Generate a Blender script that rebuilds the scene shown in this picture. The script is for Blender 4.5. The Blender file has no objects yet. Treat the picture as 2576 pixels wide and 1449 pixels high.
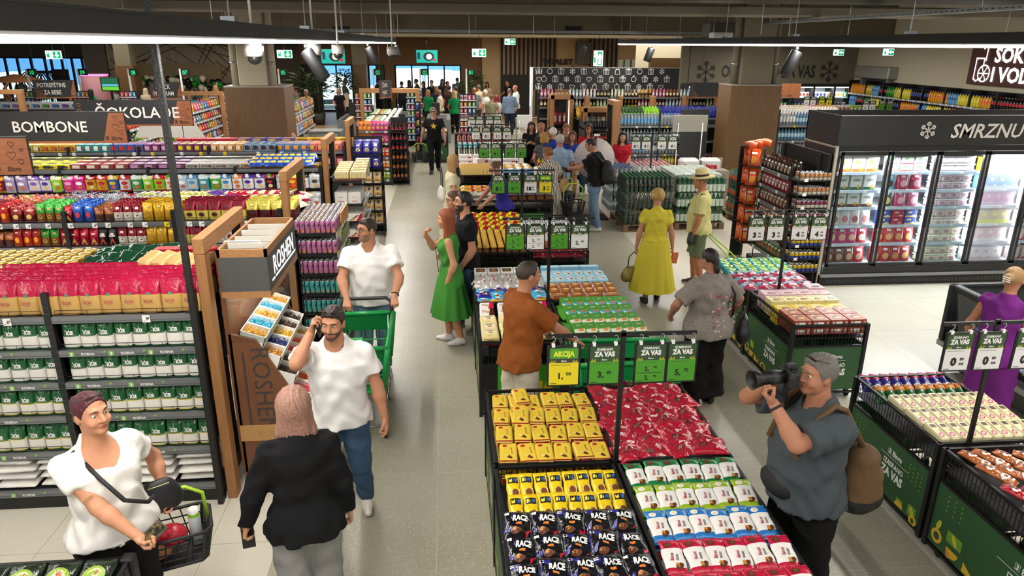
import bpy,math,random
import numpy as np
from mathutils import Matrix,Vector
random.seed(7);RNG=np.random.default_rng(11)
SC=bpy.context.scene;COL=SC.collection
PI=math.pi
# ---------------------------------------------------------------- camera, sky, lights, exposure
cam_d=bpy.data.cameras.new('camera');cam_o=bpy.data.objects.new('camera',cam_d);COL.objects.link(cam_o)
cam_d.sensor_width=36.0;cam_d.lens=1800.0/2576*36;cam_d.clip_end=200;cam_d.clip_start=0.05
cam_o.matrix_world=Matrix(((0.99601118,0.02286499,-0.08624917,0.0),(-0.08900962,0.3222672,-0.94245485,0.0),(0.00624606,0.94637257,0.32301694,3.5),(0,0,0,1)))
SC.camera=cam_o
w=bpy.data.worlds.new('sky');SC.world=w;w.use_nodes=True
w.node_tree.nodes['Background'].inputs[0].default_value=(0.80,0.88,1.0,1)
w.node_tree.nodes['Background'].inputs[1].default_value=0.4  # sky background; also floods in through the open rear side as added fill
SC.view_settings.view_transform='Standard';SC.view_settings.look='None'
SC.view_settings.gamma=1.0;SC.view_settings.use_curve_mapping=False
SC.view_settings.exposure=0.2
SC.cycles.max_bounces=6;SC.cycles.diffuse_bounces=3;SC.cycles.glossy_bounces=3
SC.cycles.transmission_bounces=6;SC.cycles.transparent_max_bounces=12
SC.cycles.caustics_reflective=False;SC.cycles.caustics_refractive=False
SC.cycles.sample_clamp_indirect=4.0
def area(name,loc,sx,sy,power,col=(1,0.96,0.90),rot=(0,0,0),spread=PI):
 l=bpy.data.lights.new(name,'AREA');l.shape='RECTANGLE';l.size=sx;l.size_y=sy
 l.energy=power;l.color=col;l.spread=spread
 o=bpy.data.objects.new(name,l);o.location=loc;o.rotation_euler=rot;COL.objects.link(o);return o
 # light thrown down by the long linear ceiling fixtures (fixtures are built further down, except for the rearmost one)
LIN=[(-9.6,14,26),(-5.6,13,24),(-1.55,11.5,26),(2.0,27,16),(5.6,12,26),(10.6,14,22)]
for i,(lx,ly,ll)in enumerate(LIN):
 area('linear_lamp_light',(lx,ly,3.47 if i!=3 else 3.6),0.10,ll,19.0*ll)
area('overhead_area_light',(1.0,1.2,4.7),9.0,2.0,150,rot=(math.radians(18),0,0))  # broad overhead area light; no fixture is built for it
for lx,ly in((-14,31),(-7,32),(1,32),(8,31)):
 area('hall_area_light',(lx,ly,3.6),5,4,150,(1,0.93,0.82))  # wide area lights over the deep hall, no fixtures built for them
 # ---------------------------------------------------------------- materials
MATS={}
def lin(h):
 if isinstance(h,str):
  h=h.lstrip('#');c=[int(h[i:i+2],16)/255 for i in(0,2,4)]
  return tuple(x/12.92 if x<=0.04045 else((x+0.055)/1.055)**2.4 for x in c)+(1,)
 return tuple(h)+((1,)if len(h)==3 else())
def M(hx,rough=0.45,metal=0.0,bump=None,emit=0.0,noise=None,trans=0.0,spec=0.5,coat=0.0,coords='Object',name=None):
 key=(hx,rough,metal,bump,emit,noise,trans,spec,coat,coords)
 if key in MATS:return MATS[key]
 m=bpy.data.materials.new(name or 'mat_'+str(hx).lstrip('#'));MATS[key]=m
 m.use_nodes=True;nt=m.node_tree;b=nt.nodes['Principled BSDF']
 b.inputs['Base Color'].default_value=lin(hx);b.inputs['Roughness'].default_value=rough
 b.inputs['Metallic'].default_value=metal;b.inputs['Specular IOR Level'].default_value=spec
 if coat:b.inputs['Coat Weight'].default_value=coat;b.inputs['Coat Roughness'].default_value=0.12
 if emit:b.inputs['Emission Color'].default_value=lin(hx);b.inputs['Emission Strength'].default_value=emit
 if trans:b.inputs['Transmission Weight'].default_value=trans
 if bump or noise:
  tc=nt.nodes.new('ShaderNodeTexCoord')
 if bump:
  n=nt.nodes.new('ShaderNodeTexNoise');n.inputs['Scale'].default_value=bump[0];n.inputs['Detail'].default_value=3
  if len(bump)>2:n.inputs['Distortion'].default_value=bump[2]
  nt.links.new(tc.outputs[coords],n.inputs['Vector'])
  bp=nt.nodes.new('ShaderNodeBump');bp.inputs['Strength'].default_value=bump[1];bp.inputs['Distance'].default_value=0.02
  nt.links.new(n.outputs['Fac'],bp.inputs['Height']);nt.links.new(bp.outputs['Normal'],b.inputs['Normal'])
 if noise:
  n=nt.nodes.new('ShaderNodeTexNoise');n.inputs['Scale'].default_value=noise[0];n.inputs['Detail'].default_value=4
  mp=nt.nodes.new('ShaderNodeMapping');nt.links.new(tc.outputs[coords],mp.inputs[0]);nt.links.new(mp.outputs[0],n.inputs['Vector'])
  if len(noise)>3:mp.inputs['Scale'].default_value=noise[3]
  r=nt.nodes.new('ShaderNodeValToRGB');r.color_ramp.elements[0].position=0.5-noise[2];r.color_ramp.elements[1].position=0.5+noise[2]
  r.color_ramp.elements[0].color=lin(hx);r.color_ramp.elements[1].color=lin(noise[1])
  nt.links.new(n.outputs['Fac'],r.inputs[0]);nt.links.new(r.outputs[0],b.inputs['Base Color'])
 return m
def glass(hx='#ffffff',alpha=0.12,rough=0.03):
 key=('glass',hx,alpha,rough)
 if key in MATS:return MATS[key]
 m=bpy.data.materials.new('clear_pane');MATS[key]=m;m.use_nodes=True;nt=m.node_tree;nt.nodes.clear()
 o=nt.nodes.new('ShaderNodeOutputMaterial');mx=nt.nodes.new('ShaderNodeMixShader')
 t=nt.nodes.new('ShaderNodeBsdfTransparent');g=nt.nodes.new('ShaderNodeBsdfGlossy')
 t.inputs[0].default_value=lin(hx);g.inputs['Roughness'].default_value=rough
 mx.inputs[0].default_value=alpha
 nt.links.new(t.outputs[0],mx.inputs[1]);nt.links.new(g.outputs[0],mx.inputs[2]);nt.links.new(mx.outputs[0],o.inputs[0])
 return m
def film(hx,rough=0.2,wr=14):return M(hx,rough,0,(wr,0.5,0.6),spec=0.6)
def foil(hx,rough=0.25):return M(hx,rough,0.45,(16,0.6,0.8))
def cloth(hx,b=0.35):return M(hx,0.85,0,(9,b,1.0),spec=0.2)
# ---------------------------------------------------------------- mesh builder
def rotz(a):return Matrix.Rotation(a,4,'Z')
def TR(x,y,z,rz=0,rx=0,ry=0):return Matrix.Translation((x,y,z))@Matrix.Rotation(rz,4,'Z')@Matrix.Rotation(ry,4,'Y')@Matrix.Rotation(rx,4,'X')
_TXT={}
def text2d(s,bold=0.0):
 k=(s,bold)
 if k in _TXT:return _TXT[k]
 cu=bpy.data.curves.new('t','FONT');cu.body=s;cu.size=1.0;cu.offset=bold;cu.resolution_u=2
 cu.align_x='CENTER';cu.align_y='BOTTOM_BASELINE'
 ob=bpy.data.objects.new('t',cu)
 me=bpy.data.meshes.new_from_object(ob)
 n=len(me.vertices);co=np.zeros(n*3);me.vertices.foreach_get('co',co)
 fs=[tuple(p.vertices)for p in me.polygons]
 co=co.reshape(-1,3)[:,:2]
 bpy.data.objects.remove(ob);bpy.data.curves.remove(cu);bpy.data.meshes.remove(me)
 if len(co):co=co/0.73
 _TXT[k]=(co,fs);return _TXT[k]
class MB:
 def __init__(s):s.v=[];s.f=[];s.m=[];s.sm=[];s.mats=[];s.T=None
 def mi(s,m):
  if m not in s.mats:s.mats.append(m)
  return s.mats.index(m)
 def add(s,vs,fs,m,smooth=False,T=None):
  b=len(s.v);vs=np.asarray(vs,float)
  for t in(T,s.T):
   if t is not None:
    t=np.array(t);vs=vs@t[:3,:3].T+t[:3,3]
  s.v.extend(map(tuple,vs));one=not isinstance(m,(list,tuple))
  k=s.mi(m)if one else None
  for i,f in enumerate(fs):
   s.f.append(tuple(b+j for j in f));s.m.append(k if one else s.mi(m[i]));s.sm.append(smooth)
 def box(s,x0,x1,y0,y1,z0,z1,m,T=None,top=None,front=None):
  vs=[(x,y,z)for z in(z0,z1)for y in(y0,y1)for x in(x0,x1)]
  fs=[(0,2,3,1),(4,5,7,6),(0,1,5,4),(2,6,7,3),(0,4,6,2),(1,3,7,5)]
  s.add(vs,fs,[m,top or m,front or m,m,m,m],T=T)
 def rbox(s,x0,x1,y0,y1,z0,z1,m,r=0.004,T=None,top=None,front=None):
  c=((x0+x1)/2,(y0+y1)/2,(z0+z1)/2);h=((x1-x0)/2,(y1-y0)/2,(z1-z0)/2);r=min(r,*(q*0.49 for q in h))
  vs=[];idx={}
  for i in(-1,1):
   for j in(-1,1):
    for k in(-1,1):
     for a in range(3):
      d=[h[0]-r,h[1]-r,h[2]-r];d[a]=h[a];idx[(i,j,k,a)]=len(vs)
      vs.append((c[0]+i*d[0],c[1]+j*d[1],c[2]+k*d[2]))
  fs=[];ms=[]
  for a in range(3):
   b,d=[(1,2),(2,0),(0,1)][a]
   for sg in(-1,1):
    q=[]
    for(p,o)in((-1,-1),(1,-1),(1,1),(-1,1)):
     t=[0,0,0];t[a]=sg;t[b]=p;t[d]=o;q.append(idx[(t[0],t[1],t[2],a)])
    fs.append(q if sg>0 else q[::-1]);ms.append(top if(a==2 and sg>0 and top)else front if(a==1 and sg<0 and front)else m)
  for a in range(3):
   b,d=[(1,2),(2,0),(0,1)][a]
   for p in(-1,1):
    for o in(-1,1):
     q=[]
     for sg,ax in((-1,b),(1,b),(1,d),(-1,d)):
      t=[0,0,0];t[a]=sg;t[b]=p;t[d]=o;q.append(idx[(t[0],t[1],t[2],ax)])
     fs.append(q if p*o>0 else q[::-1]);ms.append(m)
  for i in(-1,1):
   for j in(-1,1):
    for k in(-1,1):
     q=[idx[(i,j,k,a)]for a in range(3)];fs.append(q if i*j*k>0 else q[::-1]);ms.append(m)
  s.add(vs,fs,ms,T=T)
 def tube(s,pts,r,m,n=6,T=None,closed=False):
  P=[Vector(p)for p in pts];L=len(P);rs=r if isinstance(r,(list,tuple))else[r]*L
  tg=[]
  for i in range(L):
   a=P[i-1]if(i>0 or closed)else P[i];b=P[(i+1)%L]if(i<L-1 or closed)else P[i]
   tg.append((b-a).normalized())
  u=tg[0].orthogonal().normalized();vs=[];fs=[]
  for i in range(L):
   u=(u-tg[i]*u.dot(tg[i]));u=u.normalized()if u.length>1e-6 else tg[i].orthogonal().normalized();w_=tg[i].cross(u)
   for k in range(n):
    a=2*PI*k/n+PI/n;vs.append(P[i]+(u*math.cos(a)+w_*math.sin(a))*rs[i])
  for i in range(L if closed else L-1):
   for k in range(n):
    j=(i+1)%L;fs.append((i*n+k,i*n+(k+1)%n,j*n+(k+1)%n,j*n+k))
  if not closed:fs.append(tuple(range(n))[::-1]);fs.append(tuple((L-1)*n+k for k in range(n)))
  s.add([tuple(q)for q in vs],fs,m,smooth=n>5,T=T)
 def bar(s,a,b,w_,h_,m,T=None):
  s.tube([a,b],[w_*0.7071,w_*0.7071],m,n=4,T=T)
 def lathe(s,prof,m,n=16,T=None,caps=True):
  vs=[];fs=[];ms=[];ml=m if isinstance(m,(list,tuple))else[m]*(len(prof)-1)
  for r,z in prof:
   for k in range(n):
    a=2*PI*k/n;vs.append((r*math.cos(a),r*math.sin(a),z))
  for i in range(len(prof)-1):
   for k in range(n):
    fs.append((i*n+k,i*n+(k+1)%n,(i+1)*n+(k+1)%n,(i+1)*n+k));ms.append(ml[i])
  if caps:
   if prof[0][0]>1e-4:fs.append(tuple(range(n))[::-1]);ms.append(ml[0])
   if prof[-1][0]>1e-4:fs.append(tuple((len(prof)-1)*n+k for k in range(n)));ms.append(ml[-1])
  s.add(vs,fs,ms,smooth=True,T=T)
 def loft(s,rings,m,T=None,cap0=True,cap1=True,smooth=True,closed=True):
  n=len(rings[0]);vs=[p for r in rings for p in r];fs=[];ms=[]
  ml=m if isinstance(m,(list,tuple))else[m]*(len(rings)-1)
  for i in range(len(rings)-1):
   for k in range(n if closed else n-1):
    fs.append((i*n+k,i*n+(k+1)%n,(i+1)*n+(k+1)%n,(i+1)*n+k));ms.append(ml[i])
  if cap0:fs.append(tuple(range(n))[::-1]);ms.append(ml[0])
  if cap1:fs.append(tuple((len(rings)-1)*n+k for k in range(n)));ms.append(ml[-1])
  s.add(vs,fs,ms,smooth=smooth,T=T)
 def ball(s,c,r,m,n=10,T=None):
  rr=r if isinstance(r,(list,tuple))else(r,r,r);h=n//2;vs=[(c[0],c[1],c[2]-rr[2])];fs=[]
  for i in range(1,h):
   p=-PI/2+PI*i/h
   for k in range(n):
    a=2*PI*k/n;vs.append((c[0]+rr[0]*math.cos(p)*math.cos(a),c[1]+rr[1]*math.cos(p)*math.sin(a),c[2]+rr[2]*math.sin(p)))
  vs.append((c[0],c[1],c[2]+rr[2]));e=len(vs)-1
  for k in range(n):
   fs.append((0,1+(k+1)%n,1+k));fs.append((e,1+(h-2)*n+k,1+(h-2)*n+(k+1)%n))
  for i in range(h-2):
   for k in range(n):fs.append((1+i*n+k,1+i*n+(k+1)%n,1+(i+1)*n+(k+1)%n,1+(i+1)*n+k))
  s.add(vs,fs,m,smooth=True,T=T)
  # flat prints: (points2d, faces) mapped by surf(u, v) -> xyz
 def print_(s,pf,m,surf,T=None):
  co,fs=pf if isinstance(pf,tuple)else pf.flat(getattr(surf,'asp',1.0))
  if len(co)==0:return
  s.add([surf(p[0],p[1])for p in co],fs,m,T=T)
 def text(s,t,h,m,o,ux=(1,0,0),uy=(0,0,1),bold=0.02,sx=1.0,align='C',T=None,depth=0.0):
  co,fs=text2d(t,bold)
  if len(co)==0:return
  co=co.copy()
  if align=='L':co[:,0]-=co[:,0].min()
  if align=='R':co[:,0]-=co[:,0].max()
  o=np.array(o,float);ux=np.array(ux,float);uy=np.array(uy,float)
  vs=o+np.outer(co[:,0]*h*sx,ux)+np.outer(co[:,1]*h,uy)
  s.add(vs,fs,m,T=T)
  if depth:
   nn=np.cross(ux,uy);k=len(vs)
   ed={}
   for f in fs:
    for a,b in zip(f,f[1:]+f[:1]):
     if(b,a)in ed:del ed[(b,a)]
     else:ed[(a,b)]=1
   s.add(np.concatenate([vs,vs-nn*depth]),[(b,a,a+k,b+k)for a,b in ed],m,T=T)
 def build(s,name,parent=None):
  me=bpy.data.meshes.new(name);me.from_pydata(s.v,[],s.f)
  for m in s.mats:me.materials.append(m)
  me.polygons.foreach_set('material_index',s.m);me.polygons.foreach_set('use_smooth',s.sm);me.update()
  return link(name,me,parent)
def link(name,me,parent=None):
 o=bpy.data.objects.new(name,me);COL.objects.link(o)
 if parent is not None:o.parent=parent
 return o
def np_mesh(name,v,f,mats,mi=None,smooth=True,parent=None):
 me=bpy.data.meshes.new(name);n=len(f)
 me.vertices.add(len(v));me.vertices.foreach_set('co',np.asarray(v,np.float32).ravel())
 f=np.asarray(f,np.int32);me.loops.add(n*4);me.loops.foreach_set('vertex_index',f.ravel())
 me.polygons.add(n);me.polygons.foreach_set('loop_start',np.arange(0,n*4,4,dtype=np.int32))
 for m in mats:me.materials.append(m)
 me.polygons.foreach_set('use_smooth',[smooth]*n)
 if mi is not None:me.polygons.foreach_set('material_index',np.asarray(mi,np.int32))
 me.update(calc_edges=True);me.validate()
 return link(name,me,parent)
def tag(o,label,cat,group=None,kind=None):
 o['label']=label;o['category']=cat
 if group:o['group']=group
 if kind:o['kind']=kind
 return o
def thing(name,label,cat,loc=(0,0,0),rz=0.0,group=None):
 o=bpy.data.objects.new(name,None);o.empty_display_size=0.1;COL.objects.link(o)
 o.location=loc;o.rotation_euler=(0,0,rz);return tag(o,label,cat,group)
KIDS={}
def dup(src,loc,rz=0.0,label=None,group=None,rx=None,ry=None,scale=None):
 c=src.copy();COL.objects.link(c);c.location=loc
 c.rotation_euler=(rx if rx is not None else 0,ry if ry is not None else 0,rz)
 if scale:c.scale=scale
 if label:c['label']=label
 if group:c['group']=group
 for ch in src.children:
  d=ch.copy();COL.objects.link(d);d.parent=c
  for g in ch.children:
   e=g.copy();COL.objects.link(e);e.parent=d
 return c
def struct(o):o['kind']='structure';return o
ORD='first second third fourth fifth sixth seventh eighth ninth tenth eleventh twelfth thirteenth fourteenth fifteenth sixteenth seventeenth eighteenth nineteenth twentieth'.split()
def nth(i):return ORD[i]if i<len(ORD)else 'twentieth-plus-%d'%(i-19)
# 2d print shapes
def p_rect(x0,x1,y0,y1,nx=3,ny=3):
 co=[(x0+(x1-x0)*i/nx,y0+(y1-y0)*j/ny)for j in range(ny+1)for i in range(nx+1)]
 return np.array(co),[(j*(nx+1)+i,j*(nx+1)+i+1,(j+1)*(nx+1)+i+1,(j+1)*(nx+1)+i)for j in range(ny)for i in range(nx)]
def p_ell(cx,cy,rx,ry,n=14,rot=0):
 co=[(cx,cy)];c,s_=math.cos(rot),math.sin(rot)
 for q in(0.5,1.0):
  for k in range(n):
   a=2*PI*k/n;x,y=rx*q*math.cos(a),ry*q*math.sin(a);co.append((cx+x*c-y*s_,cy+x*s_+y*c))
 fs=[(0,1+k,1+(k+1)%n)for k in range(n)]+[(1+k,1+n+k,1+n+(k+1)%n,1+(k+1)%n)for k in range(n)]
 return np.array(co),fs
def p_poly(pts):return np.array(pts,float),[tuple(range(len(pts)))]
class p_text:
 def __init__(s,*a):s.a=a
 def flat(s,asp):return _ptext(asp,*s.a)
def _ptext(asp,t,h,cx,cy,bold=0.02,rot=0.0,sx=1.0):
 co,fs=text2d(t,bold);co=co.copy()*h;co[:,0]*=sx;co[:,1]-=h*0.5
 c,s_=math.cos(rot),math.sin(rot)
 return np.stack([cx+asp*(co[:,0]*c-co[:,1]*s_),cy+co[:,0]*s_+co[:,1]*c],1),fs
def p_ring(cx,cy,r0,r1,n=18,sy=1.0,a0=0,a1=2*PI):
 full=abs(a1-a0)>6.2;m_=n if full else n+1
 co=[(cx+r*math.cos(a0+(a1-a0)*k/n),cy+sy*r*math.sin(a0+(a1-a0)*k/n))for r in(r0,r1)for k in range(m_)]
 return np.array(co),[(k,m_+k,m_+(k+1)%m_,(k+1)%m_)for k in range(n)]
def p_line(pts,wd,closed=False):
 co=[];fs=[]
 seg=list(zip(pts,pts[1:]+(pts[:1]if closed else[])))
 if not closed:seg=seg[:len(pts)-1]
 for(a,b)in seg:
  dx,dy=b[0]-a[0],b[1]-a[1];L=math.hypot(dx,dy)or 1;nx,ny=-dy/L*wd/2,dx/L*wd/2;ex,ey=dx/L*wd*.4,dy/L*wd*.4
  k=len(co);co+=[(a[0]+nx-ex,a[1]+ny-ey),(a[0]-nx-ex,a[1]-ny-ey),(b[0]-nx+ex,b[1]-ny+ey),(b[0]+nx+ex,b[1]+ny+ey)];fs.append((k,k+1,k+2,k+3))
 return np.array(co),fs
def heart(cx,cy,s):
 return[(cx+s*0.0625*16*math.sin(t)**3*.5,cy+s*0.03125*(13*math.cos(t)-5*math.cos(2*t)-2*math.cos(3*t)-math.cos(4*t)))for t in[2*PI*k/18 for k in range(18)]]
def snow(cx,cy,s):
 L=[]
 for k in range(6):
  a=PI/2+k*PI/3;d=(math.cos(a),math.sin(a));L.append([(cx,cy),(cx+d[0]*s,cy+d[1]*s)])
  for q in(0.55,0.8):
   for e in(-0.8,0.8):
    b=(math.cos(a+e),math.sin(a+e));l=s*(0.35 if q<.7 else .22);p=(cx+d[0]*s*q,cy+d[1]*s*q);L.append([p,(p[0]+b[0]*l,p[1]+b[1]*l)])
 return L
 # shared materials
BLK=M('#141414',0.45);BLKM=M('#101010',0.6);DARK=M('#24211d',0.6);WHT=M('#f2f0ec',0.5);GRY=M('#8b8c8e',0.4,0.3);STEEL=M('#b9bbbd',0.25,0.9)
CHAR=M('#2c2e30',0.55);RAIL=M('#7c7e80',0.35,0.4);PRICE=M('#f4f3ee',0.5);YEL=M('#f2d21c',0.4);GRN=M('#3fae2a',0.45);DGRN=M('#2f5d34',0.5)
def wood_mat(name,a,b,axis=(14,14,1.2)):
 return M(a,0.5,0,None,0,(3.0,b,0.28,axis),name=name)
OAK=wood_mat('oak','#a9794a','#8a5d34');OAKH=wood_mat('oak_lying','#b08050','#93653b',(14,1.2,14));WALN=wood_mat('walnut','#684a29','#50381e');COPPER=wood_mat('sign_wood','#a9673f','#8d5332',(2,12,12))
# ---------------------------------------------------------------- room shell
_R=np.array(cam_o.matrix_world)
def at(px,py,Y):
 """the point at depth Y behind pixel px, py of the photograph (2576 x 1449)"""
 r=_R[:3,0]*(px-1288)/1800-_R[:3,1]*(py-724.5)/1800-_R[:3,2]
 t=Y/r[1];return(r[0]*t,Y,3.5+r[2]*t)
def floor_mat(name,a,b,speck,spk_scale,joint,bw,bh,off,jw,thr):
 m=bpy.data.materials.new(name);m.use_nodes=True;nt=m.node_tree;N=nt.nodes;L=nt.links;p=N['Principled BSDF']
 p.inputs['Roughness'].default_value=0.33;p.inputs['Specular IOR Level'].default_value=0.45
 tc=N.new('ShaderNodeTexCoord')
 n=N.new('ShaderNodeTexNoise');n.inputs['Scale'].default_value=1.3;n.inputs['Detail'].default_value=5
 r=N.new('ShaderNodeValToRGB');r.color_ramp.elements[0].color=lin(a);r.color_ramp.elements[1].color=lin(b);r.color_ramp.elements[0].position=.35;r.color_ramp.elements[1].position=.65
 v=N.new('ShaderNodeTexVoronoi');v.inputs['Scale'].default_value=spk_scale
 lt=N.new('ShaderNodeMath');lt.operation='LESS_THAN';lt.inputs[1].default_value=thr
 wn=N.new('ShaderNodeTexNoise');wn.inputs['Scale'].default_value=spk_scale*.7
 gt=N.new('ShaderNodeMath');gt.operation='GREATER_THAN';gt.inputs[1].default_value=.52
 mu=N.new('ShaderNodeMath');mu.operation='MULTIPLY'
 mx=N.new('ShaderNodeMix');mx.data_type='RGBA';mx.inputs['B'].default_value=lin(speck)
 bk=N.new('ShaderNodeTexBrick');bk.offset=0;bk.inputs['Scale'].default_value=1;bk.inputs['Brick Width'].default_value=bw;bk.inputs['Row Height'].default_value=bh
 bk.inputs['Mortar Size'].default_value=jw;bk.inputs['Mortar Smooth'].default_value=0
 mp=N.new('ShaderNodeMapping');mp.inputs['Location'].default_value=off
 m2=N.new('ShaderNodeMix');m2.data_type='RGBA';m2.inputs['B'].default_value=lin(joint)
 for q in(n,v,wn,mp):L.new(tc.outputs['Object'],q.inputs['Vector'])
 L.new(mp.outputs[0],bk.inputs['Vector']);L.new(n.outputs['Fac'],r.inputs[0]);L.new(v.outputs['Distance'],lt.inputs[0]);L.new(wn.outputs['Fac'],gt.inputs[0])
 L.new(lt.outputs[0],mu.inputs[0]);L.new(gt.outputs[0],mu.inputs[1]);L.new(mu.outputs[0],mx.inputs['Factor'])
 L.new(r.outputs[0],mx.inputs['A']);L.new(mx.outputs['Result'],m2.inputs['A']);L.new(bk.outputs['Fac'],m2.inputs['Factor']);L.new(m2.outputs['Result'],p.inputs['Base Color'])
 return m
F_GREY=floor_mat('grey_terrazzo','#98937f','#a29d8b','#c9c5b6',85,'#b5b1a5',0.6,1.45,(0.14,0.45,0),.0022,.30)
F_CREAM=floor_mat('cream_terrazzo','#c6bfae','#cdc7b6','#9d9788',60,'#8a8478',1.2,1.2,(0.61,.25,0),.0022,.17)
F_WOOD=M('#8f7252',0.4,0,None,0,(2.0,'#a5876a',.2,(6,.8,1)),name='plank_floor')
m=MB()
for x0,x1,y0,y1,mm in((-26,-1.31,-4,32,F_CREAM),(-1.31,3.41,-4,32,F_GREY),(3.41,16,-4,32,F_CREAM),(-26,16,32,42,F_WOOD)):
 m.add([(x0,y0,0),(x1,y0,0),(x1,y1,0),(x0,y1,0)],[(0,1,2,3)],mm)
struct(m.build('floor'))
W_TAUPE=M('#7d7462',0.8);W_CREAM=M('#d8cdb2',0.8);W_BROWN=M('#8f6b48',0.7);W_SLAT=M('#3b2a20',0.7);W_BULK=M('#6f6450',0.8);W_CEIL=M('#c9bfa8',0.9);W_DK=M('#3a362e',0.85)
def wallbox(name,x0,x1,y0,y1,z0,z1,mm):
 q=MB();q.box(x0,x1,y0,y1,z0,z1,mm);return struct(q.build(name))
m=MB();m.box(-26,16,-4,24.2,5.0,5.2,W_DK);struct(m.build('ceiling'))
m=MB();m.box(-26,16,24.2,42.2,3.78,3.95,W_CEIL);struct(m.build('ceiling_hall'))
wallbox('wall_bulkhead',-26,16,24.0,24.2,3.78,5.0,W_BULK)
wallbox('wall_right',14.9,15.1,-4,26.2,0,5.0,W_CREAM)
wallbox('wall_left',-26.2,-26,-4,42,0,5.0,W_CREAM)
# taupe wall over the wall fridges, with raised dark lettering
wx0=at(1716,150,26)[0]
q=MB();q.box(wx0,14.9,26,26.2,0,5.0,W_TAUPE)
for px in(1735,1955):x=at(px,150,26)[0];q.box(x-.012,x+.012,25.992,26,2.1,5,BLKM)
T_DK=M('#2c2a25',.6)
o=at(1932,194,25.985);tw=np.ptp(text2d('ODABRANO ZA VAS',.03)[0][:,0]);q.text('ODABRANO ZA VAS',.42,T_DK,(o[0],25.985,o[2]),bold=.03,depth=.01,sx=3.5/(tw*.42))
for px,py in((1776,181),(2086,180)):
 c=at(px,py,25.985)
 for ln in snow(0,0,.36):q.print_(p_line(ln,.036),T_DK,lambda u,v,c=c:(c[0]+u,25.985,c[2]+v))
struct(q.build('wall_back_right'))
# deep hall behind: brown cafe wall with shop windows, slatted toilet wall, cream wall with crossing laths
YB=40.0
wins=[]
for i,(a,b)in enumerate(((805,884),(927,965),(994,1158))):
 x0,x1=at(a,165,YB)[0],at(b,165,YB)[0];wins.append((x0,x1))
zt=at(1080,163,YB)[2]
q=MB();xl,xr=at(690,150,YB)[0],at(1216,150,YB)[0]
q.box(xl,xr,YB,YB+.2,zt,3.8,W_BROWN)
ed=[xl]+[e for w_ in wins for e in w_]+[xr]
for i in range(0,len(ed),2):q.box(ed[i],ed[i+1],YB,YB+.2,0,zt,W_BROWN if i else W_SLAT)
q.box(at(945,165,YB)[0],at(965,165,YB)[0],YB-.03,YB,0,zt,M('#3d4a41',.6))
struct(q.build('wall_back'))
for i,(x0,x1)in enumerate(wins):
 q=MB();fr=BLKM
 q.box(x0,x1,YB,YB+.1,zt-.06,zt,fr);q.box(x0,x1,YB,YB+.1,0,.1,fr)
 nv=max(2,round((x1-x0)/.95));
 for k in range(nv+1):
  x=x0+(x1-x0)*k/nv;q.box(x-.035,x+.035,YB,YB+.1,0,zt,fr)
 o=struct(q.build('window_%d'%(i+1)))
 q=MB();q.box(x0,x1,YB+.05,YB+.06,.1,zt-.06,glass('#dcebf2',.06));o2=q.build('pane',o)
 # dark slat panel wall between cafe and column
q=MB();a=at(690,150,36)[0];b=at(752,150,36)[0];q.box(a,b,36,36.15,0,3.8,W_SLAT)
for k in range(24):x=a+(b-a)*(k+.5)/24;q.box(x-.012,x+.012,35.97,36,0,3.8,M('#2b1e16',.7))
struct(q.build('wall_slat_panel'))
q=MB();a=at(752,165,38)[0];b=at(806,165,38)[0];q.box(a,b,38,38.1,0,at(780,163,38)[2],DARK);struct(q.build('door_1'))
# toilet wall
xa,xb=at(1213,150,38)[0],at(1724,150,38)[0]
q=MB();q.box(xa,xb,38,38.2,0,3.8,M('#b69a72',.8));BK2=M('#1d1b19',.7)
zl=at(1300,188,38)[2]
for px in list(range(1262,1405,11))+list(range(1483,1556,11)):
 x=at(px,150,38)[0];q.box(x-.055,x+.055,37.9,38,0,3.8,BK2)
q.box(at(1447,150,38)[0],at(1481,150,38)[0],37.6,38,at(1460,160,38)[2],3.6,M('#55534b',.7))
q.box(at(1262,200,38)[0],at(1335,200,38)[0],37.86,38,0,zl,BK2)
o=at(1403,162,37.86);q.text('TOALET',at(1403,148,37.86)[2]-o[2],BK2,o,bold=.05,depth=.03,sx=1.15)
q.box(at(1441,165,37.8)[0],at(1482,165,37.8)[0],37.7,38,0,at(1460,164,37.8)[2],M('#8a6a4f',.6))
struct(q.build('wall_toilet'))
q=MB();a=at(1553,150,34);b=at(1622,150,34);q.box(a[0],b[0],34,34.05,0,a[2],M('#7b7c6d',.3))
for k in range(5):x=a[0]+(b[0]-a[0])*k/4;q.box(x-.03,x+.03,33.96,34,0,a[2],BLKM)
struct(q.build('window_4'))
q=MB();a=at(1637,146,30);b=at(1714,146,30);q.box(a[0],b[0],30,30.3,0,a[2],WALN);struct(q.build('wall_wood_panel'))
q=MB();a=at(1600,150,31);b=at(1716,150,31);q.box(a[0],b[0],31,31.1,0,3.8,W_CREAM);struct(q.build('wall_cream_return'))
# cream wall with crossing dark laths
xa,xb=at(268,150,YB)[0],at(692,150,YB)[0]
q=MB();q.box(xa,xb,YB,YB+.2,0,3.8,W_CREAM);rr=random.Random(3)
LATH=M('#4a3c2e',.7)
for k in range(46):
 p0=(rr.uniform(xa,xb),rr.choice((.9,3.7,rr.uniform(.9,3.7))));an=rr.uniform(-1.2,1.2);L=rr.uniform(1.6,4.5)
 p1=(min(max(p0[0]+L*math.cos(an)*rr.choice((-1,1)),xa),xb),min(max(p0[1]+L*math.sin(an),.5),3.75))
 q.print_(p_line([p0,p1],.035),LATH,lambda u,v:(u,YB-.02,v))
struct(q.build('wall_back_left'))
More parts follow.
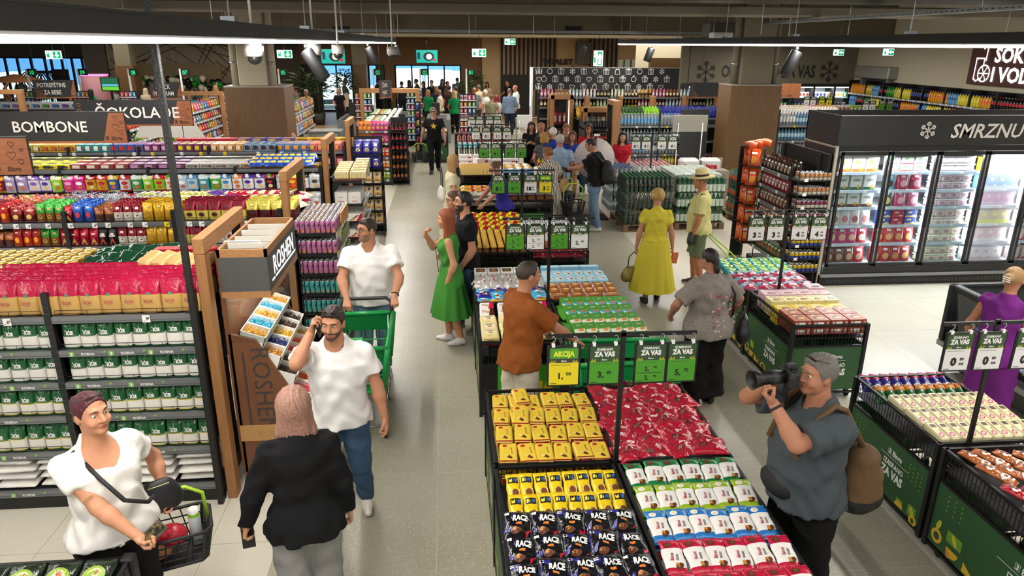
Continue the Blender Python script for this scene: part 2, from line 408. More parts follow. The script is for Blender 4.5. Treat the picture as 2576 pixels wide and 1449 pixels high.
# glazed entrance far left
xa,xb=at(-80,150,41)[0],at(215,150,41)[0]
q=MB();zt2=at(100,143,41)[2];q.box(xa,xb,41,41.2,zt2,3.8,M('#5a5852',.7));q.box(at(210,150,40)[0],at(270,150,40)[0],40,41,0,3.8,M('#9b958c',.7));struct(q.build('wall_entrance'))
q=MB()
for px in(-80,12,43,77,112,128,155,180,206):x=at(px,150,41)[0];q.box(x-.05,x+.05,40.95,41.05,0,zt2,BLKM)
q.box(xa,xb,40.95,41.05,zt2-.08,zt2,BLKM);o=struct(q.build('window_5'))
q=MB();q.box(xa,xb,41.01,41.02,.1,zt2,glass('#c9dde2',.1));q.build('pane',o)
# outside: yard, sunlit
q=MB();q.box(-60,60,42,90,-.1,0,M('#b9b7b0',.9));q.kind=0;o=struct(q.build('exterior_yard'))
q=MB();q.box(-60,60,66,67,0,6.5,M('#5b8dc4',.7));struct(q.build('exterior_building_wall'))
sun=bpy.data.lights.new('sun','SUN');sun.energy=16.0;sun.angle=.02;so=bpy.data.objects.new('sun',sun);so.rotation_euler=(math.radians(28),math.radians(12),0);COL.objects.link(so)
def car(name,label,loc,rz,body,L=4.6,H=1.75,W=1.85,van=False):
 t=thing(name,label,'car',loc,rz);q=MB()
 prof=[(-L/2,.45),(-L/2,.9),(-L/2+.15,1.0),(-L/2+(.5 if van else .2),H-.1),(-L/2+.8,H),(L/2-1.7,H),(L/2-1.0,1.02),(L/2-.1,.85),(L/2,.5),(L/2,.3),(-L/2,.3)]
 rings=[[(x,s*(W/2-(.12 if z>1.1 else 0)),z)for x,z in prof]for s in(-1,1)]
 q.loft(rings,body,smooth=False);q.build('body',t)
 for s in(-1,1):q=MB();q.add([(-L/2+.6,s*(W/2-.05),1.1),(L/2-1.3,s*(W/2-.05),1.1),(L/2-1.75,s*(W/2-.1),H-.12),(-L/2+.85,s*(W/2-.1),H-.12)],[(0,1,2,3)],BLK);q.build('window',t)
 for x in(-L/2+.8,L/2-.8):
  for s in(-1,1):
   q=MB();q.lathe([(.18,-.1),(.32,-.1),(.33,0),(.32,.1),(.18,.1)],BLKM,14,T=TR(x,s*(W/2-.1),.33,0,PI/2));q.build('wheel',t)
 return t
CARW=M('#eef0f2',.3)
for i,(px,lab,H)in enumerate(((1030,'white van parked outside behind the leftmost panes of the wide cafe window',2.0),(1105,'white car parked outside in the middle of the wide cafe window',1.9),(1150,'white car parked outside at the door end of the wide cafe window',1.6),(845,'white car parked outside the narrow cafe window by the dark door',1.6),(60,'white car parked outside the glazed entrance under the canopy',1.7))):
 YY=(47,47.5,54,47,48)[i];c=at(px,200,YY);car('parked_car' if i else 'parked_van',lab,(c[0],YY,0),PI/2+.04*i,CARW,H=H,van=i==0)
 # ---------------------------------------------------------------- columns
CONC=M('#a59c86',.75,0,(5,.15));CONCD=M('#6d6553',.75)
def column(name,x0,x1,y0,y1,zc,cx0,cx1,cm,lab):
 q=MB();q.rbox(x0,x1,y0,y1,0,zc,WALN,.01);q.box(x0-.004,x1+.004,y0-.004,y1+.004,zc-.02,zc+.004,M('#8b857b',.5))
 o=struct(q.build(name+'_cladding_trim'))
 q=MB();q.rbox(cx0,cx1,y0+.15,y1-.1,zc,5,cm,.02);struct(q.build(name+'_column'))
 for i,xx in enumerate((cx0-.1,cx1+.1)):
  q=MB();q.lathe([(.08,zc),(.08,5)],cm,14,T=TR(xx,y0+.3,0));q.lathe([(.088,zc+.45),(.088,zc+.5)],STEEL,14,T=TR(xx,y0+.3,0))
  tag(q.build('downpipe'),'grey downpipe on the %s side of the %s column'%(('entrance','aisle')[i]if name=='left' else('aisle','wall')[i],lab),'pipe')
column('left',-4.71,-3.46,16.3,17.3,2.6,-4.42,-3.83,CONC,'pale wood-clad')
column('right',6.85,8.12,17.3,18.15,2.6,7.1,7.9,CONCD,'dark wood-clad')
c0=at(287,165,33);c1=at(333,165,33);
q=MB();q.rbox(c0[0],c1[0],33,33.8,0,c0[2],WALN,.01);q.box(c0[0]+.02,c1[0]-.1,33.1,33.7,c0[2],3.8,CONCD);struct(q.build('entrance_column'))
c0=at(886,163,34);c1=at(920,163,34)
q=MB();q.rbox(c0[0],c1[0],34,34.7,0,c0[2],WALN,.01);q.box(c0[0],c1[0],34.0,34.7,c0[2],3.8,CONCD);struct(q.build('cafe_column'))
# ---------------------------------------------------------------- ceiling services
q=MB();q.rbox(-26,14.9,15.0,15.7,4.06,4.26,M('#7c7668',.9,0,(2,.3)),.03);tag(q.build('fabric_air_duct'),'pale grey fabric air duct running across under the ceiling','duct')
q=MB();q.lathe([(.32,-26),(.32,14.8)],M('#2b2824',.6,0,(1.2,.3)),18,T=TR(0,12.8,4.5,0,0,PI/2));tag(q.build('round_air_duct'),'dark round air duct running across the very top of the hall','duct')
LED=M('#fffaf0',.5,emit=14.0,name='led_diffuser');TRK=M('#2b2b2a',.45)
def linear(x,y0,y1,lab,h=.15,w_=.09):
 t=thing('linear_ceiling_lamp',lab,'ceiling lamp',(x,y0,3.49))
 q=MB();q.rbox(-w_/2,w_/2,0,y1-y0,.03,h,TRK,.012);q.box(-w_/2-.008,w_/2+.008,0,y1-y0,h-.012,h,TRK);q.build('housing',t)
 q=MB();k=int((y1-y0)/2.9)
 for i in range(k):q.box(-.03,.03,(y1-y0)*i/k+.03,(y1-y0)*(i+1)/k-.03,0,.03,LED)
 q.build('diffuser',t)
 for yy in np.arange(1.5,y1-y0,3.0):
  q=MB();q.tube([(0,yy,h),(0,yy,5.0-3.49 if y0+yy<24 else .3)],.006,STEEL,4);q.box(-.05,.05,yy-.05,yy+.05,h,h+.035,STEEL);q.build('hanger',t)
 return t
linear(-1.55,1.2,24,'long black linear ceiling lamp over the sweets aisle, nearest and largest')
linear(5.6,1.2,24,'long black linear ceiling lamp over the upright freezers')
linear(-5.6,3.5,24,'long black linear ceiling lamp over the middle of the candy shelves')
linear(-9.6,3.5,24,'long black linear ceiling lamp near the glazed entrance')
linear(10.6,6,24,'long black linear ceiling lamp near the cream side wall')
SPW=M('#fff4e0',.4,emit=6.0,name='spot_lens')
def spot(px,py,xb,r,L,dx,dy,lab,lum=0):
 y=xb/(px-1118)*1800/.985;z0=3.47
 t=thing('track_spotlight',lab,'spotlight',(xb,y,z0));d=Vector((dx,dy,-1)).normalized()
 q=MB();q.tube([(0,0,.02),(0,0,-.06)],.02,BLK,8);q.build('bracket',t)
 T=Matrix.Translation((0,0,-.06))@Vector((0,0,-1)).rotation_difference(d).to_matrix().to_4x4()
 q=MB();q.lathe([(r*.96,0),(r,-.02),(r,-L)],CHAR,18,T=T);q.lathe([(r,-L),(r*.9,-L),(r*.86,-L+.03)],CHAR,18,T=T,caps=False);q.build('can',t)
 q=MB();q.lathe([(r*.86,-L+.012),(.001,-L+.012)],SPW,16,T=T,caps=False);q.build('lens',t)
 l=bpy.data.lights.new('spotlight_light','SPOT');l.energy=90;l.spot_size=1.1;l.spot_blend=.6;l.color=(1,.93,.8);l.shadow_soft_size=.06
 o=bpy.data.objects.new('spotlight_light',l);o.location=(xb+d.x*(L+.1),y+d.y*(L+.1),z0-.06+d.z*(L+.1));o.rotation_mode='QUATERNION';o.rotation_quaternion=Vector((0,0,-1)).rotation_difference(d);COL.objects.link(o)
for a in((790,125,-1.55,.075,.36,.65,-.2,'large black track spotlight hanging from the lamp over the sweets aisle'),(935,130,-1.55,.08,.34,.5,0,'black track spotlight over the aisle above the wooden cafe column'),(1000,128,-1.55,.08,.3,.4,0,'black track spotlight in front of the cafe television'),(2003,125,5.6,.09,.4,-.45,0,'large black track spotlight tilted in front of the wood-clad column'),(1628,128,5.6,.1,.36,-.35,0,'black track spotlight above the black gift-pattern panel end'),(1460,125,5.6,.11,.36,-.3,0,'black track spotlight in front of the toilet lettering')):spot(*a)
def cable_tray(a,b,lab):
 t=thing('cable_tray',lab,'cable tray',a);d=np.array(b)-np.array(a);L=float(np.hypot(d[0],d[1]));q=MB();T=rotz(math.atan2(d[1],d[0]));G=M('#9a9c9c',.4,.7)
 for s in(-.08,.08):
  q.box(0,L,s-.003,s+.003,.0,.022,G,T=T);q.box(0,L,s-.003,s+.003,.04,.06,G,T=T)
  n=int(L/.12)
  for i in range(n):q.box(i*L/n,i*L/n+.05,s-.003,s+.003,.022,.04,G,T=T)
 q.box(0,L,-.08,.08,0,.004,G,T=T);q.build('tray',t)
 for k in range(3):
  x=L*(k+.5)/3;q=MB();q.tube([(x,0,.0),(x,0,5-a[2])],.006,STEEL,4,T=T);q.build('hanger',t)
cable_tray((7.6,8.5,3.97),(7.6,19.0,3.97),'perforated steel cable tray slanting up beside the dark column')
cable_tray((-5.5,20.5,3.78),(7.2,20.5,3.78),'perforated steel cable tray running straight across the hall')
for i,(px,py,Y)in enumerate(((530,20,13),(590,40,18),(860,60,18),(1000,60,18),(1180,55,20),(1342,70,19),(1395,60,22),(1920,30,14),(1990,40,16),(2140,40,17))):
 c=at(px,py,Y);q=MB();q.tube([(c[0],Y,5.0),(c[0],Y,3.7)],.009,STEEL,5)
 tag(q.build('suspension_rod'),'thin steel suspension rod dropping from the dark ceiling','rod','suspension rods')
EXG=M('#12a86b',.5,emit=.8);EXW=M('#eafff4',.5,emit=1.3)
def exit_sign(px,py,Y,lab,arrow,w_=.34,h=.2,side=False):
 c=at(px,py,Y);t=thing('exit_sign',lab,'exit sign',c,-.9 if side else 0);q=MB()
 q.rbox(-w_/2,w_/2,-.02,.02,-h/2,h/2,EXW,.008);q.build('panel',t);q=MB();S=lambda u,v:(u,-.023,v)
 q.print_(p_rect(-w_*.02,w_*.46,-h*.42,h*.42),EXG,S);q.print_(p_rect(-w_*.42,-w_*.24,-h*.3,h*.3,1,1),EXG,S)
 S2=lambda u,v:(u,-.026,v);ax=w_*.22
 pts=dict(d=[(0,-.35),(.3,0),(.1,0),(.1,.35),(-.1,.35),(-.1,0),(-.3,0)],u=[(0,.35),(-.3,0),(-.1,0),(-.1,-.35),(.1,-.35),(.1,0),(.3,0)],l=[(-.4,0),(0,-.3),(0,-.1),(.35,-.1),(.35,.1),(0,.1),(0,.3)])[arrow]
 q.print_(p_poly([(ax+x*h,y*h)for x,y in pts]),EXW,S2);q.print_(p_ell(-w_*.33,h*.16,h*.1,h*.1,8),EXW,S2);q.build('pictogram',t)
 q=MB();q.tube([(0,0,h/2),(0,0,(5.0 if Y<24 else 3.78)-c[2])],.008,BLK,5);q.build('bracket',t)
exit_sign(135,138,22,'green exit sign over the entrance side, arrow down','d',.42,.22)
exit_sign(716,136,22,'green exit sign beside the pale column, arrow down','d',.42,.22)
exit_sign(1205,133,24.5,'green exit sign with arrow down above the cafe windows','d',.45,.25)
exit_sign(1283,105,28,'small green exit sign high over the toilet corridor','l',.4,.22)
exit_sign(1505,147,25,'green exit sign seen edge-on before the toilet wall','u',.4,.5,True)
exit_sign(2110,132,24,'green exit sign with arrow on the taupe wall side','l',.36,.2)
exit_sign(2235,131,22,'green exit sign above the service door','l',.34,.2)
def dome(px,py,Y,r,lab):
 c=at(px,py,Y);t=thing('dome_camera',lab,'security camera',c);q=MB()
 q.lathe([(r*1.05,r*1.4),(r*1.08,0),(r*.9,-.01)],M('#a5a29b',.4),18);q.build('housing',t)
 q=MB();q.lathe([(r*.85,0),(r*.78,-r*.5),(r*.5,-r*.85),(.001,-r)],M('#22211f',.08),16);q.build('dome',t)
 q=MB();q.tube([(0,0,r*1.4),(0,0,5.0-c[2])],.012,M('#e4e1da',.4),6);q.build('mount',t)
dome(640,140,6.5,.075,'white dome camera in front of the pale column');dome(790,137,9,.085,'white dome camera half hidden behind the large spotlight')
dome(851,134,10,.075,'white dome camera right beside the large aisle spotlight');dome(987,136,13,.085,'white dome camera in front of the brown cafe wall')
q=MB();c=at(1812,78,19.5);q.rbox(c[0]-.4,c[0]+.4,19.2,19.8,c[2]-.15,c[2]+.2,M('#57544e',.6),.02);[q.tube([(c[0]+e,19.5,c[2]+.2),(c[0]+e,19.5,5.0)],.01,STEEL,5)for e in(-.3,.3)];tag(q.build('heater_unit'),'grey fan heater unit up beside the dark column','heater')
q=MB();c=at(1815,85,19.0);q.rbox(c[0]-.3,c[0]+.25,18.8,19.1,c[2]-.12,c[2]+.04,WHT,.03);q.rbox(c[0]-.2,c[0]+.15,18.8,19.1,c[2]-.25,c[2]-.1,WHT,.03);q.tube([(c[0]-.25,18.9,c[2]),(c[0]-.25,18.9,5.0)],.01,STEEL,5);tag(q.build('air_conditioner'),'white air conditioning outlet under the fan heater','air conditioner')
for i,(px,lab)in enumerate(((858,'dark ventilation grille in the bulkhead over the cafe'),(1443,'dark ventilation grille in the bulkhead over the toilets'))):
 c=at(px,72,23.98);q=MB();q.box(c[0]-.26,c[0]+.26,23.97,24,c[2]-.06,c[2]+.06,BLKM);tag(q.build('vent_grille'),lab,'vent')
 # service door in the cream wall, with a shutter box
def atx(px,py,X):
 r=_R[:3,0]*(px-1288)/1800-_R[:3,1]*(py-724.5)/1800-_R[:3,2];t=X/r[0];return(X,r[1]*t,3.5+r[2]*t)
a=atx(2178,230,14.9);b=atx(2238,230,14.9)
q=MB();q.box(14.84,14.9,b[1],a[1],0,2.45,M('#4b4b4a',.6));q.box(14.7,14.9,b[1]-.15,b[1],0,2.5,GRY);q.box(14.7,14.9,a[1],a[1]+.15,0,2.5,GRY);q.rbox(14.55,14.9,b[1]-.3,a[1]+.35,2.45,2.85,M('#a3a19a',.4,.3),.03);struct(q.build('door_2'))
q=MB();c=atx(2152,238,14.9);q.rbox(14.78,14.9,c[1]-.2,c[1]+.2,c[2]-.25,c[2]+.25,DARK,.02);tag(q.build('wall_intercom'),'dark wall box with handset beside the service door','wall box')
# illuminated drinks sign on the cream wall
a=atx(2435,205,14.8);b=atx(2435,118,14.8);y1=a[1];z0,z1=2.5,3.62
t=thing('illuminated_sign','dark red wall sign with lit white drinks lettering on the cream wall','sign',(14.8,y1,z0));q=MB()
q.rbox(-.06,.08,-5.2,0,0,z1-z0,M('#4a1d16',.5,0,None,0,(3,'#5d2a1e',.2,(1,1,8))),.01);q.build('board',t);q=MB();LW=M('#ffffff',.5,emit=1.6)
ux,uy=(0,-1,0),(0,0,1)
q.text('SOKOVI',.38,LW,(-.075,-.95,.62),ux,uy,.03,align='L');q.text('I VODE',.38,LW,(-.075,-.95,.12),ux,uy,.03,align='L');S=lambda u,v:(-.075,-.28-u,.15+v)
for ln in([(0,0),(0,.55),(.3,.55),(.3,.35)],[(0,0),(.1,-.05),(.25,.02)],[(.22,.8),(.36,.95),(.36,.5)]):q.print_(p_line(ln,.035),LW,S)
q.print_(p_ring(.36,.16,.2,.235,18),LW,S)
for k in range(6):q.print_(p_line([(.36,.16),(.36+.2*math.cos(k*PI/3),.16+.2*math.sin(k*PI/3))],.025),LW,S)
q.build('lettering',t)
# cafe televisions
def tv(px,py,Y,w_,h,lab):
 c=at(px,py,Y);t=thing('television',lab,'television',c);q=MB();q.rbox(-w_/2,w_/2,0,.05,-h/2,h/2,BLKM,.01);q.build('case',t)
 q=MB();S=lambda u,v:(u*w_,-.004,v*h);q.print_(p_rect(-.49,.49,-.48,.48),M('#0f9e94',.4,emit=.5),S);S2=lambda u,v:(u*w_,-.008,v*h)
 q.print_(p_ell(.08,0,.25,.34),M('#1b2430',.4,emit=.3),S2);S3=lambda u,v:(u*w_,-.012,v*h);q.print_(p_ell(.1,-.02,.14,.22),M('#e9dcc8',.4,emit=.6),S3);q.print_(p_ell(.34,-.25,.06,.1),M('#c8222e',.4,emit=.5),S3);q.print_(p_rect(-.44,-.32,-.2,.3),M('#16304e',.4,emit=.3),S3);q.build('screen',t);q=MB();q.tube([(0,.03,h/2),(0,.03,3.78-c[2])],.02,BLK,6);q.build('bracket',t)
tv(838,142,33.5,1.05,.62,'television with food picture above the potted plants');tv(1074,142,33.5,.95,.55,'television with food picture above the wide cafe window')
# ---------------------------------------------------------------- packages
def mesh_of(mb,name):
 me=bpy.data.meshes.new(name);me.from_pydata(mb.v,[],mb.f)
 for m in mb.mats:me.materials.append(m)
 me.polygons.foreach_set('material_index',mb.m);me.polygons.foreach_set('use_smooth',mb.sm);me.update();return me
def put(name,me,loc,label,cat,group=None,rz=0.0,rx=0.0,ry=0.0,sc=None,kids=()):
 o=bpy.data.objects.new(name,me);COL.objects.link(o);o.location=loc;o.rotation_euler=(rx,ry,rz)
 if sc:o.scale=sc
 tag(o,label,cat,group)
 for kn,km in kids:
  k=bpy.data.objects.new(kn,km);COL.objects.link(k);k.parent=o
 return o
def sgn(v):return-1 if v<0 else 1
def pouch(w,d,h,bands,prints=(),p=3.2,crimp=0.03,seed=0,n=22,top_d=.06,rows=9):
 """standing bag; bands = [(height fraction, material)...]; prints = [(shape, material)] in (u -1..1, v 0..1) on the front"""
 r_=random.Random(seed);mb=MB()
 ts=sorted(set([0,.03]+[i/rows for i in range(1,rows+1)]+[b[0]for b in bands]+[1-crimp/h]))
 ts=[t for i,t in enumerate(ts)if i==0 or t-ts[i-1]>.012]
 tc=1-crimp/h
 def dep(t):
  if t>=tc:return d*top_d*.5
  q=max(0,(t-.35)/(tc-.35));return d*(1-(1-top_d)*q**1.9)*(.93 if t<.02 else 1)
 def wid(t):return w*(.95 if t<.02 else 1-.03*math.sin(PI*t))
 wob=[r_.uniform(-1,1)for _ in range(40)]
 rings=[]
 for i,t in enumerate(ts):
  R=[]
  for k in range(n):
   a=2*PI*k/n;c,s_=math.cos(a),math.sin(a)
   pp=p if t<tc else 2
   x=sgn(c)*abs(c)**(2/pp)*wid(t)/2;y=sgn(s_)*abs(s_)**(2/pp)*dep(t)/2
   q=1+.025*wob[(i*3+k)%40]*(1 if 0<t<.95 else 0)
   R.append((x,y*q,t*h+(0 if t<.9 else .006*wob[k%40])))
  rings.append(R)
 ms=[]
 for i in range(len(ts)-1):
  tm=(ts[i]+ts[i+1])/2
  ms.append(next((m for e,m in bands if tm<=e),bands[-1][1]))
 mb.loft(rings,ms)
 def S(u,v):
  e=(1-min(1,abs(u))**p)**(1/p)if abs(u)<1 else 0
  return(u*wid(v)/2,-(dep(v)/2*e*1.02+.0022),v*h)
 S.asp=2*h/w
 for sh,m in prints:mb.print_(sh,m,S)
 return mb
def pillow(w,l,t,bands,prints=(),seed=0,nu=14,nv=14,crimp=.012,pu=2.6,pv=4.5,lump=0.0,sides=None):
 """flat packet lying in the xy plane, sealed across both y ends; bands along y (-1..1); prints in (u, v) on the top"""
 r_=random.Random(seed);mb=MB();fx=[r_.uniform(0,6.28)for _ in range(8)]
 def Z(u,v):
  b=max(0,1-abs(u)**pu)**.5*max(0,1-abs(v)**pv)**.5
  wv=1+lump*(math.sin(5*u+fx[0]+2*v)*math.sin(4*v+fx[1])+.6*math.sin(9*u+fx[2])*math.sin(8*v+fx[3]))
  return t/2*b*wv
 us=[-math.cos(PI*i/nu)for i in range(nu+1)];vs_=sorted(set([-math.cos(PI*i/nv)for i in range(nv+1)]+[b[0]for b in bands if abs(b[0])<1]))
 NV=len(vs_)-1;P=[]
 for sg in(1,-1):
  for v in vs_:
   for u in us:
    x=u*w/2*(1-.04*(1-abs(v)));P.append((x+.003*math.sin(7*v+fx[4]),v*l/2,t/2+sg*Z(u,v)*(1 if sg>0 else .85)))
 F=[];ms=[];K=(nu+1)*(NV+1)
 for j in range(NV):
  vm=(vs_[j]+vs_[j+1])/2;m=next((m for e,m in bands if vm<=e),bands[-1][1])
  for i in range(nu):
   q=(j*(nu+1)+i,j*(nu+1)+i+1,(j+1)*(nu+1)+i+1,(j+1)*(nu+1)+i)
   F.append(q);ms.append(m);F.append(tuple(K+e for e in q)[::-1]);ms.append(sides or m)
 mb.add(P,F,ms,smooth=True)
 if crimp:
  for sv in(-1,1):
   m=bands[0][1]if sv<0 else bands[-1][1];zz=[];N=nu*2
   for j in range(2):
    for i in range(N+1):zz.append((-w/2*.97+w*.97*i/N,sv*(l/2-.002+j*crimp),t/2+(.0022 if i%2 else-.0022)*j))
   mb.add(zz,[(i,i+1,N+2+i,N+1+i)for i in range(N)],m)
 def S(u,v):return(u*w/2*(1-.04*(1-abs(v))),v*l/2,t/2+Z(u,v)+.0016+.001*(1-u*u))
 S.asp=l/w
 for sh,m in prints:mb.print_(sh,m,S)
 return mb
def carton(w,l,h,m,top=None,front=None,tprints=(),fprints=(),r=.003):
 mb=MB();mb.rbox(-w/2,w/2,-l/2,l/2,0,h,m,r,top=top,front=front)
 def A(u,v):e[0]+=4e-7;return(u*w/2,v*l/2,h+e[0])
 def B(u,v):e[0]+=4e-7;return(u*w/2,-l/2-e[0],v*h)
 e=[.0006];A.asp=l/w;B.asp=2*h/w
 for sh,mm in tprints:mb.print_(sh,mm,A)
 for sh,mm in fprints:mb.print_(sh,mm,B)
 return mb
def layer(prints_,eps=.0008):
 return prints_
def can(r,h,body,lid=None,n=14,band=None):
 lid=lid or M('#c9cbcc',.25,.8);mb=MB()
 pr=[(r*.8,0),(r,h*.05),(r,h*.93),(r*.84,h*.985),(r*.84,h),(r*.74,h),(r*.74,h*.985),(.001,h*.985)]
 ms=[lid,body,lid,lid,lid,lid,lid]
 if band:pr.insert(2,(r,h*band[0]));ms=[lid,band[1],body,lid,lid,lid,lid,lid]
 mb.lathe(pr,ms,n);return mb
def bottle(r,h,liquid,label,cap,n=12,lab=(.3,.6),neck=.72,waist=.0):
 mb=MB();pr=[(r*.8,0),(r,h*.04),(r,h*lab[0]),(r*(1-waist),h*(lab[0]+lab[1])/2),(r,h*lab[1]),(r*.98,h*(neck-.08)),(r*.8,h*(neck+.03)),(r*.42,h*.88),(r*.3,h*.93),(r*.34,h*.93),(r*.34,h*.995),(.001,h)]
 ms=[liquid,liquid,label,label,liquid,liquid,liquid,liquid,cap,cap,cap]
 mb.lathe(pr,ms,n);return mb
def jar(r,h,body,label,lid,n=14):
 mb=MB();mb.lathe([(r*.9,0),(r,h*.05),(r,h*.2),(r,h*.65),(r,h*.76),(r*.93,h*.8),(r*.98,h*.81),(r*.98,h*.98),(r*.9,h),(.001,h)],[body,body,label,body,body,lid,lid,lid,lid],n);return mb
PM={}
def P(key,fn):
 if key not in PM:PM[key]=mesh_of(fn(),key.split('#')[0])
 return PM[key]
W_=M('#f4f2ec',.4);K_=M('#151515',.4);RED=film('#b3202c');GOLD=foil('#c99a2e');CHOC=M('#5b321d',.4);CARAM=M('#c98a3c',.4);CREAMY=film('#eadfb4')
def cookie(cx,cy,s,a=CHOC,b=CARAM):return[(p_ell(cx,cy,s,s*.8),a),(p_ell(cx+s*.25,cy+s*.2,s*.6,s*.45),b)]
def row(name,meshes,x0,dx,y,z,label,cat,ref='the aisle end',rev=True,deep=1,dy=.1,jit=.004,rz=0.0,rj=.05,group=None,zs=0.0,start=0):
 """a shelf row facing -y; the front ones get their own place in the label, the ones behind share one"""
 n=len(meshes)
 for i,me in enumerate(meshes):
  lb,nm=(label[i]if isinstance(label,(list,tuple))else label),name
  k=(n-1-i)if rev else i
  for j in range(deep):
   lab_='%s, %s from %s'%(lb,nth(k+start),ref)if j==0 else '%s, in the ranks behind'%lb
   put(nm,me,(x0+i*dx+random.uniform(-jit,jit),y+j*dy+random.uniform(-jit,jit),z+zs*j),lab_,cat,group or(lb+' row' if j else None),rz+random.uniform(-rj,rj))
   # ---------------------------------------------------------------- shop shelving
def rail_prints(q,x0,x1,yf,z,h,tags,robna=False,rr=random.Random(5)):
 if robna:
  x=x0+.07
  while x<x1-.28:
   S=lambda u,v,x=x:(x+u,yf-.0025,z-h+v)
   q.print_(p_rect(0,.04,.006,h-.006,1,1),M('#7fb357',.5),S);q.print_(p_text('3',h*.55,.02,h*.5,.04),W_,lambda u,v,x=x:(x+u,yf-.004,z-h+v))
   q.print_(p_line([(.05,.008),(.25,.008),(.25,h-.008),(.05,h-.008)],.0015,True),GRY,S)
   q.print_(p_text('ROBNA',h*.42,.135,h*.5,.03),W_,lambda u,v,x=x:(x+u,yf-.004,z-h+v));q.print_(p_ell(.255,h*.8,.012,.007,8,.7),M('#8bc34a',.5),lambda u,v,x=x:(x+u,yf-.004,z-h+v))
   x+=.28 if rr.random()<.6 else .38
 for tx in tags:
  if x0<tx<x1-.05:
   c=PRICE if rr.random()<.9 else YEL;S=lambda u,v:(tx+u,yf-.004,z-h+v)
   q.print_(p_rect(0,.055,-.004,h+.004,1,1),c,S);S2=lambda u,v:(tx+u,yf-.0055,z-h+v)
   q.print_(p_text('%d'%rr.randint(1,9),h*.5,.033,h*.5,.03),K_,S2);q.print_(p_rect(.041,.05,h*.5,h*.75,1,1),K_,S2);q.print_(p_rect(.006,.02,h*.1,h*.2,1,1),K_,S2)
def gondola(label,x0,x1,y0,y1,levels,bays,tags=(),robna=(),top_back=True,up_top=None,wires=(),back=True,yrot=None):
 t=thing('gondola_shelf',label,'shelving');q=MB();q.box(x0,x1,y0+.01,y1-.01,0,levels[-1]-.05 if levels[-1]<.25 else .12,BLK);q.build('base',t)
 ym=(y0+y1)/2
 q=MB();q.box(x0,x1,ym-.02,ym+.02,.1,max(levels)+(.1 if back else 0),BLKM);q.build('back_panel',t)
 edges=np.linspace(x0,x1,bays+1);ut=up_top or max(levels)+.18
 for e in edges:
  q=MB();q.box(e-.022,e+.022,y0-.005,y0+.045,0,ut,BLK)
  for k in range(int(ut/.05)):
   for s in(-.01,.01):q.box(e+s-.003,e+s+.003,y0-.0065,y0,.03+k*.05,.045+k*.05,M('#3c3c3c',.6))
  q.build('upright',t)
 for li,z in enumerate(levels):
  yb=y1 if(li==0 and top_back)else ym
  for b in range(bays):
   a,c=edges[b]+.026,edges[b+1]-.026;q=MB();q.box(a,c,y0+.02,yb,z-.025,z,CHAR);s=q.build('shelf',t)
   q=MB();h=.048;q.box(a,c,y0-.012,y0+.02,z-h,z+.002,RAIL);q.box(a,c,y0-.014,y0-.012,z-h+.012,z-h+.017,M('#5c5e60',.4,.4))
   rail_prints(q,a,c,y0-.014,z,h,tags[li]if li<len(tags)else(),li in robna);q.build('price_rail',s)
   if li in wires:
    q=MB();zz=z+.045;q.tube([(a+.02,y0+.01,z),(a+.02,y0+.01,zz),(c-.02,y0+.01,zz),(c-.02,y0+.01,z)],.0025,BLK,4);q.tube([(a+.02,y0+.01,z+.02),(c-.02,y0+.01,z+.02)],.002,BLK,4)
    for k in range(1,4):x=a+(c-a)*k/4;q.tube([(x,y0+.01,z),(x,y0+.01,zz)],.002,BLK,4)
    q.build('front_wire',s)
 return t
rt=random.Random(2)
def tg(x0,x1,n):return[x0+(x1-x0)*(i+rt.uniform(.2,.8))/n for i in range(n)]
# ======== first gondola: sugar
gondola('nearest black gondola, stacked with sugar bags behind the cream floor',-4.95,-1.87,5.10,6.22,[1.61,1.345,1.085,.805,.50,.165],3,[[-2.98+.0-.22,-2.24],(),(),(),(),()],robna=(1,2,3,4,5),wires=(0,1,2,3,4))
DG=film('#1e5a2c',.18);WB=film('#e9e4d8',.32,8);PINK=film('#b4143f',.22);BRN=film('#c39a55',.35);TXB=M('#1a3a22',.5)
def sugar(seed,yl=False,v=0):
 b=.52+v
 pr=[(p_rect(-.95,.95,b-.03,b-.0,8,1),DG),(p_text('ŠEĆER',.12,-.05,b+.1,.045,0,.62),W_),(p_rect(-.55,.2,b-.022,b-.012,4,1),TXB),(p_text('3',.08,0,.84,.03,0,.6),M('#8fc07a',.5)),(p_line([(-.18,.76),(.18,.76),(.18,.93),(-.18,.93)],.012,True),M('#6f9a6a',.5))]
 if yl:pr+=[(p_rect(-.95,.95,b-.05,b-.03,8,1),YEL),(p_rect(-.95,.95,.09,.115,8,1),YEL)]
 return pouch(.122,.085,.215,[(.09,DG),(b,WB),(1,DG)],pr,seed=seed,top_d=.3,crimp=.012)
SUG=[P('sugar_bag#%d%d'%(s,y),lambda s=s,y=y:sugar(s,y,.02*(s%3-1)))for y in(0,1)for s in range(4)]
lev=[1.345,1.085,.805,.50];words=['second','third','fourth','fifth']
for li,z in enumerate(lev):
 for bx,(a,n)in enumerate(((-2.84,8),(-3.87,8))):
  y_=li>=2
  row('sugar_bag',[SUG[4*y_+rt.randrange(4)]for _ in range(n)],a+.055,.122,5.165,z,'%ssugar bag, %s shelf down, %s bay'%('yellow-edged ' if y_ else 'plain green-white ',words[li],('aisle','next','third')[bx]),'sugar bag','its right end' if 0 else('the wooden post' if bx==0 else 'the upright'),jit=.005)
def big(seed):return pillow(.30,.40,.085,[(1,film('#ece8df',.35,9))],[(p_text('5 kg e',.11,0,-.55,.03,0,.8),K_)]if seed==0 else(),seed=seed,pu=3.5,pv=3.5,lump=.12,crimp=.02)
BIG=[P('big#%d'%s,lambda s=s:big(s))for s in range(3)]
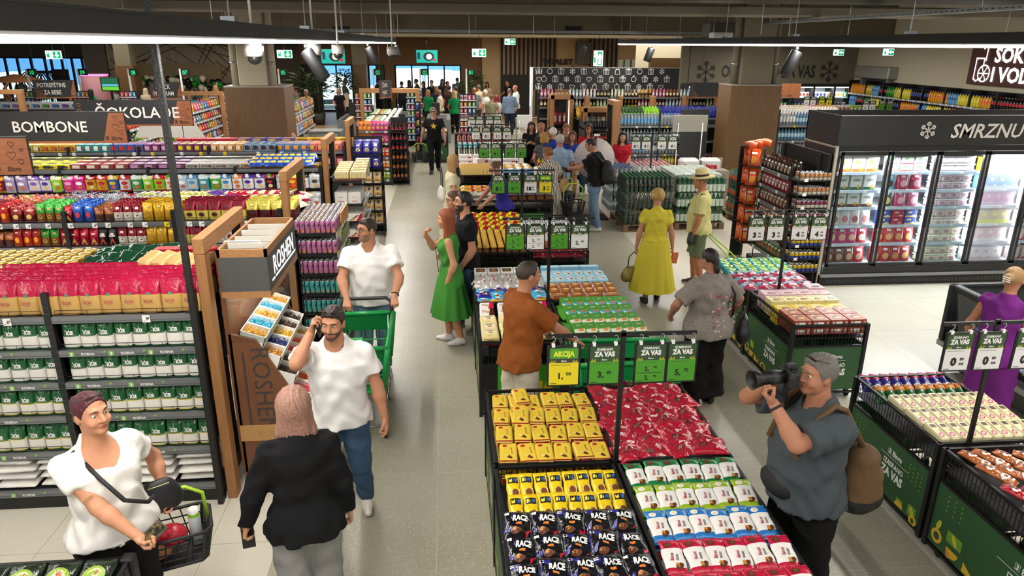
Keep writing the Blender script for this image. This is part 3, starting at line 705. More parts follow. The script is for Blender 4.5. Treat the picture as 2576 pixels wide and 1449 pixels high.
for i in range(9):
 for k in range(4):put('flour_sack',BIG[0 if k==3 else 1+(i+k)%2],(-2.03-i*.33+(.0 if i<3 else-.05),5.32+rt.uniform(-.01,.01),.17+k*.068),'five kilo sugar sack, %s up in the %s pile from the post'%(nth(k),nth(i)),'sack',None,rt.uniform(-.05,.05),sc=(1,1,.85))
def brownsug(seed):return pouch(.15,.095,.255,[(.56,BRN),(1,PINK)],[(p_poly([(-.98,.5),(.98,.62),(.98,.66),(-.98,.66)]),PINK),(p_text('ŠEĆER',.085,-.1,.36,.03,0,.8),M('#b5564e',.5)),(p_rect(-.2,.12,.55,.62,3,1),M('#3b8a6a',.5)),(p_rect(-.3,.2,.28,.29,3,1),M('#8a6a3a',.5))],seed=seed,top_d=.05,crimp=.02)
BS=[P('brown_sugar_bag#%d'%s,lambda s=s:brownsug(s))for s in range(3)]
row('brown_sugar_bag',[BS[rt.randrange(3)]for _ in range(11)],-3.32+.0,.142,5.17,1.615,'brown sugar bag with crimson top on the top shelf','sugar bag','the wooden post',deep=5,dy=.09,zs=.004,rj=.07)
def caramel(seed):return pouch(.15,.09,.22,[(.13,film('#5a2326')),(.78,film('#c99c66')),(1,film('#b98a5a'))],[(p_text('Šećer',.17,0,.5,.04,.12,.7),M('#4d1f22',.5)),(p_rect(-.4,-.02,.73,.83,3,1),film('#a3243c'))],seed=seed,crimp=.02)
CS=[P('caramel#%d'%s,lambda s=s:caramel(s))for s in range(2)]
row('caramel_sugar_bag',[CS[i%2]for i in range(6)],-4.246,.158,5.17,1.615,'tan and maroon sugar bag on the top shelf','sugar bag','the crimson-topped bags',deep=5,dy=.1,rj=.1)
GLJ=P('gold_jar',lambda:jar(.05,.115,M('#7a5a20',.3,.3),M('#b98a35',.3,.5),M('#d8b45a',.25,.6)))
for i in range(8):
 for j in range(5):put('gold_lid_jar',GLJ,(-3.02-i*.108,5.68+j*.11,1.72 if j<9 else 1.6),'instant coffee jar with flat gold lid behind the tan sugar bags','jar','gold lid coffee jars')
q=MB();q.box(-4.0,-2.92,5.62,6.2,1.62,1.715,CHAR);tag(q.build('display_riser'),'low dark riser tray under the gold lid jars','riser')
GPK=[P('gpk#%d'%s,lambda s=s:pillow(.2,.26,.08,[(1,film('#17402a',.16))],[(p_rect(-.5,.45,-.75,-.3,3,3),M('#dcdccc',.4)),(p_ell(0,-.45,.25,.15),M('#5d6a4a',.5))],seed=s,lump=.25))for s in range(3)]
for i in range(7):
 for j in range(4):put('green_coffee_pack',GPK[(i+j)%3],(-2.88+i*.115,5.62+j*.13,1.66+.03*j+.015*(i%3)),'dark green foil coffee pack heaped behind the crimson bags, rank %s from the front'%('one','two','three','four')[j],'coffee pack','dark green coffee packs rank %d'%j,rt.uniform(-.4,.4),.55+rt.uniform(-.15,.15))
RBX=P('rbx',lambda:carton(.17,.1,.075,M('#b01f2e',.35),fprints=[(p_rect(-.75,.1,.35,.75),K_),(p_ell(-.35,.55,.14,.12),CARAM),(p_rect(.3,.8,.4,.6),W_)]))
for i in range(3):
 for k in range(4):put('red_coffee_box',RBX,(-2.27+i*.175-(.0),5.78,1.62+k*.078),'red coffee pod carton, %s from the bottom in the %s stack'%(nth(k),nth(i)),'box')
FPB=[P('fpb#%d'%s,lambda s=s:pillow(.13,.19,.075,[(.9,film('#c9a468',.3)),(1,PINK)],seed=s,lump=.2))for s in range(2)]
for i in range(5):put('brown_sugar_bag',FPB[i%2],(-2.32+i*.115,5.6-.02*i,1.86),'brown sugar bag lying flat on the crimson bags, %s from the post'%nth(4-i),'sugar bag',None,-.5,.35)
# ======== second gondola: coffee
gondola('second black gondola, loaded with coffee bags behind the sugar',-7.6,-1.87,8.0,9.06,[1.62,1.35,1.085,.82,.55],5,[tg(-5.4,-2.2,16),tg(-5.4,-2.2,10),(),()],wires=(0,1,2,3),up_top=1.75)
def coffee(c1,c2,c3=None,t=None,h=.2,w=.098,seed=0,shape='cup',fo=True):
 F=foil if fo else film;A,B=F(c1),F(c2);C3=M(c3 or '#f0ead8',.4);pr=[]
 if shape=='cup':pr=[(p_ell(0,.3,.5,.11),C3),(p_ell(0,.31,.36,.07),M('#3a1d10',.4)),(p_rect(-.35,.35,.66,.78),C3)]
 if shape=='sun':pr=[(p_ell(0,.38,.45,.16),C3),(p_rect(-.3,.3,.74,.82),M('#f5d9a0',.4))]
 if shape=='stripe':pr=[(p_poly([(-.7,.1),(.1,.1),(.7,.8),(-.1,.8)]),C3)]
 if shape=='tri':pr=[(p_poly([(-.7,.06),(.7,.06),(0,.45)]),C3),(p_rect(-.4,.4,.6,.68),M('#f3e7d0',.4))]
 if t:pr.append((p_text(t,.13,0,.55,.04,.05,.55),M('#f5f0e4',.4)))
 return pouch(w,.065,h,[(.5,B),(1,A)],pr,seed=seed,rows=7,n=16,crimp=.02)
CF=dict(goa=('#7a1420','#6d1119','#e9e0d0','goa',.2,.1,1,'cup'),fire=('#a3181c','#c23a16','#f2a21e',None,.2,.095,2,'sun'),sugr=('#7a1418','#5d1114','#d8b060',None,.165,.13,3,'sun'),grn=('#2f8a2a','#8a5a1e','#c9a050',None,.2,.095,4,'cup'),sred=('#b8202c','#8a1a20','#e9d090',None,.165,.08,5,'tri'),blu=('#1f55b0','#1a4a9e','#d03040',None,.2,.11,6,'sun'),bro=('#9a5a30','#5a3020','#5a3a80',None,.16,.095,7,'stripe'),wma=('#8a1226','#e6d9c8','#f4efe6',None,.2,.1,8,'cup'),gol=('#d8a820','#c9981e','#b0801a',None,.205,.11,9,'sun'),blk=('#141414','#1a1412','#b8402a','CREMA',.2,.1,10,'tri'),cri=('#b81232','#a81030','#c9a050',None,.2,.1,11,'tri'),yel=('#8c2030','#e2d060','#5a1a24',None,.215,.13,12,'cup'),mar=('#d8c858','#5c141c','#3a2014',None,.21,.13,13,'sun'),whr=('#e8e4dc','#e8e4dc','#7a2a2a',None,.2,.11,14,'sun'),min=('#5a2418','#4d1e16','#6a2c1c','MINAS',.21,.13,15,''),brn=('#6a3020','#4a2016','#b06a3a',None,.2,.12,16,'stripe'))
CD=dict(goa='dark red coffee bag with white letters',fire='flame coloured coffee bag',sugr='dark red coffee box-bag',grn='green and brown coffee bag',sred='small red coffee bag',blu='bright blue coffee bag',bro='brown and purple coffee bag',wma='maroon and white coffee bag with cup',gol='shiny gold coffee bag',blk='black coffee bag',cri='crimson coffee bag with gold triangle',yel='yellow and maroon coffee bag',mar='maroon coffee bag with pale yellow top',whr='white coffee bag with brown cup',min='brown coffee bag with white lettering',brn='brown coffee bag')
def cfm(k):return P('coffee_'+k,lambda:coffee(CF[k][0],CF[k][1],CF[k][2],CF[k][3],CF[k][4],CF[k][5],CF[k][6],CF[k][7]))
def coffee_row(spec,x0,y,z,shelf,deep,scale=1.0):
 x=x0;seen=[]
 for k,n in spec:
  dx=CF[k][5]*1.04*scale
  row('coffee_bag',[cfm(k)]*n,x+dx/2,dx,y,z,CD[k]+', %s coffee shelf%s'%(shelf,{0:'',1:', second such run'}[seen.count(k)]),'coffee bag','its aisle end',deep=deep,dy=.085,rj=.08)
  x+=dx*n;seen.append(k)
 return x
coffee_row([('goa',3),('fire',1),('sugr',2),('grn',3),('sred',1),('blu',2),('bro',2),('wma',3),('gol',3)],-5.15,8.07,1.625,'top',4)
coffee_row([('yel',5),('mar',4)],-2.92+.0,8.07,1.625,'top',4)
coffee_row([('blk',2),('bro',2),('fire',3),('grn',2),('cri',4),('blk',2),('wma',3),('gol',3),('yel',3),('whr',5)],-5.15,8.07,1.355,'second',2,.98)
coffee_row([('brn',4),('min',4)],-2.85,8.07,1.09,'third',2);coffee_row([('min',4),('brn',4)],-2.85,8.07,.825,'fourth',2)
# loose sweets and bag heaps on the far side of its top
def heap(name,x0,x1,y0,y1,z,hexes,n,s,label,cat='sweets',amp=.05):
 rr=random.Random(int(abs(x0*100))+n);mb=MB()
 for k in range(n):
  x,y=rr.uniform(x0,x1),rr.uniform(y0,y1);c=film(rr.choice(hexes),.2)
  T=TR(x,y,z+rr.uniform(0,amp),rr.uniform(0,6.3),rr.uniform(-.7,.7));e=s*.45
  mb.add([(-s,-e,0),(-s,e,0),(-s*.45,0,e*.25),(s,-e,0),(s,e,0),(s*.45,0,e*.25),(0,-e,0),(0,e,0),(0,0,e),(0,0,-e)],[(0,1,2),(3,5,4),(2,6,8),(2,8,7),(5,8,6),(5,7,8),(2,9,6),(2,7,9),(5,6,9),(5,9,7)],c,T=T)
 return tag(mb.build(name),label,cat,None,'stuff')
heap('wrapped_sweets',-5.9,-4.55,8.55,9.0,1.64,['#e8823a','#f0a060','#e06a2a'],900,.026,'loose orange wrapped sweets spread over the tray behind the coffee',amp=.12)
heap('wrapped_sweets',-4.5,-3.35,8.6,9.0,1.64,['#b9bcc4','#d8dadf','#9aa0ac','#8c7ab0'],900,.026,'loose silver wrapped sweets spread over the tray behind the coffee',amp=.14)
HB={}
def snackbag(c1,c2,c3,w=.15,h=.2,t=.05,s=0,txt=None):
 pr=[(p_ell(0,.05,.6,.38),M(c3,.35)),(p_ell(.1,-.45,.35,.22),M(c2,.35))]
 if txt:pr.append((p_text(txt,.3,0,.1,.05,.1,.8),M('#4a2a7a' if c1>'#c' else '#ffffff',.4)))
 return pillow(w,h,t,[(-.6,film(c2)),(.7,film(c1)),(1,film(c2))],pr,seed=s,nu=10,nv=10,lump=.1)
def sb(c1,c2,c3,**k):key='snack_bag#%s%s%s%s'%(c1,c2,c3,sorted(k.items()));return P(key,lambda:snackbag(c1,c2,c3,**k))
for i in range(12):
 for j in range(3):put('sweet_bag',sb('#c8c23a','#e9e9d0','#3a6ab0'),(-3.6+i*.075,8.62+j*.14,1.66+.02*j),'yellow and blue sweet bag leaning in the heap behind the coffee, rank %s'%('one','two','three')[j],'sweet bag','yellow blue bags rank %d'%j,rt.uniform(-.2,.2)+1.2,.5)
for i in range(17):
 for j in range(3):
  c=(('#b01c3a','#e8dcc0','#efe6c8'),('#e6d9a0','#8c1c2c','#f2ead0'),('#6a4aa0','#4a2f80','#e0d8f0'))[(i//3+j)%3 if i<6 else(i+j)%2]
  put('sweet_bag',sb(*c,w=.17),(-2.78+i*.062,8.58+j*.15,1.67+.025*j),'maroon, cream or purple sweet bag lying in the heap at the aisle end, rank %s'%('one','two','three')[j],'sweet bag','maroon cream bags rank %d'%j,rt.uniform(-.5,.5)+1.2,.3)
  # ======== third gondola: hanging candy bags
g3=gondola('third black gondola with candy bags hanging on hooks',-9.2,-1.87,10.78,11.75,[1.74,.9,.55],6,[(),(),()],wires=(0,),up_top=1.78)
HC1='#d0387a #7a1c28 #a690c0 #a690c0 #e4dcec #e4dcec #8fd02a #d8308c #d8308c #c9a02a #c9a02a #2a50a8 #e0d8d4 #3a9a50 #8fd02a #8fd02a #e8e2d8 #b8d0e0 #b8d0e0 #3aa0a0 #4aa83a #e9edf2 #e9edf2 #f2f0f4 #f2f0f4 #1a1618 #d8dce0 #d8402a #e8e8ea #d6d6d8'.split()
HC2='#e0b020 #e0b020 #c8b8d8 #c8b8d8 #e0a0cc #e0a0cc #a0c82a #f0c020 #f0c020 #d8b040 #c02a34 #e8b0c8 #4a80b8 #e8b050 #b82a34 #b82a34 #7a90b8 #b8c0c8 #b8c0c8 #50a850 #50a850 #c8ccd0 #6a2a90 #d0d2d6 #d0d2d6 #c8c8cc #c8c8cc #c0c4c8 #e8e8ea #d6d6d8'.split()
HC3='#f4e9d0 #e8a020 #ffffff #ffffff #8a60b0 #5a3a90 #e8f0a0 #ffb0d8 #ffffff #a01c24 #d02a2a #e0c030 #c02434 #e0f0e0 #f0f0c0 #e02a3a #e8823a #ffffff #5a90c0 #e0f0f0 #f0f8e0 #3a8ac0 #e8823a #5a2f9a #5a2f9a #b02a34 #8a94a0 #f0d020 #303030 #404040'.split()
CNM={'#d':'pink','#7':'dark red','#a':'lilac','#e':'pale','#8':'lime','#c':'golden','#2':'blue','#3':'green','#b':'light blue','#4':'green','#f':'white','#1':'black','#5':'green','#6':'purple'}
def hangbag(c,d):return pillow(.15,.21,.06,[(-.82,film(d)),(.62,film(c)),(1,film(d if d not in('#ffffff','#404040')else c))],[(p_ell(0,.15,.62,.25),M(d,.35)),(p_ell(.15,-.4,.45,.25),M('#e8c890' if d<'#c' else '#d06a3a',.4)),(p_rect(-.3,.3,.75,.95,2,2),PRICE)],seed=hash(c)%50,nu=10,nv=10,lump=.12)
for ri,(cl,z)in enumerate(((HC1,1.44),(HC2,1.17))):
 for i,c in enumerate(cl):
  x=-6.55+i*.158;me=P('hang#%s%s'%(c,HC3[(i+ri*3)%30]),lambda:hangbag(c,HC3[(i+ri*3)%30]))
  for j in range(2):
   put('hanging_candy_bag',me,(x+rt.uniform(-.008,.008),10.80+j*.07,z+.105),'%s candy bag hanging in the %s row of hooks, %s'%(CNM.get(c[:2],'bright'),('upper','lower')[ri],('%s from the far side'%nth(i)if i<15 else '%s from the aisle'%nth(29-i))if j==0 else 'behind the front one'),'candy bag','candy bags behind the front ones' if j else None,rt.uniform(-.12,.12),PI/2+.05)
  q=MB();q.tube([(x,11.1,z+.235),(x,10.72,z+.235),(x,10.71,z+.255)],.003,STEEL,4);q.box(x-.024,x+.024,10.705,10.708,z+.2,z+.24,GRN if i%9==7 else PRICE);q.build('hook',g3)
def boxm(w,l,h,c,d,s=0):return P('box#%s%s%g%g%g'%(c,d,w,l,h),lambda:carton(w,l,h,M(c,.4),tprints=[(p_rect(-.7,.7,-.5,.6),M(d,.4))],fprints=[(p_rect(-.8,.3,.2,.8),M(d,.4)),(p_ell(.5,.45,.25,.3),M('#7a4a2a',.4))]))
def boxrow(x0,x1,y,z,pal,w,l,h,shelf,deep=3,stack=1,name='chocolate_box',dz=0,cn='chocolate box'):
 x=x0;i=0
 while x<x1:
  c,d,desc=pal[i//4%len(pal)];n=i%4
  for j in range(deep):
   for k in range(stack):put(name,boxm(w,l,h,c,d),(x+w/2,y+l/2+j*(l+.012),z+k*h+dz*j),'%s %s on %s%s'%(desc,cn,shelf,'' if j==0 and k==stack-1 else ', ranks behind'),'box','%s %s %s %d'%(desc,cn,shelf,j==0 and k==stack-1),rt.uniform(-.04,.04))
  x+=w+.01;i+=1
PAL3=[('#c2344c','#e8b0bc','pink'),('#d9d23a','#2a2a1a','yellow and black'),('#8a2a3a','#e8d8c0','maroon'),('#5a2350','#c890c0','plum'),('#b9b6ae','#8a8478','grey'),('#c9b48a','#8a5a3a','tan'),('#b8242c','#f0e0d8','red'),('#4aa0a8','#e0e8e8','teal'),('#d4d0ca','#a02a2a','white')]
boxrow(-7.0,-2.9,10.84,1.745,PAL3,.19,.2,.07,'the top of the hook gondola',3,1,dz=.01)
for i in range(9):
 for j in range(3):put('sweet_bag',sb('#1f4fb8','#1a3f9a','#e8c030'),(-2.86+i*.1,10.9+j*.2,1.78+.02*j),'bright blue sweet bag heaped on the hook gondola top, rank %s'%('one','two','three')[j],'sweet bag','blue bags rank %d'%j,rt.uniform(-.6,.6),.3)
boxrow(-2.9,-1.95,10.84,1.745,[('#d9a820','#2a3a8a','yellow')],.16,.2,.05,'the aisle end of the hook gondola top',1)
# ======== fourth gondola: chocolates
gondola('fourth black gondola with chocolate boxes in front of the wood column',-11.5,-1.87,13.42,14.42,[1.62,1.35,1.085],8,[tg(-8,-2,14),(),()],wires=(0,),up_top=1.72)
PAL4=[('#b03040','#e8c0b8','red and pink'),('#c9b04a','#f0e6c0','yellow'),('#d8b030','#c86a2a','gold'),('#2a8a90','#e8f0e8','teal'),('#2a5aa0','#c02a3a','blue and red'),('#6a1f5a','#c8a0c0','plum'),('#6a1f5a','#e0d030','plum with yellow tag'),('#d8a060','#f0e0c0','tan'),('#8aa8c8','#2a2a2a','blue and black'),('#5a8ac8','#e8a04a','sky blue'),('#d86a7a','#e8a04a','salmon'),('#e8b8b8','#fbe9e6','pale pink'),('#e0a8a8','#f6dcd8','pale rose'),('#6a4aa0','#2a4a2a','purple'),('#5a3a94','#e08a2a','violet'),('#6a4aa0','#2a4a2a','purple')]
boxrow(-8.3,-1.95,13.46,1.625,PAL4,.135,.2,.13,'the top of the chocolate gondola',2)
boxrow(-8.3,-1.95,13.46,1.355,[('#8a1c2c','#e0b0a8','maroon'),('#4a1f4a','#c8a0c0','plum'),('#c8c4be','#b02a34','white and red'),('#5a3a94','#2a2a5a','violet')],.18,.2,.16,'the second shelf of the chocolate gondola',1)
boxrow(-5.0,-1.95,13.98,1.625,[('#c02030','#a01824','red'),('#5a4aa0','#c9a04a','violet and gold'),('#d8b030','#8a5a1a','gold'),('#e8e2da','#b02030','white'),('#b82434','#e0c0a0','crimson')],.26,.18,.055,'the far side top of the chocolate gondola',1,3)
# ======== aisle end caps with their oak arches
def arch(y0,y1,lab,x0=-1.83,w_=.075,z1=2.17,d=.12):
 t=thing('oak_arch',lab,'arch',((x0*2+w_)/2,y0,0));q=MB();q.rbox(-w_/2,w_/2,0,d,0,z1-.12,OAK,.006);q.build('post',t)
 q=MB();q.rbox(-w_/2-.002,w_/2+.002,0,y1-y0,z1-.12,z1,OAKH,.006);q.build('lintel',t)
 q=MB();q.rbox(-w_/2,w_/2,y1-y0-d,y1-y0,0,z1-.12,OAK,.006);q.box(-w_/2-.003,w_/2,y1-y0-d-.003,y1-y0-d,.0,z1-.12,BLK);q.build('post',t)
for y0,y1,l in((5.12,6.2,'oak arch beside the big striped sweets stand, nearest of the aisle arches'),(7.97,9.0,'oak arch at the shelves of pink and turquoise cans'),(10.76,11.62,'oak arch before the cream biscuit cartons'),(13.4,14.2,'farthest oak arch, before the purple chocolate bags')):arch(y0,y1,l)
q=MB();q.box(-1.885,-1.845,5.04,5.085,0,5.0,M('#161616',.5,0,(60,.4)));tag(q.build('steel_pole'),'tall black steel pole rising from the gondola corner to the ceiling','pole')
# pick-and-mix sweets stand
t=thing('sweets_stand','walnut pick-and-mix sweets stand with lit white letters on its header','sweets stand',(-1.72,5.3,0));q=MB()
SX=[(0,.12),(.62,.12),(.62,.42),(.56,.62),(.2,1.30),(0,1.36)]
def side(y,m_):
 q=MB();q.loft([[(x,y,z)for x,z in SX],[(x,y+.03,z)for x,z in SX]],m_,smooth=False);return q
WAL2=wood_mat('walnut_panel','#7b4f30','#633d24',(10,10,1));TXG=M('#3b3631',.5)
q=side(0,WAL2);
q.text('ROSHEN',.145,TXG,(.155,-.003,.86),(0,0,-1),(1,0,0),.0,sx=1.0);q.box(.085,.1,-.003,0,.5,1.2,TXG)
q.build('side_panel',t);q=side(1.0,WAL2);q.build('side_panel',t)
q=MB();q.box(0,.62,.02,1.02,0,.12,BLK);q.build('plinth',t)
q=MB();q.box(0.0,.6,-.012,-.002,.42,.56,M('#b58a55',.35));q.text('ROSHEN',.06,M('#a87d48',.4),(.3,-.0135,.46),bold=0);q.build('wood_band',t)
q=MB();q.box(-.02,.02,0,1.03,.1,2.0,WAL2);q.build('back_panel',t)
HZ0,HZ1=1.66,2.04
q=MB();G4=M('#4a4a49',.6);q.box(.0,.36,-.02,1.02,HZ0+.05,HZ1-.06,G4);q.box(-.002,.362,-.022,1.022,HZ0,HZ0+.05,OAKH)
for(a,b,c,d)in((-.002,.362,-.022,0),(-.002,.362,1.0,1.022),(-.002,.02,-.022,1.022),(.34,.362,-.022,1.022)):q.box(a,b,c,d,HZ1-.06,HZ1,OAKH)
for k in range(1,5):q.box(.02,.34,k*.2-.004,k*.2+.004,HZ1-.05,HZ1-.005,M('#ded8ca',.5))
hd=q.build('header_box',t);q=MB();LWT=M('#ffffff',.5,emit=1.5)
q.text('ROSHEN',.15,LWT,(.363,.52,HZ0+.135),(0,1,0),(0,0,1),.012,sx=.95);q.box(.36,.3635,.2,.95,HZ0+.1,HZ0+.112,LWT);q.box(.36,.3635,.08,.16,HZ0+.1,HZ0+.112,LWT);q.build('lettering',hd)
q=MB();q.tube([(.03,.04,HZ1),(.05,.04,HZ1+.05),(.3,.04,HZ1+.05),(.33,.04,HZ1)],.006,W_,6);q.build('handle_rail',hd)
q=MB();CL=glass('#f4f8f8',.1);q.box(.02,.33,.0,.004,1.28,HZ0,CL);q.box(.326,.33,.0,1.0,1.36,HZ0,CL)
q.build('clear_hood',t);area('stand_header_light',(-1.5,5.82,1.64),.25,.9,9,(1,.95,.88),(0,math.radians(25),0))
cols=[['#d89a2a','#2aa0c0','#d89a2a','#2aa0c0','#d89a2a'],['#c98a2a','#1e2a6a','#d8b030','#4a2a1a','#3a2418'],['#3a2418','#4a2c1a','#d8402a','#e06040','#b8902a'],['#d83a4a','#e0602a','#e08a2a','#d84a6a','#7a90c8'],['#e05a3a','#d8a02a','#2f8a3a','#2f8a3a','#9a8ac8'],['#2f8a3a','#c8c82a','#d8d02a','#e0602a','#d8c02a']]
cn={'#d89a2a':'orange','#2aa0c0':'turquoise','#c98a2a':'amber','#1e2a6a':'dark blue','#d8b030':'gold','#4a2a1a':'brown','#3a2418':'dark brown','#4a2c1a':'brown','#d8402a':'red','#e06040':'coral','#b8902a':'bronze','#d83a4a':'red','#e0602a':'orange red','#e08a2a':'orange','#d84a6a':'pink','#7a90c8':'pale blue','#e05a3a':'coral','#d8a02a':'gold','#2f8a3a':'green','#9a8ac8':'lilac','#c8c82a':'lime','#d8d02a':'yellow','#d8c02a':'yellow'}
TW=M('#ece8df',.4)
for r_ in range(6):
 x0=.05+r_*.105;z=1.28-r_*.165
 for k in range(5):
  y0=.03+k*.194;q=MB();T=TR(x0,y0,z,0,0,.35);dz=.1
  for(a,b,c,d)in((0,.2,0,.006),(0,.2,.18,.186),(0,.006,0,.186),(.194,.2,0,.186)):q.box(a,b,c,d,0,dz,TW,T=T)
  q.box(0,.2,0,.186,-.004,0,TW,T=T);tr=q.build('tray',t)
  rr=random.Random(r_*9+k);mb=MB();hx=cols[r_][k]
  for e in range(120):
   s=.016 if r_<2 else .011
   c=lin(hx);f=rr.uniform(.75,1.3);cm=film(hx,.2,30)if rr.random()<.65 else film(rr.choice(cols[r_]if r_>2 else[hx]),.2,30)
   TT=T@TR(rr.uniform(.02,.18),rr.uniform(.02,.166),.06+rr.uniform(0,.03),rr.uniform(0,6),rr.uniform(-.6,.6));q2=s*.5
   mb.add([(-s,-q2,0),(-s,q2,0),(-s*.5,0,q2*.3),(s,-q2,0),(s,q2,0),(s*.5,0,q2*.3),(0,-q2,0),(0,q2,0),(0,0,q2)],[(0,1,2),(3,5,4),(2,6,8),(2,8,7),(5,8,6),(5,7,8)],cm,T=TT)
  mb.box(.01,.19,.008,.178,0,.06,film(hx,.3,30),T=T)
  o=mb.build('wrapped_sweets');o.location=(-1.72,5.3,0)
  tag(o,'%s sweets, %s tray back on the %s step of the sweets stand'%(cn[hx],nth(k),nth(r_)),'sweets',None,'stuff')
  # can shelves (end cap of the coffee gondola)
def endcap(label,y0,y1,x0,x1,levels,name='end_cap_shelf',top=None):
 t=thing(name,label,'shelving',(0,0,0));q=MB();q.box(x0,x0+.03,y0,y1,0,top or levels[0]+.05,BLK);q.build('back_panel',t);q=MB();q.box(x0,x1,y0,y1,0,.12,BLK);q.build('base',t)
 for z in levels:
  q=MB();q.box(x0,x1,y0,y1,z-.03,z,BLK);s=q.build('shelf',t);q=MB()
  q.box(x1,x1+.012,y0,y1,z-.045,z+.012,M('#a9abab',.4,.2));rr=random.Random(int(z*100))
  for k in range(5):a=y0+(y1-y0)*(k+.15)/5;q.box(x1+.012,x1+.014,a,a+.11,z-.04,z+.008,YEL if k==0 else M('#9fd06a',.5)if rr.random()<.2 else PRICE)
  q.build('price_rail',s)
 for yy in(y0+.02,y1-.02):
  q=MB();q.box(x0,x0+.05,yy-.02,yy+.02,0,(top or levels[0]+.05),BLK);q.build('upright',t)
 return t
CLV=[1.46,1.225,.985,.745,.51,.275,.1]
endcap('black end shelf of slim cans facing the aisle',7.98,9.0,-1.74,-1.27,CLV)
CPK=P('canp',lambda:can(.027,.155,M('#c478a8',.3,.3),band=(.3,M('#c77a5a',.3,.3))));CTQ=P('cant',lambda:can(.027,.155,M('#4fb0ae',.3,.3),band=(.22,M('#7ab8a8',.3,.3))));COR=P('cano',lambda:can(.027,.155,M('#d8843a',.3,.3),band=(.3,M('#e0b04a',.3,.3))))
def canp(base,nm):
 def f():
  mb=MB();hx=dict(p='#c478a8',t='#4fb0ae',o='#d8843a')[base];body=M(hx,.3,.3)
  lid=M('#c9cbcc',.25,.8);r=.027;h=.155
  mb.lathe([(r*.8,0),(r,h*.05),(r,h*.93),(r*.84,h*.985),(r*.84,h),(r*.74,h),(r*.74,h*.985),(.001,h*.985)],[lid,body,lid,lid,lid,lid,lid],14)
  def S(u,v):a=u/r-PI/2;return((r+.0006)*math.cos(a),(r+.0006)*math.sin(a),v)
  mb.print_(p_text('be',.034,0.0,.1,.03,.9),K_,S);mb.print_(p_ell(.008,.03,.012,.018,10),M('#d8903a' if base!='t' else '#c89060',.35),S);return mb
 return P('slim_can#'+base,f)
for li,z in enumerate(CLV[:6]):
 base='p' if li<3 else 't';nm='pink' if li<3 else 'turquoise'
 for i in range(8):
  for j in range(12 if li==0 else 4):
   o_=li==0 and i<5 and j>0
   put('slim_can',canp('o' if o_ else base,''),(-1.70+i*.0575,8.02+j*.0575*(1.0 if li else 1.35),z),'%s slim can, %s can shelf down'%('orange' if o_ else nm,nth(li))+(', front rank, %s from the oak post'%nth(i)if j==0 else ', ranks behind'),'can',None if j==0 else 'cans behind on can shelf %d %s'%(li,o_),rt.uniform(0,.9))
 for j in range(8):
  put('snack_pack',boxm(.02,.07,.15,'#d8843a' if li==0 else '#7a8a4a','#e8d8a0'),(-1.262,8.42+j*.075,z),'narrow snack packet at the aisle edge of can shelf %s'%('one','two','three','four','five','six')[li],'packet','snack packets edge %d'%li)
  # biscuit end cap of the hook gondola
BLV=[1.55,1.2,.93,.68,.43,.2]
endcap('black end shelf of cream biscuit and wafer cartons facing the aisle',10.76,11.75,-1.74,-1.27,BLV)
CRM=P('crm',lambda:carton(.024,.11,.13,M('#dcc98e',.45),fprints=[(p_rect(-.9,.9,0,.25),M('#6a2a22',.5)),(p_ell(0,.85,.5,.04),W_)]))
for i in range(17):
 for j in range(6):put('biscuit_packet',CRM,(-1.66+i*.0262+(.015 if i>7 else 0),10.84+j*.12,1.555+(.02*j if i>8 else .01*j)),'cream biscuit packet standing in the top tray of the biscuit end cap, rank %s'%('one','two','three','four','five','six')[j],'packet','cream biscuit packets rank %d'%j)
WBX=P('wbx',lambda:carton(.19,.13,.17,M('#e8e4dc',.5),fprints=[(p_rect(-.4,.4,.2,.25),M('#b02a34',.5)),(p_rect(-.3,.3,.55,.6),M('#b08a80',.5))]))
for i in range(2):
 for j in range(4):put('white_gift_carton',WBX,(-1.6+i*.2,10.85+j*.14,1.205),'white confectionery carton on the second biscuit shelf, %s back, %s column'%(nth(j),nth(i)),'box')
def bueno():return carton(.4,.12,.115,M('#efe9dc',.4),fprints=[(p_rect(-1,1,.0,.08,8,1),M('#c01828',.4)),(p_poly([(.55,.08),(1,.08),(1,1),(.85,1)]),M('#c01828',.4)),(p_text('bueno',.26,-.35,.55,.02,.05,.55),K_),(p_text('kinder',.1,-.55,.82,.03,0,.4),M('#c01828',.4)),(p_poly([(.05,.15),(.2,.15),(.75,.8),(.6,.85)]),CHOC),(p_ell(.3,.3,.12,.12),CARAM)])
BU=P('bueno',bueno)
for li,z in enumerate(BLV[2:5]):
 for j in range(4):put('wafer_carton',BU,(-1.5,10.83+j*.14,z+.005),'white and red wafer carton on biscuit shelf %s, %s from the front'%(('three','four','five')[li],nth(j)),'box')
 # purple bags and tan cookie packs rack next to it
def wire_rack(label,x0,x1,y0,y1,levels,h):
 t=thing('wire_rack',label,'rack');q=MB()
 for x in(x0,x1):
  for y in(y0,y1):q.tube([(x,y,0),(x,y,h)],.009,BLK,5)
 q.box(x0,x1,y1-.012,y1,0,h,BLKM);q.build('frame',t)
 for z in levels:
  q=MB();q.box(x0,x1,y0,y1,z-.012,z,BLK);q.tube([(x0,y0,z+.06),(x1,y0,z+.06)],.004,BLK,4);q.tube([(x0,y0,z+.06),(x0,y1,z+.06)],.004,BLK,4);q.tube([(x1,y0,z+.06),(x1,y1,z+.06)],.004,BLK,4);q.build('basket_shelf',t)
 return t
wire_rack('narrow black wire rack of purple bags and tan cookie packs',-1.72,-1.22,13.4,13.85,[1.56,1.3,1.02,.76,.5,.24],1.85)
PB=P('pbag',lambda:pouch(.15,.1,.24,[(1,film('#2f2a8c'))],[(p_ell(0,.3,.55,.14),M('#e8d0a8',.4)),(p_ell(0,.3,.3,.08),CHOC),(p_rect(-.4,.4,.6,.7),W_)],seed=3))
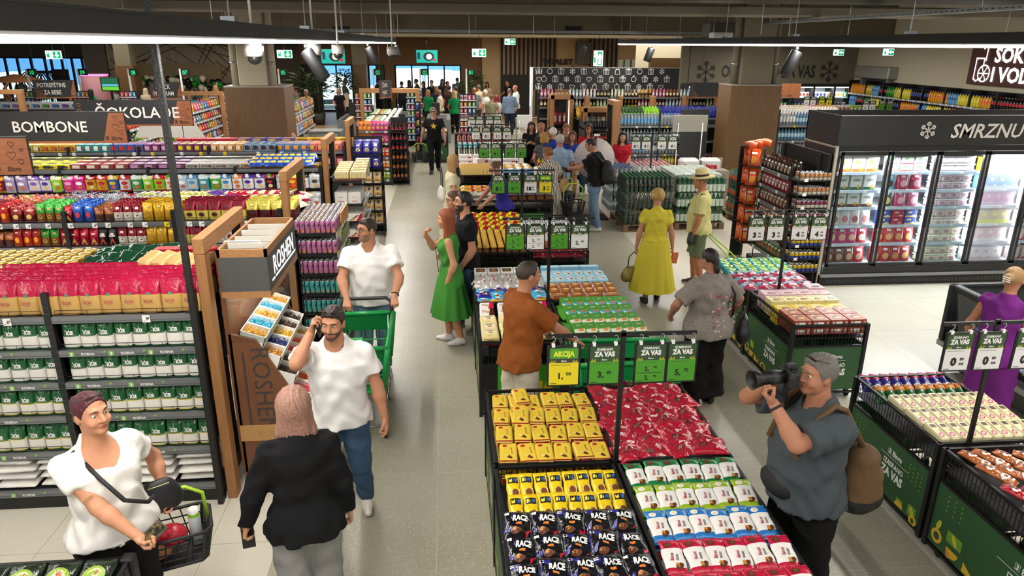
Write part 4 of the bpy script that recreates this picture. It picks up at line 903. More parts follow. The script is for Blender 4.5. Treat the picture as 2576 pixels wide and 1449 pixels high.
CK=P('ckp',lambda:pouch(.15,.09,.2,[(1,film('#d8b878'))],[(p_rect(-.35,.35,.6,.85),M('#2c2a5a',.4)),(p_ell(0,.3,.5,.14),M('#c07a30',.4)),(p_rect(-.9,.9,.02,.12),W_)],seed=5))
for li,z in enumerate((1.565,1.305)):
 for i in range(3):
  for j in range(2):put('purple_chocolate_bag',PB,(-1.63+i*.16,13.5+j*.15,z),'deep purple chocolate bag, %s rack shelf, %s from the arch, %s rank'%(('top','second')[li],nth(i),('front','back')[j]),'chocolate bag')
for li,z in enumerate((1.025,.765,.505,.245)):
 for i in range(3):put('cookie_pack',CK,(-1.63+i*.16,13.5,z),'tan cookie pack, %s row from the floor on the wire rack, %s from the arch'%(nth(3-li),nth(i)),'cookie pack')
# ---------------------------------------------------------------- promotion bins
PG=M('#2c5530',.5);PG2=M('#3f9a1e',.5);LY=M('#c9c23a',.5);OR=M('#d98a3a',.5);YO=M('#e0b42e',.5);LG=M('#6f9a2e',.5)
def bingo(q,S,cx,cy,h,m=W_):
 q.print_(p_line([(cx-h*1.9,cy-h*.1),(cx-h*1.1,cy-h*.1),(cx-h*1.1,cy+h*.9),(cx-h*1.9,cy+h*.9)],h*.06,True),m,S);q.print_(p_text('3',h*.75,cx-h*1.5,cy+h*.4,.04),m,S);q.print_(p_text('Bingo',h,cx+h*.6,cy+h*.42,.03,0,.85),m,S)
def art(q,S,L,H,full=True):
 cx=L*.62;bingo(q,S,cx,H*.74,H*.095);q.print_(p_rect(cx-L*.17,cx+L*.17,H*.68,H*.687,1,1),W_,S)
 q.print_(p_text('IZABRANO',H*.09,cx,H*.58,.03,0,.85),W_,S);q.print_(p_text('ZA VAS',H*.145,cx,H*.42,.05,0,.85),W_,S)
 if not full:return
 for i in range(4):
  for j in range(4):q.print_(p_ell(L*(.80+i*.045),H*(.86-j*.075-.02*i),.008,.008,8),LG,S)
 for i in range(3):
  for j in range(4):q.print_(p_ell(L*(.09+i*.05),H*(.9-j*.08),.008,.008,8),LG,S)
 q.print_(p_ring(L*.06,H*.17,.03,.055,16),YO,S);q.print_(p_ell(L*.06,H*.36,.02,.045,12,-.3),LY,S);q.print_(p_rect(L*.13,L*.24,H*.24,H*.42,1,1),LG,S);q.print_(p_ell(L*.185,H*.33,.02,.045,12,.6),LY,lambda u,v:tuple(np.array(S(u,v))*1.0))
 q.print_(p_ring(L*.185,H*.16,0,.06,16,1,PI,2*PI),YO,S);q.print_(p_ell(L*.16,H*.06,.02,.03,10,.6),OR,S);q.print_(p_poly([(L*.27,H*.02),(L*.38,H*.02),(L*.27,H*.17)]),YO,S);q.print_(p_poly([(L*.39,H*.02),(L*.39,H*.13),(L*.30,H*.02)]),OR,S)
 q.print_(p_ring(L*.5,H*.02,.05,.065,16,1,0,PI),YO,S);q.print_(p_rect(L*.72,L*.80,H*.02,H*.16,1,1),LG,S);q.print_(p_ring(L*.76,H*.02,0,.05,14,1,0,PI),YO,S);q.print_(p_rect(L*.86,L*.95,H*.06,H*.24,1,1),LG,S);q.print_(p_ell(L*.905,H*.15,.018,.04,12,.6),LY,S);q.print_(p_ring(L*.93,H*.02,.02,.045,14),YO,S)
def bin_(label,x0,y0,w_=.78,d=1.07,front='black',left='art',fl=.70,H=.85):
 t=thing('promo_bin',label,'promotion bin',(x0,y0,0));q=MB();B=BLK
 for x in(0,w_):
  for y in(0,d):q.box(x-.018,x+.018,y-.018,y+.018,.06,H,B)
 for z in(H,.62,.10):
  for y in(0,d):q.box(0,w_,y-.01,y+.01,z-.022,z,B)
  for x in(0,w_):q.box(x-.01,x+.01,0,d,z-.022,z,B)
 q.build('frame',t);q=MB();q.box(.01,w_-.01,.01,d-.01,fl-.01,fl,BLKM);q.build('basket_floor',t);q=MB()
 for k in range(1,int(d/.035)):
  y=d*k/int(d/.035)
  for x in(0,w_):q.box(x-.002,x+.002,y-.002,y+.002,.62,H,B)
 for k in range(1,int(w_/.035)):
  x=w_*k/int(w_/.035)
  for y in(0,d):q.box(x-.002,x+.002,y-.002,y+.002,.62,H,B)
 for z in(.70,.77):
  for y in(0,d):q.box(0,w_,y-.002,y+.002,z-.002,z+.002,B)
  for x in(0,w_):q.box(x-.002,x+.002,0,d,z-.002,z+.002,B)
 q.build('wire_basket',t)
 zb,zt=.12,.60;hh=zt-zb
 q=MB();q.box(-.006,0,.02,d-.02,zb,zt,PG);n=[0]
 def SL(u,v):n[0]+=1e-7;return(-.0075-n[0],d-.02-u,zb+v)
 if left=='art':art(q,SL,d-.04,hh)
 q.build('printed_side_panel',t);q=MB();q.box(w_,w_+.006,.02,d-.02,zb,zt,PG);q.build('printed_side_panel',t)
 q=MB();q.box(.02,w_-.02,-.006,0,zb,zt,PG if front in('art','plain')else BLKM);SF=lambda u,v:(.02+u,-.0085,zb+v)
 if front=='art':art(q,SF,w_-.04,hh,False)
 if front=='bingo':q.print_(p_rect(w_*.18,w_*.78,0,hh,1,1),PG2,lambda u,v:(.02+u,-.0075,zb+v));bingo(q,SF,w_*.5,hh*.72,.06)
 if front=='akcija':q.print_(p_rect(w_*.18,w_*.95,.02,hh,1,1),PG2,lambda u,v:(.02+u,-.0075,zb+v));bingo(q,SF,w_*.55,hh*.8,.05);q.print_(p_text('AKCIJA',.13,w_*.57,hh*.5,.06,0,.8),YEL,SF)
 q.build('printed_front_panel',t);q=MB();q.box(.02,w_-.02,d,d+.006,zb,zt,PG);q.build('printed_back_panel',t)
 for x in(.06,w_-.06):
  for y in(.08,d-.08):q=MB();q.lathe([(.012,-.012),(.04,-.012),(.04,.012),(.012,.012)],BLKM,10,T=TR(x,y,.04,0,0,PI/2));q.box(x-.016,x+.016,y-.016,y+.016,.06,.1,GRY);q.build('caster',t)
 return t
CX0,CX1=.275,1.095;RX=3.42
bins=[('nearest middle row bin, cart side, of yellow biscuit and black wafer packs',CX0,3.02,'black'),('nearest bin on the photographer side, holding cake packs in four colours',CX1,3.02,'black'),('bin of yellow and red roll cakes in the middle row',CX0,4.12,'black'),('bin of red clear sweet bags in the middle row',CX1,4.12,'black'),('bin of cream and white cake packs by the brown shirt man',CX0,6.2,'akcija'),('bin of green croissant boxes in the middle row',CX1,6.2,'black'),('bin of silver and blue sweet bags in the middle row',CX0,7.29,'black'),('bin of brown biscuit packs and light blue boxes in the middle row',CX1,7.29,'black'),('bin of yellow lid jars behind the couple',CX0+.06,9.23,'plain'),('bin with bright green front and white lids in the middle row',CX1,9.23,'bingo'),('bin of red and yellow snack bags behind the jars',CX0+.06,10.32,'plain'),('bin of silver topped tubs behind the white lids',CX1,10.32,'plain'),('bin of gold and red flour bags beside the blue shirt worker',CX0,12.6,'plain'),('bin of square brown spread jars by the zebra dress',CX1,12.6,'bingo'),('bin of red tipped stick packs far down the middle row',CX0,15.2,'plain'),('bin of yellow and blue bags far down the middle row',CX1,15.2,'plain')]
for l,x,y,f in bins:bin_(l,x,y if y>3.1 else 2.78,front=f,d=1.07 if y>3.1 else 1.31)
for l,y in(('nearest green bin of the side row, holding orange and red wafers',3.0),('green side row bin of cream biscuit packs beside the photographer',4.14),('green side row bin of boxed chocolate pies with printed front',6.38),('green side row bin of teal and pink snack bags',7.48)):bin_(l,RX,y if y>3.1 else 2.7,front='art',d=1.07 if y>3.1 else 1.37)
def grid(name,meshes,x0,y0,nx,ny,dx,dy,z,label,cat,rx=0.0,rz=0.0,jit=.004,rj=.04,zj=.004,skip=(),rowname=None,sc=None):
 for j in range(ny):
  for i in range(nx):
   if(i,j)in skip:continue
   me=meshes[random.randrange(len(meshes))]
   lab='%s, %s%s from the aisle'%(label,(nth(j)+' row back, ')if ny>1 else '',nth(i))
   put(name,me,(x0+i*dx+random.uniform(-jit,jit),y0+j*dy+random.uniform(-jit,jit),z+random.uniform(0,zj)),lab,cat,None,rz+random.uniform(-rj,rj),rx+random.uniform(-rj,rj)*.6,sc=sc)
def deco(w,l,t,body,prints,seed=0,fm=film,**k):return pillow(w,l,t,[(1,fm(body))],prints,seed=seed,**k)
TOPS=M('#6b3a22',.5)
# near left: yellow biscuit packs, leaning; black wafers
YB_=[P('yellow_biscuit#%d'%s,lambda s=s:pillow(.088,.245,.045,[(1,film('#e8c81a',.25))],[(p_poly([(-.8,-.75),(.9,-.75),(.9,.1),(-.2,.05)]),M('#f0e9d8',.4)),(p_rect(-.75,.75,.42,.78,3,3),K_),(p_rect(-.6,-.1,.5,.7,2,2),YEL),(p_rect(.1,.6,.5,.7,2,2),M('#2a62b0',.4)),(p_ell(.25,-.12,.5,.2),M('#7a4526',.4)),(p_ell(.05,-.42,.55,.22),M('#8a5230',.4)),(p_rect(-.1,.8,-.88,-.76,2,1),M('#4a1a12',.4))],seed=s,lump=.08))for s in range(3)]
grid('biscuit_packet',YB_,.37,3.66,8,2,.092,.22,.775,'yellow chocolate biscuit pack in the nearest bin','biscuit packet',rx=.42,zj=.01)
RC=[P('race_bag#%d'%s,lambda s=s:pillow(.175,.235,.055,[(1,film('#141318',.18))],[(p_poly([(-.95,-.5),(-.55,-.5),(-.2,.8),(-.9,.8)]),film('#2a2a80')),(p_text('RACE',.36,.15,.42,.05,-.08,.62),W_),(p_rect(-.15,.25,-.02,.12,2,1),M('#d87a2a',.4)),(p_ell(-.1,-.45,.38,.2,12,.3),CHOC),(p_ell(-.22,-.36,.2,.11,10,.3),M('#c98a50',.4)),(p_poly([(.5,-.85),(.92,-.7),(.9,-.35),(.55,-.45)]),film('#c01c34')),(p_rect(-.9,-.6,.68,.85,1,1),W_)],seed=s,lump=.22))for s in range(4)]
grid('wafer_bag',RC,.36,2.84,5,4,.155,.205,.80,'black wafer bag in the nearest bin','wafer bag',rx=.1,zj=.03,rj=.14)
def balc(c,c2,s,fan):return pillow(.125,.225,.042,[(-.62,film(c,.2)),(.5,film('#ece9e2',.22)),(1,film(c,.2))],[(p_text('Balconi',.2,-.25,-.02,.02,1.45,.55),M('#a8203c',.4)),(p_text('ROLLINO',.13,.25,-.05,.03,1.45,.5),M('#4a4a4a',.4)),(p_ell(.3,-.55,.4,.16,12,.3),CHOC),(p_ell(.12,-.5,.2,.13,12),CARAM),(p_ell(-.35,.7,.36,.16),M('#f2ecdc' if fan else '#5a3020',.4)),(p_ell(-.35,.7,.26,.11),M('#d8ceb0' if fan else '#7a4a30',.4))],seed=s,lump=.06)
for j,(c,nm,fan,n)in enumerate((('#c01c3e','crimson',0,6),('#c01c3e','crimson',0,6),('#2a7ac0','blue',1,6),('#9ab82a','lime',1,6),('#1f7a44','green',0,6))):
 ms=[P('cake%s%d'%(c,s),lambda c=c,s=s:balc(c,0,s,fan))for s in range(2)]
 yy=(2.88,3.14,3.41,3.68,3.94)[j]
 for i in range(n):put('cake_packet',ms[i%2],(1.185+i*.125+random.uniform(-.004,.004),yy+random.uniform(-.01,.01),.81+random.uniform(0,.012)),'%s and white cake pack, %s row, %s from the bin divider'%(nm,('front','second','third','fourth','back')[j],nth(i)),'cake packet',None,random.uniform(-.08,.08),.22)
 for i in range(n):put('cake_packet',ms[i%2],(1.185+i*.125,yy-.015,.755),'%s and white cake pack underneath the %s row of its bin'%(nm,('front','second','third','fourth','back')[j]),'cake packet','cake packs under row %d'%j,random.uniform(-.05,.05),.2)
 # second pair: roll cakes, red bags
MR=[P('roll_cake#%d'%s,lambda s=s:carton(.118,.2,.062,film('#dcbc3e',.25),front=film('#9c1c26',.2),r=.012,tprints=[(p_ell(-.4,.65,.28,.13),M('#b02430',.4)),(p_text('Mini Rolade',.16,.42,.1,.01,-1.45,.62),M('#7a5a2a',.4)),(p_ell(.05,-.5,.42,.15,12,-.35),CHOC),(p_ell(-.22,-.38,.2,.12),M('#e8d070',.4)),(p_ell(-.22,-.38,.09,.05),M('#8a8a3a',.4)),(p_rect(-1,1,-1,-.9,3,1),film('#9c1c26',.2))],fprints=[(p_text('Rolade',.4,0,.5,.03,0,.45),M('#e8c8a0',.4))]))for s in range(2)]
grid('roll_cake_pack',MR,.365,4.23,6,4,.128,.248,.80,'yellow and red roll cake pack','cake packet',rx=.1,rj=.1,zj=.022,jit=.008)
grid('roll_cake_pack',MR,.365,4.19,6,4,.128,.248,.71,'yellow red roll cake pack underneath','cake packet',rx=.05,zj=.003)
put('roll_cake_pack',MR[0],(.50,4.70,.845),'yellow and red roll cake pack tipped on top of the others','cake packet',None,-.1,.25)
put('roll_cake_pack',MR[0],(.53,5.0,.84),'yellow and red roll cake pack lying on top in the back rows','cake packet',None,.12,.15)
def redbag(s):return pillow(.25,.22,.075,[(-.8,film('#c01830',.15)),(1,M('#b8283c',.14,.1,(11,1.0,1.2),spec=.8))],[(p_text('MINI',.18,.1,.35,.04,-.2,.8),M('#f0d8d8',.35)),(p_ell(-.3,-.2,.3,.2,10,.4),M('#6a2420',.3)),(p_ell(.35,-.25,.28,.16,10,-.4),M('#d8b0a8',.3)),(p_poly([(-.8,.5),(-.5,.2),(-.45,.3),(-.7,.65)]),M('#f0d0d4',.3))],seed=s,lump=.45)
RB=[P('red_sweet_bag#%d'%s,lambda s=s:redbag(s))for s in range(4)]
for j in range(6):
 for i in range(4):put('red_sweet_bag',RB[(i+j)%4],(1.21+i*.185+random.uniform(-.02,.02),4.22+j*.175+random.uniform(-.02,.02),.775+random.uniform(0,.03)+.012*(i==2)),'red clear sweet bag, %s row back, %s from the bin divider'%(nth(j),nth(i)),'sweet bag',None,random.uniform(-.4,.4),random.uniform(-.12,.2),random.uniform(-.12,.12))
 # third pair: cream cakes; green croissant boxes
CW=[P('cream_cake#%d'%s,lambda s=s:carton(.165,.19,.085,film('#e6d89a',.3),front=film('#d8c47a',.3),r=.016,tprints=[(p_ell(0,.15,.6,.45),M('#efe8cc',.4)),(p_ell(.05,.1,.3,.2),CARAM),(p_rect(-.4,.4,.45,.62,2,1),M('#2a5a90',.4)),(p_ell(-.1,-.55,.3,.12),M('#d8b050',.4))],fprints=[(p_text('BUENO',.3,0,.5,.03,0,.5),M('#7a5a3a',.4)),(p_rect(-1,1,0,.18,3,1),film('#7a1c22'))]))for s in range(2)]
WC=[P('white_cake#%d'%s,lambda s=s:carton(.15,.17,.08,film('#ece6e0',.3),r=.014,tprints=[(p_poly([(.2,-1),(1,-1),(1,1),(.45,1)]),film(('#c01c50','#4a2018')[s])),(p_ell(.1,.0,.3,.3),M('#d88a50',.4)),(p_rect(-.7,-.1,-.1,.5,2,2),M('#b8b0aa',.4))]))for s in range(2)]
grid('cream_cake_pack',CW,.375,6.32,4,3,.19,.2,.78,'cream cake pack by the brown shirt man','cake packet',rx=.08,rj=.1,zj=.03)
grid('white_cake_pack',[WC[1]],.38,6.92,4,1,.19,.19,.79,'white and brown cake pack before the pink ones','cake packet',rx=.05,zj=.01);grid('white_cake_pack',[WC[0]],.38,7.12,4,1,.19,.19,.79,'white and pink cake pack at the back of the bin','cake packet',rx=.05)
GB=P('green_box',lambda:carton(.116,.24,.09,M('#4c9a2c',.35),front=M('#3a2018',.45),tprints=[(p_poly([(-.95,-.95),(.95,-.95),(.95,-.1),(-.95,-.35)]),M('#f0e8d0',.4)),(p_poly([(-.95,-.95),(-.2,-.95),(-.95,-.4)]),W_),(p_ell(.3,-.4,.5,.26,12,.3),M('#d89048',.4)),(p_rect(-.5,.6,.3,.62,2,1),M('#2a6a3a',.4)),(p_text('7DAYS',.2,.05,.46,.04,0,.5),M('#e8e8e8',.4)),(p_ell(.78,-.82,.16,.08),K_)]))
GB2=P('teal_box',lambda:carton(.116,.24,.09,M('#4c9a2c',.35),front=M('#3a2018',.45),tprints=[(p_poly([(-.95,-.95),(.95,-.95),(.95,-.1),(-.95,-.35)]),M('#3aa8c8',.4)),(p_poly([(-.95,-.95),(-.2,-.95),(-.95,-.4)]),W_),(p_ell(.3,-.4,.5,.26,12,.3),M('#c87840',.4)),(p_rect(-.5,.6,.3,.62,2,1),M('#2a6a3a',.4)),(p_text('7DAYS',.2,.05,.46,.04,0,.5),M('#e8e8e8',.4)),(p_ell(.78,-.82,.16,.08),K_)]))
for j in range(4):
 for i in range(6):put('croissant_box',GB if j<2 else GB2,(1.235+i*.12,6.36+j*.25,.81),'%s croissant box, %s row back in its bin, %s from the divider'%(('green and cream','green and teal')[j>1],nth(j),nth(i)),'box',None,0,.06)
for k,(y,z,rz,ry)in enumerate(((6.9,.76,.3,1.2),(6.6,.74,.9,.9),(7.1,.75,.1,1.4))):put('croissant_box',GB2,(1.14,y,z),'green croissant box slipped on edge beside the divider, %s from the front'%nth(k),'box',None,rz,0,ry)
# fourth pair
BLB=[P('bb#%d'%s,lambda s=s:pillow(.17,.15,.05,[(-.2,film(('#3aa8d0','#2a2f90','#3aa8d0','#e0a02a')[s])),(1,film(('#2a2f90','#2a2f90','#3aa8d0','#3aa8d0')[s]))],[(p_ell(.1,-.2,.4,.35),M('#8a5030',.4)),(p_rect(-.5,.1,.3,.6,2,2),W_),(p_ell(.3,-.1,.2,.2),M('#e8d0a0',.4))],seed=s,lump=.2))for s in range(4)]
for j in range(3):
 for i in range(5):put('blue_sweet_bag',BLB[3 if j==0 and i!=2 else(i+j)%3],(.37+i*.155,7.38+j*.15,.79+random.uniform(0,.03)),'blue and sky sweet bag, %s row of its bin, %s from the aisle'%(nth(j),nth(i)),'sweet bag',None,random.uniform(-.3,.3),.15)
SLV=[P('slv#%d'%s,lambda s=s:pillow(.21,.2,.08,[(1,M('#c9c4be',.15,.25,(12,1.0,1.3),spec=.7))],[(p_ell(.2*(k%3-1),.5-.3*(k//2),.16,.12,8,k),M(('#b02a34','#e8e4dc','#8a7a6a')[k%3],.3))for k in range(6)],seed=s,lump=.4))for s in range(3)]
for j in range(2):
 for i in range(5):put('silver_sweet_bag',SLV[(i+j)%3],(.38+i*.155,7.87+j*.16,.80+random.uniform(0,.03)),'clear silver sweet bag, %s row, %s from the cart aisle'%(nth(j),nth(i)),'sweet bag',None,random.uniform(-.4,.4),.2)
WBW=P('wbw',lambda:carton(.15,.14,.14,M('#e6e4e0',.45),tprints=[(p_rect(-.7,.7,-.6,.6),M('#4a3a30',.3)),(p_ell(0,0,.5,.35),M('#a8703a',.4))],fprints=[(p_rect(-.6,-.2,.2,.5,1,1),M('#b8b4b8',.4))]))
for i in range(5):put('window_gift_box',WBW,(.37+i*.158,8.24,.78),'white box with clear window behind the silver bags, %s from the aisle'%nth(i),'box',None,0,.18)
BP=[P('brown_pack#%d'%s,lambda s=s:carton(.13,.15,.075,film('#96562a',.28),r=.02,tprints=[(p_ell(.15,.25,.6,.35),M('#dba85a',.4)),(p_rect(-.5,.3,-.6,-.35,2,1),M('#c08a60',.4)),(p_ell(.2,.28,.35,.2),M('#ecc680',.4))]))for s in range(2)]
BPL=P('brown_long',lambda:carton(.19,.15,.08,film('#8c4e28',.28),r=.022,tprints=[(p_ell(.1,.2,.5,.35),M('#d8a050',.4)),(p_rect(-.8,-.1,-.5,-.3,2,1),M('#c8a088',.4))],fprints=[(p_rect(-.7,.1,.4,.6,2,1),M('#c08a70',.4))]))
for i in range(4):put('brown_biscuit_pack',BPL,(1.2+i*.197,7.4,.795),'long brown biscuit pack at the front rim of its bin, %s from the divider'%nth(i),'biscuit packet',None,random.uniform(-.05,.05))
for j in range(2):
 for i in range(6):put('brown_biscuit_pack',BP[i%2],(1.165+i*.132,7.57+j*.165,.80),'square brown biscuit pack, %s row behind the rim, %s from the divider'%(nth(j),nth(i)),'biscuit packet',None,random.uniform(-.05,.05),.1)
LB=P('light_blue_box',lambda:carton(.122,.19,.1,M('#a4cfe0',.35),tprints=[(p_ell(0,.0,.65,.45),M('#f2f0ea',.4)),(p_ell(.2,-.1,.3,.22),CHOC),(p_ell(-.25,.15,.25,.16),CARAM)],fprints=[(p_rect(-.8,.8,.2,.8,2,1),M('#d4e8ee',.4)),(p_ell(.3,.3,.25,.2),CHOC)]))
for j in range(2):
 for i in range(6):put('light_blue_box',LB,(1.16+i*.127,7.93+j*.2,.79),'light blue coconut sweets box, %s row, %s from the divider'%(nth(j),nth(i)),'box',None,0,.05)
LBL=P('lbl',lambda:carton(.235,.09,.13,M('#8fc3da',.35),tprints=[(p_rect(-.8,.8,-.6,.6),M('#cfe6f0',.4))]))
for i in range(3):put('light_blue_box',LBL,(1.23+i*.24,8.31,.79),'long light blue box standing at the back rim, %s from the divider'%nth(i),'box')
# fifth pairs and beyond
YJ=P('yj',lambda:jar(.042,.12,M('#5a3018',.25),M('#8a5a2a',.35),M('#d8a82a',.35),12))
for j in range(11):
 for i in range(7):put('yellow_lid_jar',YJ,(.40+i*.1,9.30+j*.088,.80),'spread jar with yellow lid, %s'%('front rank, %s from the cart aisle'%nth(i)if j==0 else 'in the ranks behind the front'),'jar',None if j==0 else 'yellow lid jars behind')
RY=[P('ry#%d'%s,lambda s=s:pillow(.17,.17,.06,[(-.4,film('#e6d020')),(.45,film('#b01c2c')),(1,film('#e6d020'))],[(p_ell(0,.0,.5,.3),M('#c83a2a',.4)),(p_rect(-.4,.4,-.8,-.5,2,1),K_),(p_ell(.2,.1,.2,.14),M('#f0e0c0',.4))],seed=s,lump=.2))for s in range(3)]
for j in range(4):
 for i in range(5):put('red_snack_bag',RY[(i+j)%3],(.42+i*.15,10.42+j*.2,.86+.02*j),'red and yellow snack bag heaped past the jars, %s row, %s from the cart aisle'%(nth(j),nth(i)),'snack bag',None,1.3+random.uniform(-.3,.3),.2)
WL=P('wl',lambda:can(.036,.12,M('#c8602a',.4),M('#cfcfce',.3,.5),12));WL2=P('wl2',lambda:can(.036,.12,M('#8a8a90',.35,.4),M('#c4c6c8',.25,.7),12))
for j in range(12):
 for i in range(10):put('lidded_tub',WL if j<6 else WL2,(1.14+i*.076,9.62+j*.08+(.25 if j>5 else 0),.79),'%s tub with round %s lid standing in close ranks in its bin'%(('orange','silver')[j>5],('white','silver')[j>5]),'tub','close ranked %s tubs'%('orange','silver')[j>5])
DR=[P('dr#%d'%s,lambda s=s:pillow(.19,.18,.07,[(1,film('#8c1428',.2))],[(p_ell(.2,0,.3,.3),M('#b86a70',.4))],seed=s,lump=.3))for s in range(2)]
for i in range(5):put('dark_red_bag',DR[i%2],(1.19+i*.15,9.36,.745),'dark red sweet bag behind the front wires of the green bin, %s from the divider'%nth(i),'sweet bag',None,random.uniform(-.3,.3),.3)
GF=[P('gf#%d'%s,lambda s=s:pillow(.2,.3,.09,[(-.3,film('#b8b0a0' if s==2 else '#c02434')),(1,film(('#d8b048','#d8b048','#d8d4c8')[s],.25))],[(p_ell(0,.1,.5,.3),M('#c03a2a' if s<2 else '#3a7a3a',.4)),(p_rect(-.5,.5,.5,.7,2,1),W_)],seed=s,lump=.15))for s in range(3)]
for j in range(3):
 for i in range(4):
  for k in range(3):put('flour_bag',GF[2 if j==0 else i%2],(.38+i*.19,12.72+j*.3,.72+k*.085),'%s flour bag, %s row back, %s from the aisle, %s layer'%(('white and green','gold and red','gold and red')[j],nth(j),nth(i),('bottom','middle','top')[k]),'flour bag',None,1.57+random.uniform(-.1,.1))
SQ=P('sq',lambda:(lambda mb:(mb.rbox(-.075,.075,-.075,.075,0,.13,M('#4e2a16',.2),.012),mb.rbox(-.068,.068,-.068,.068,.13,.165,M('#b9babb',.3,.6),.01),mb.box(-.06,.06,-.0765,-.074,.03,.11,M('#7a4a2a',.4)))[0]or mb)(MB()))
for j in range(3):
 for i in range(5):put('square_spread_jar',SQ,(1.18+i*.16,12.74+j*.17,.79),'square brown spread jar with silver lid, %s row back, %s from the divider'%(nth(j),nth(i)),'jar')
ST=P('st',lambda:(lambda mb:(mb.box(-.012,.012,-.05,.05,0,.16,M('#d8b868',.4),top=M('#b02430',.4)),mb.box(-.0125,.0125,-.051,.051,.0,.03,M('#a82030',.4)))[0]or mb)(MB()))
for j in range(7):
 for i in range(26):put('snack_stick_pack',ST,(.30+i*.0285,15.3+j*.12,.80),'thin tan stick pack with red tip standing in the far bin','packet','stick packs',0,-.35)
BY=[P('by#%d'%s,lambda s=s:pillow(.22,.22,.07,[(1,film(('#6a9ac8','#e0a83a')[s],.2))],[(p_ell(0,0,.6,.5),M(('#c8dcea','#e8d080')[s],.4)),(p_ell(.2,-.1,.3,.25),M(('#e8f0f0','#c03a2a')[s],.4))],seed=s,lump=.15))for s in range(2)]
for j in range(5):
 for i in range(4):put('snack_bag',BY[0 if j<2 else 1],(1.17+i*.2,15.32+j*.21,.86),'%s snack bag in the far bin, %s row back, %s from the divider'%(('blue','yellow')[j>1],nth(j),nth(i)),'snack bag',None,random.uniform(-.2,.2))
 # side row
def tono(c):return pillow(.085,.22,.045,[(1,film(c,.22))],[(p_text('TONO',.62,-.05,-.15,.06,1.45,.62),W_),(p_ell(.0,.62,.5,.16),CHOC),(p_ell(.2,.55,.3,.1),CARAM)],seed=len(c),lump=.15)
TO=P('tono_o',lambda:tono('#b0602a'));TRD=P('tono_r',lambda:tono('#b01c28'))
for j in range(6):
 for i in range(6):
  r_=j<4
  put('wafer_pack',TRD if r_ else TO,(3.50+i*.13+random.uniform(-.02,.02),2.88+j*.2+random.uniform(-.02,.02),.83+random.uniform(0,.04)),'%s wafer pack in the nearest side bin, %s row, %s from the walkway'%(('orange','red')[r_],nth(j),nth(i)),'wafer packet',None,.7+random.uniform(-.25,.25),.15)
CP=P('cream_pack',lambda:carton(.078,.2,.055,film('#dfd5a8',.35),r=.01,tprints=[(p_ell(-.1,-.55,.62,.24,12,.2),M('#b02440',.4)),(p_ell(-.1,-.55,.45,.14,12,.2),M('#e0b0b8',.4)),(p_rect(-.5,.5,.35,.75,2,2),M('#4a3024',.4)),(p_rect(.2,.6,-.2,.1,1,1),M('#a89a60',.4))]))
for j in range(3):
 for i in range(10):put('cream_biscuit_pack',CP,(3.475+i*.0795,4.26+j*.225,.83),'cream biscuit pack in the side row, %s row back, %s from the walkway'%(nth(j),nth(i)),'biscuit packet',None,random.uniform(-.03,.03),.08)
for j,(c,c2,nm,y)in enumerate((('#1f5a30','#c87a30','green and orange',4.96),('#2a2670','#c02a80','indigo and pink',5.17))):
 me=P('stand_%s'%nm[:3],lambda:pillow(.08,.2,.045,[(.3,film(c,.2)),(1,film(c2,.2))],[(p_ell(0,-.6,.6,.2),W_),(p_ell(0,-.6,.4,.12),M(c,.4)),(p_ell(.1,.5,.5,.16),CARAM),(p_ell(-.1,.75,.4,.12),CHOC)],seed=j))
 for i in range(9):put('chocolate_wafer',me,(3.48+i*.088,y,.785),'%s chocolate wafer at the back of the side bin, %s from the walkway'%(nm,nth(i)),'wafer packet',None,random.uniform(-.12,.12)-.25,.3)
BC=P('brown_pie',lambda:carton(.188,.17,.075,M('#8c3a22',.4),tprints=[(p_rect(-.92,.92,-.9,.9,3,3),M('#b8683a',.4)),(p_ell(.1,-.1,.7,.5,14,.3),M('#6a3418',.4)),(p_ell(.2,-.15,.5,.28,12,.3),M('#e0a860',.4)),(p_ell(-.2,.75,.2,.16),W_)],fprints=[(p_rect(-.4,.3,.25,.75,1,1),W_),(p_rect(.6,.9,.2,.8,1,1),M('#c89a80',.4)),(p_rect(-.8,-.5,.25,.75,1,1),M('#d0c8c0',.4))]))
for j in range(2):
 for i in range(4):
  for k in range(2):put('pie_box',BC,(3.52+i*.194,6.48+j*.18,.735+k*.078),'brown pie box, %s row back, %s from the walkway, %s layer'%(nth(j),nth(i),('lower','upper')[k]),'box')
def flatb(c,c2,n,y,z,nm,key):
 w_=.76/n-.004
 me=P(key,lambda:carton(w_,.17,.085,M(c,.4),tprints=[(p_ell(.1,-.35,.6,.35,12,.2),CHOC),(p_ell(.2,-.4,.35,.2),CARAM),(p_rect(-.5,.5,.4,.7,2,1),M(c2,.4))],fprints=[(p_rect(-.5,.5,.3,.6,1,1),M(c2,.4))]))
 for i in range(n):
  for k in range(2):put('pie_box',me,(3.43+(i+.5)*.76/n,y,z+k*.088),'%s pie box, %s from the walkway, %s layer'%(nm,nth(i),('lower','upper')[k]),'box')
flatb('#d8bf2a','#f0e8c0',4,6.84,.70,'yellow','pie_y');flatb('#e2d596','#a89060',5,7.02,.73,'cream','pie_c');flatb('#d8b4bc','#a88890',4,7.2,.74,'pale pink','pie_p')
me=P('pie_pb',lambda:carton(.19,.16,.08,M('#d8b4bc',.4),tprints=[(p_ell(.1,-.35,.6,.35,12,.2),CHOC)]))
put('pie_box',me,(4.1,7.34,.85),'pale pink pie box at the far back corner of the pie bin','box')
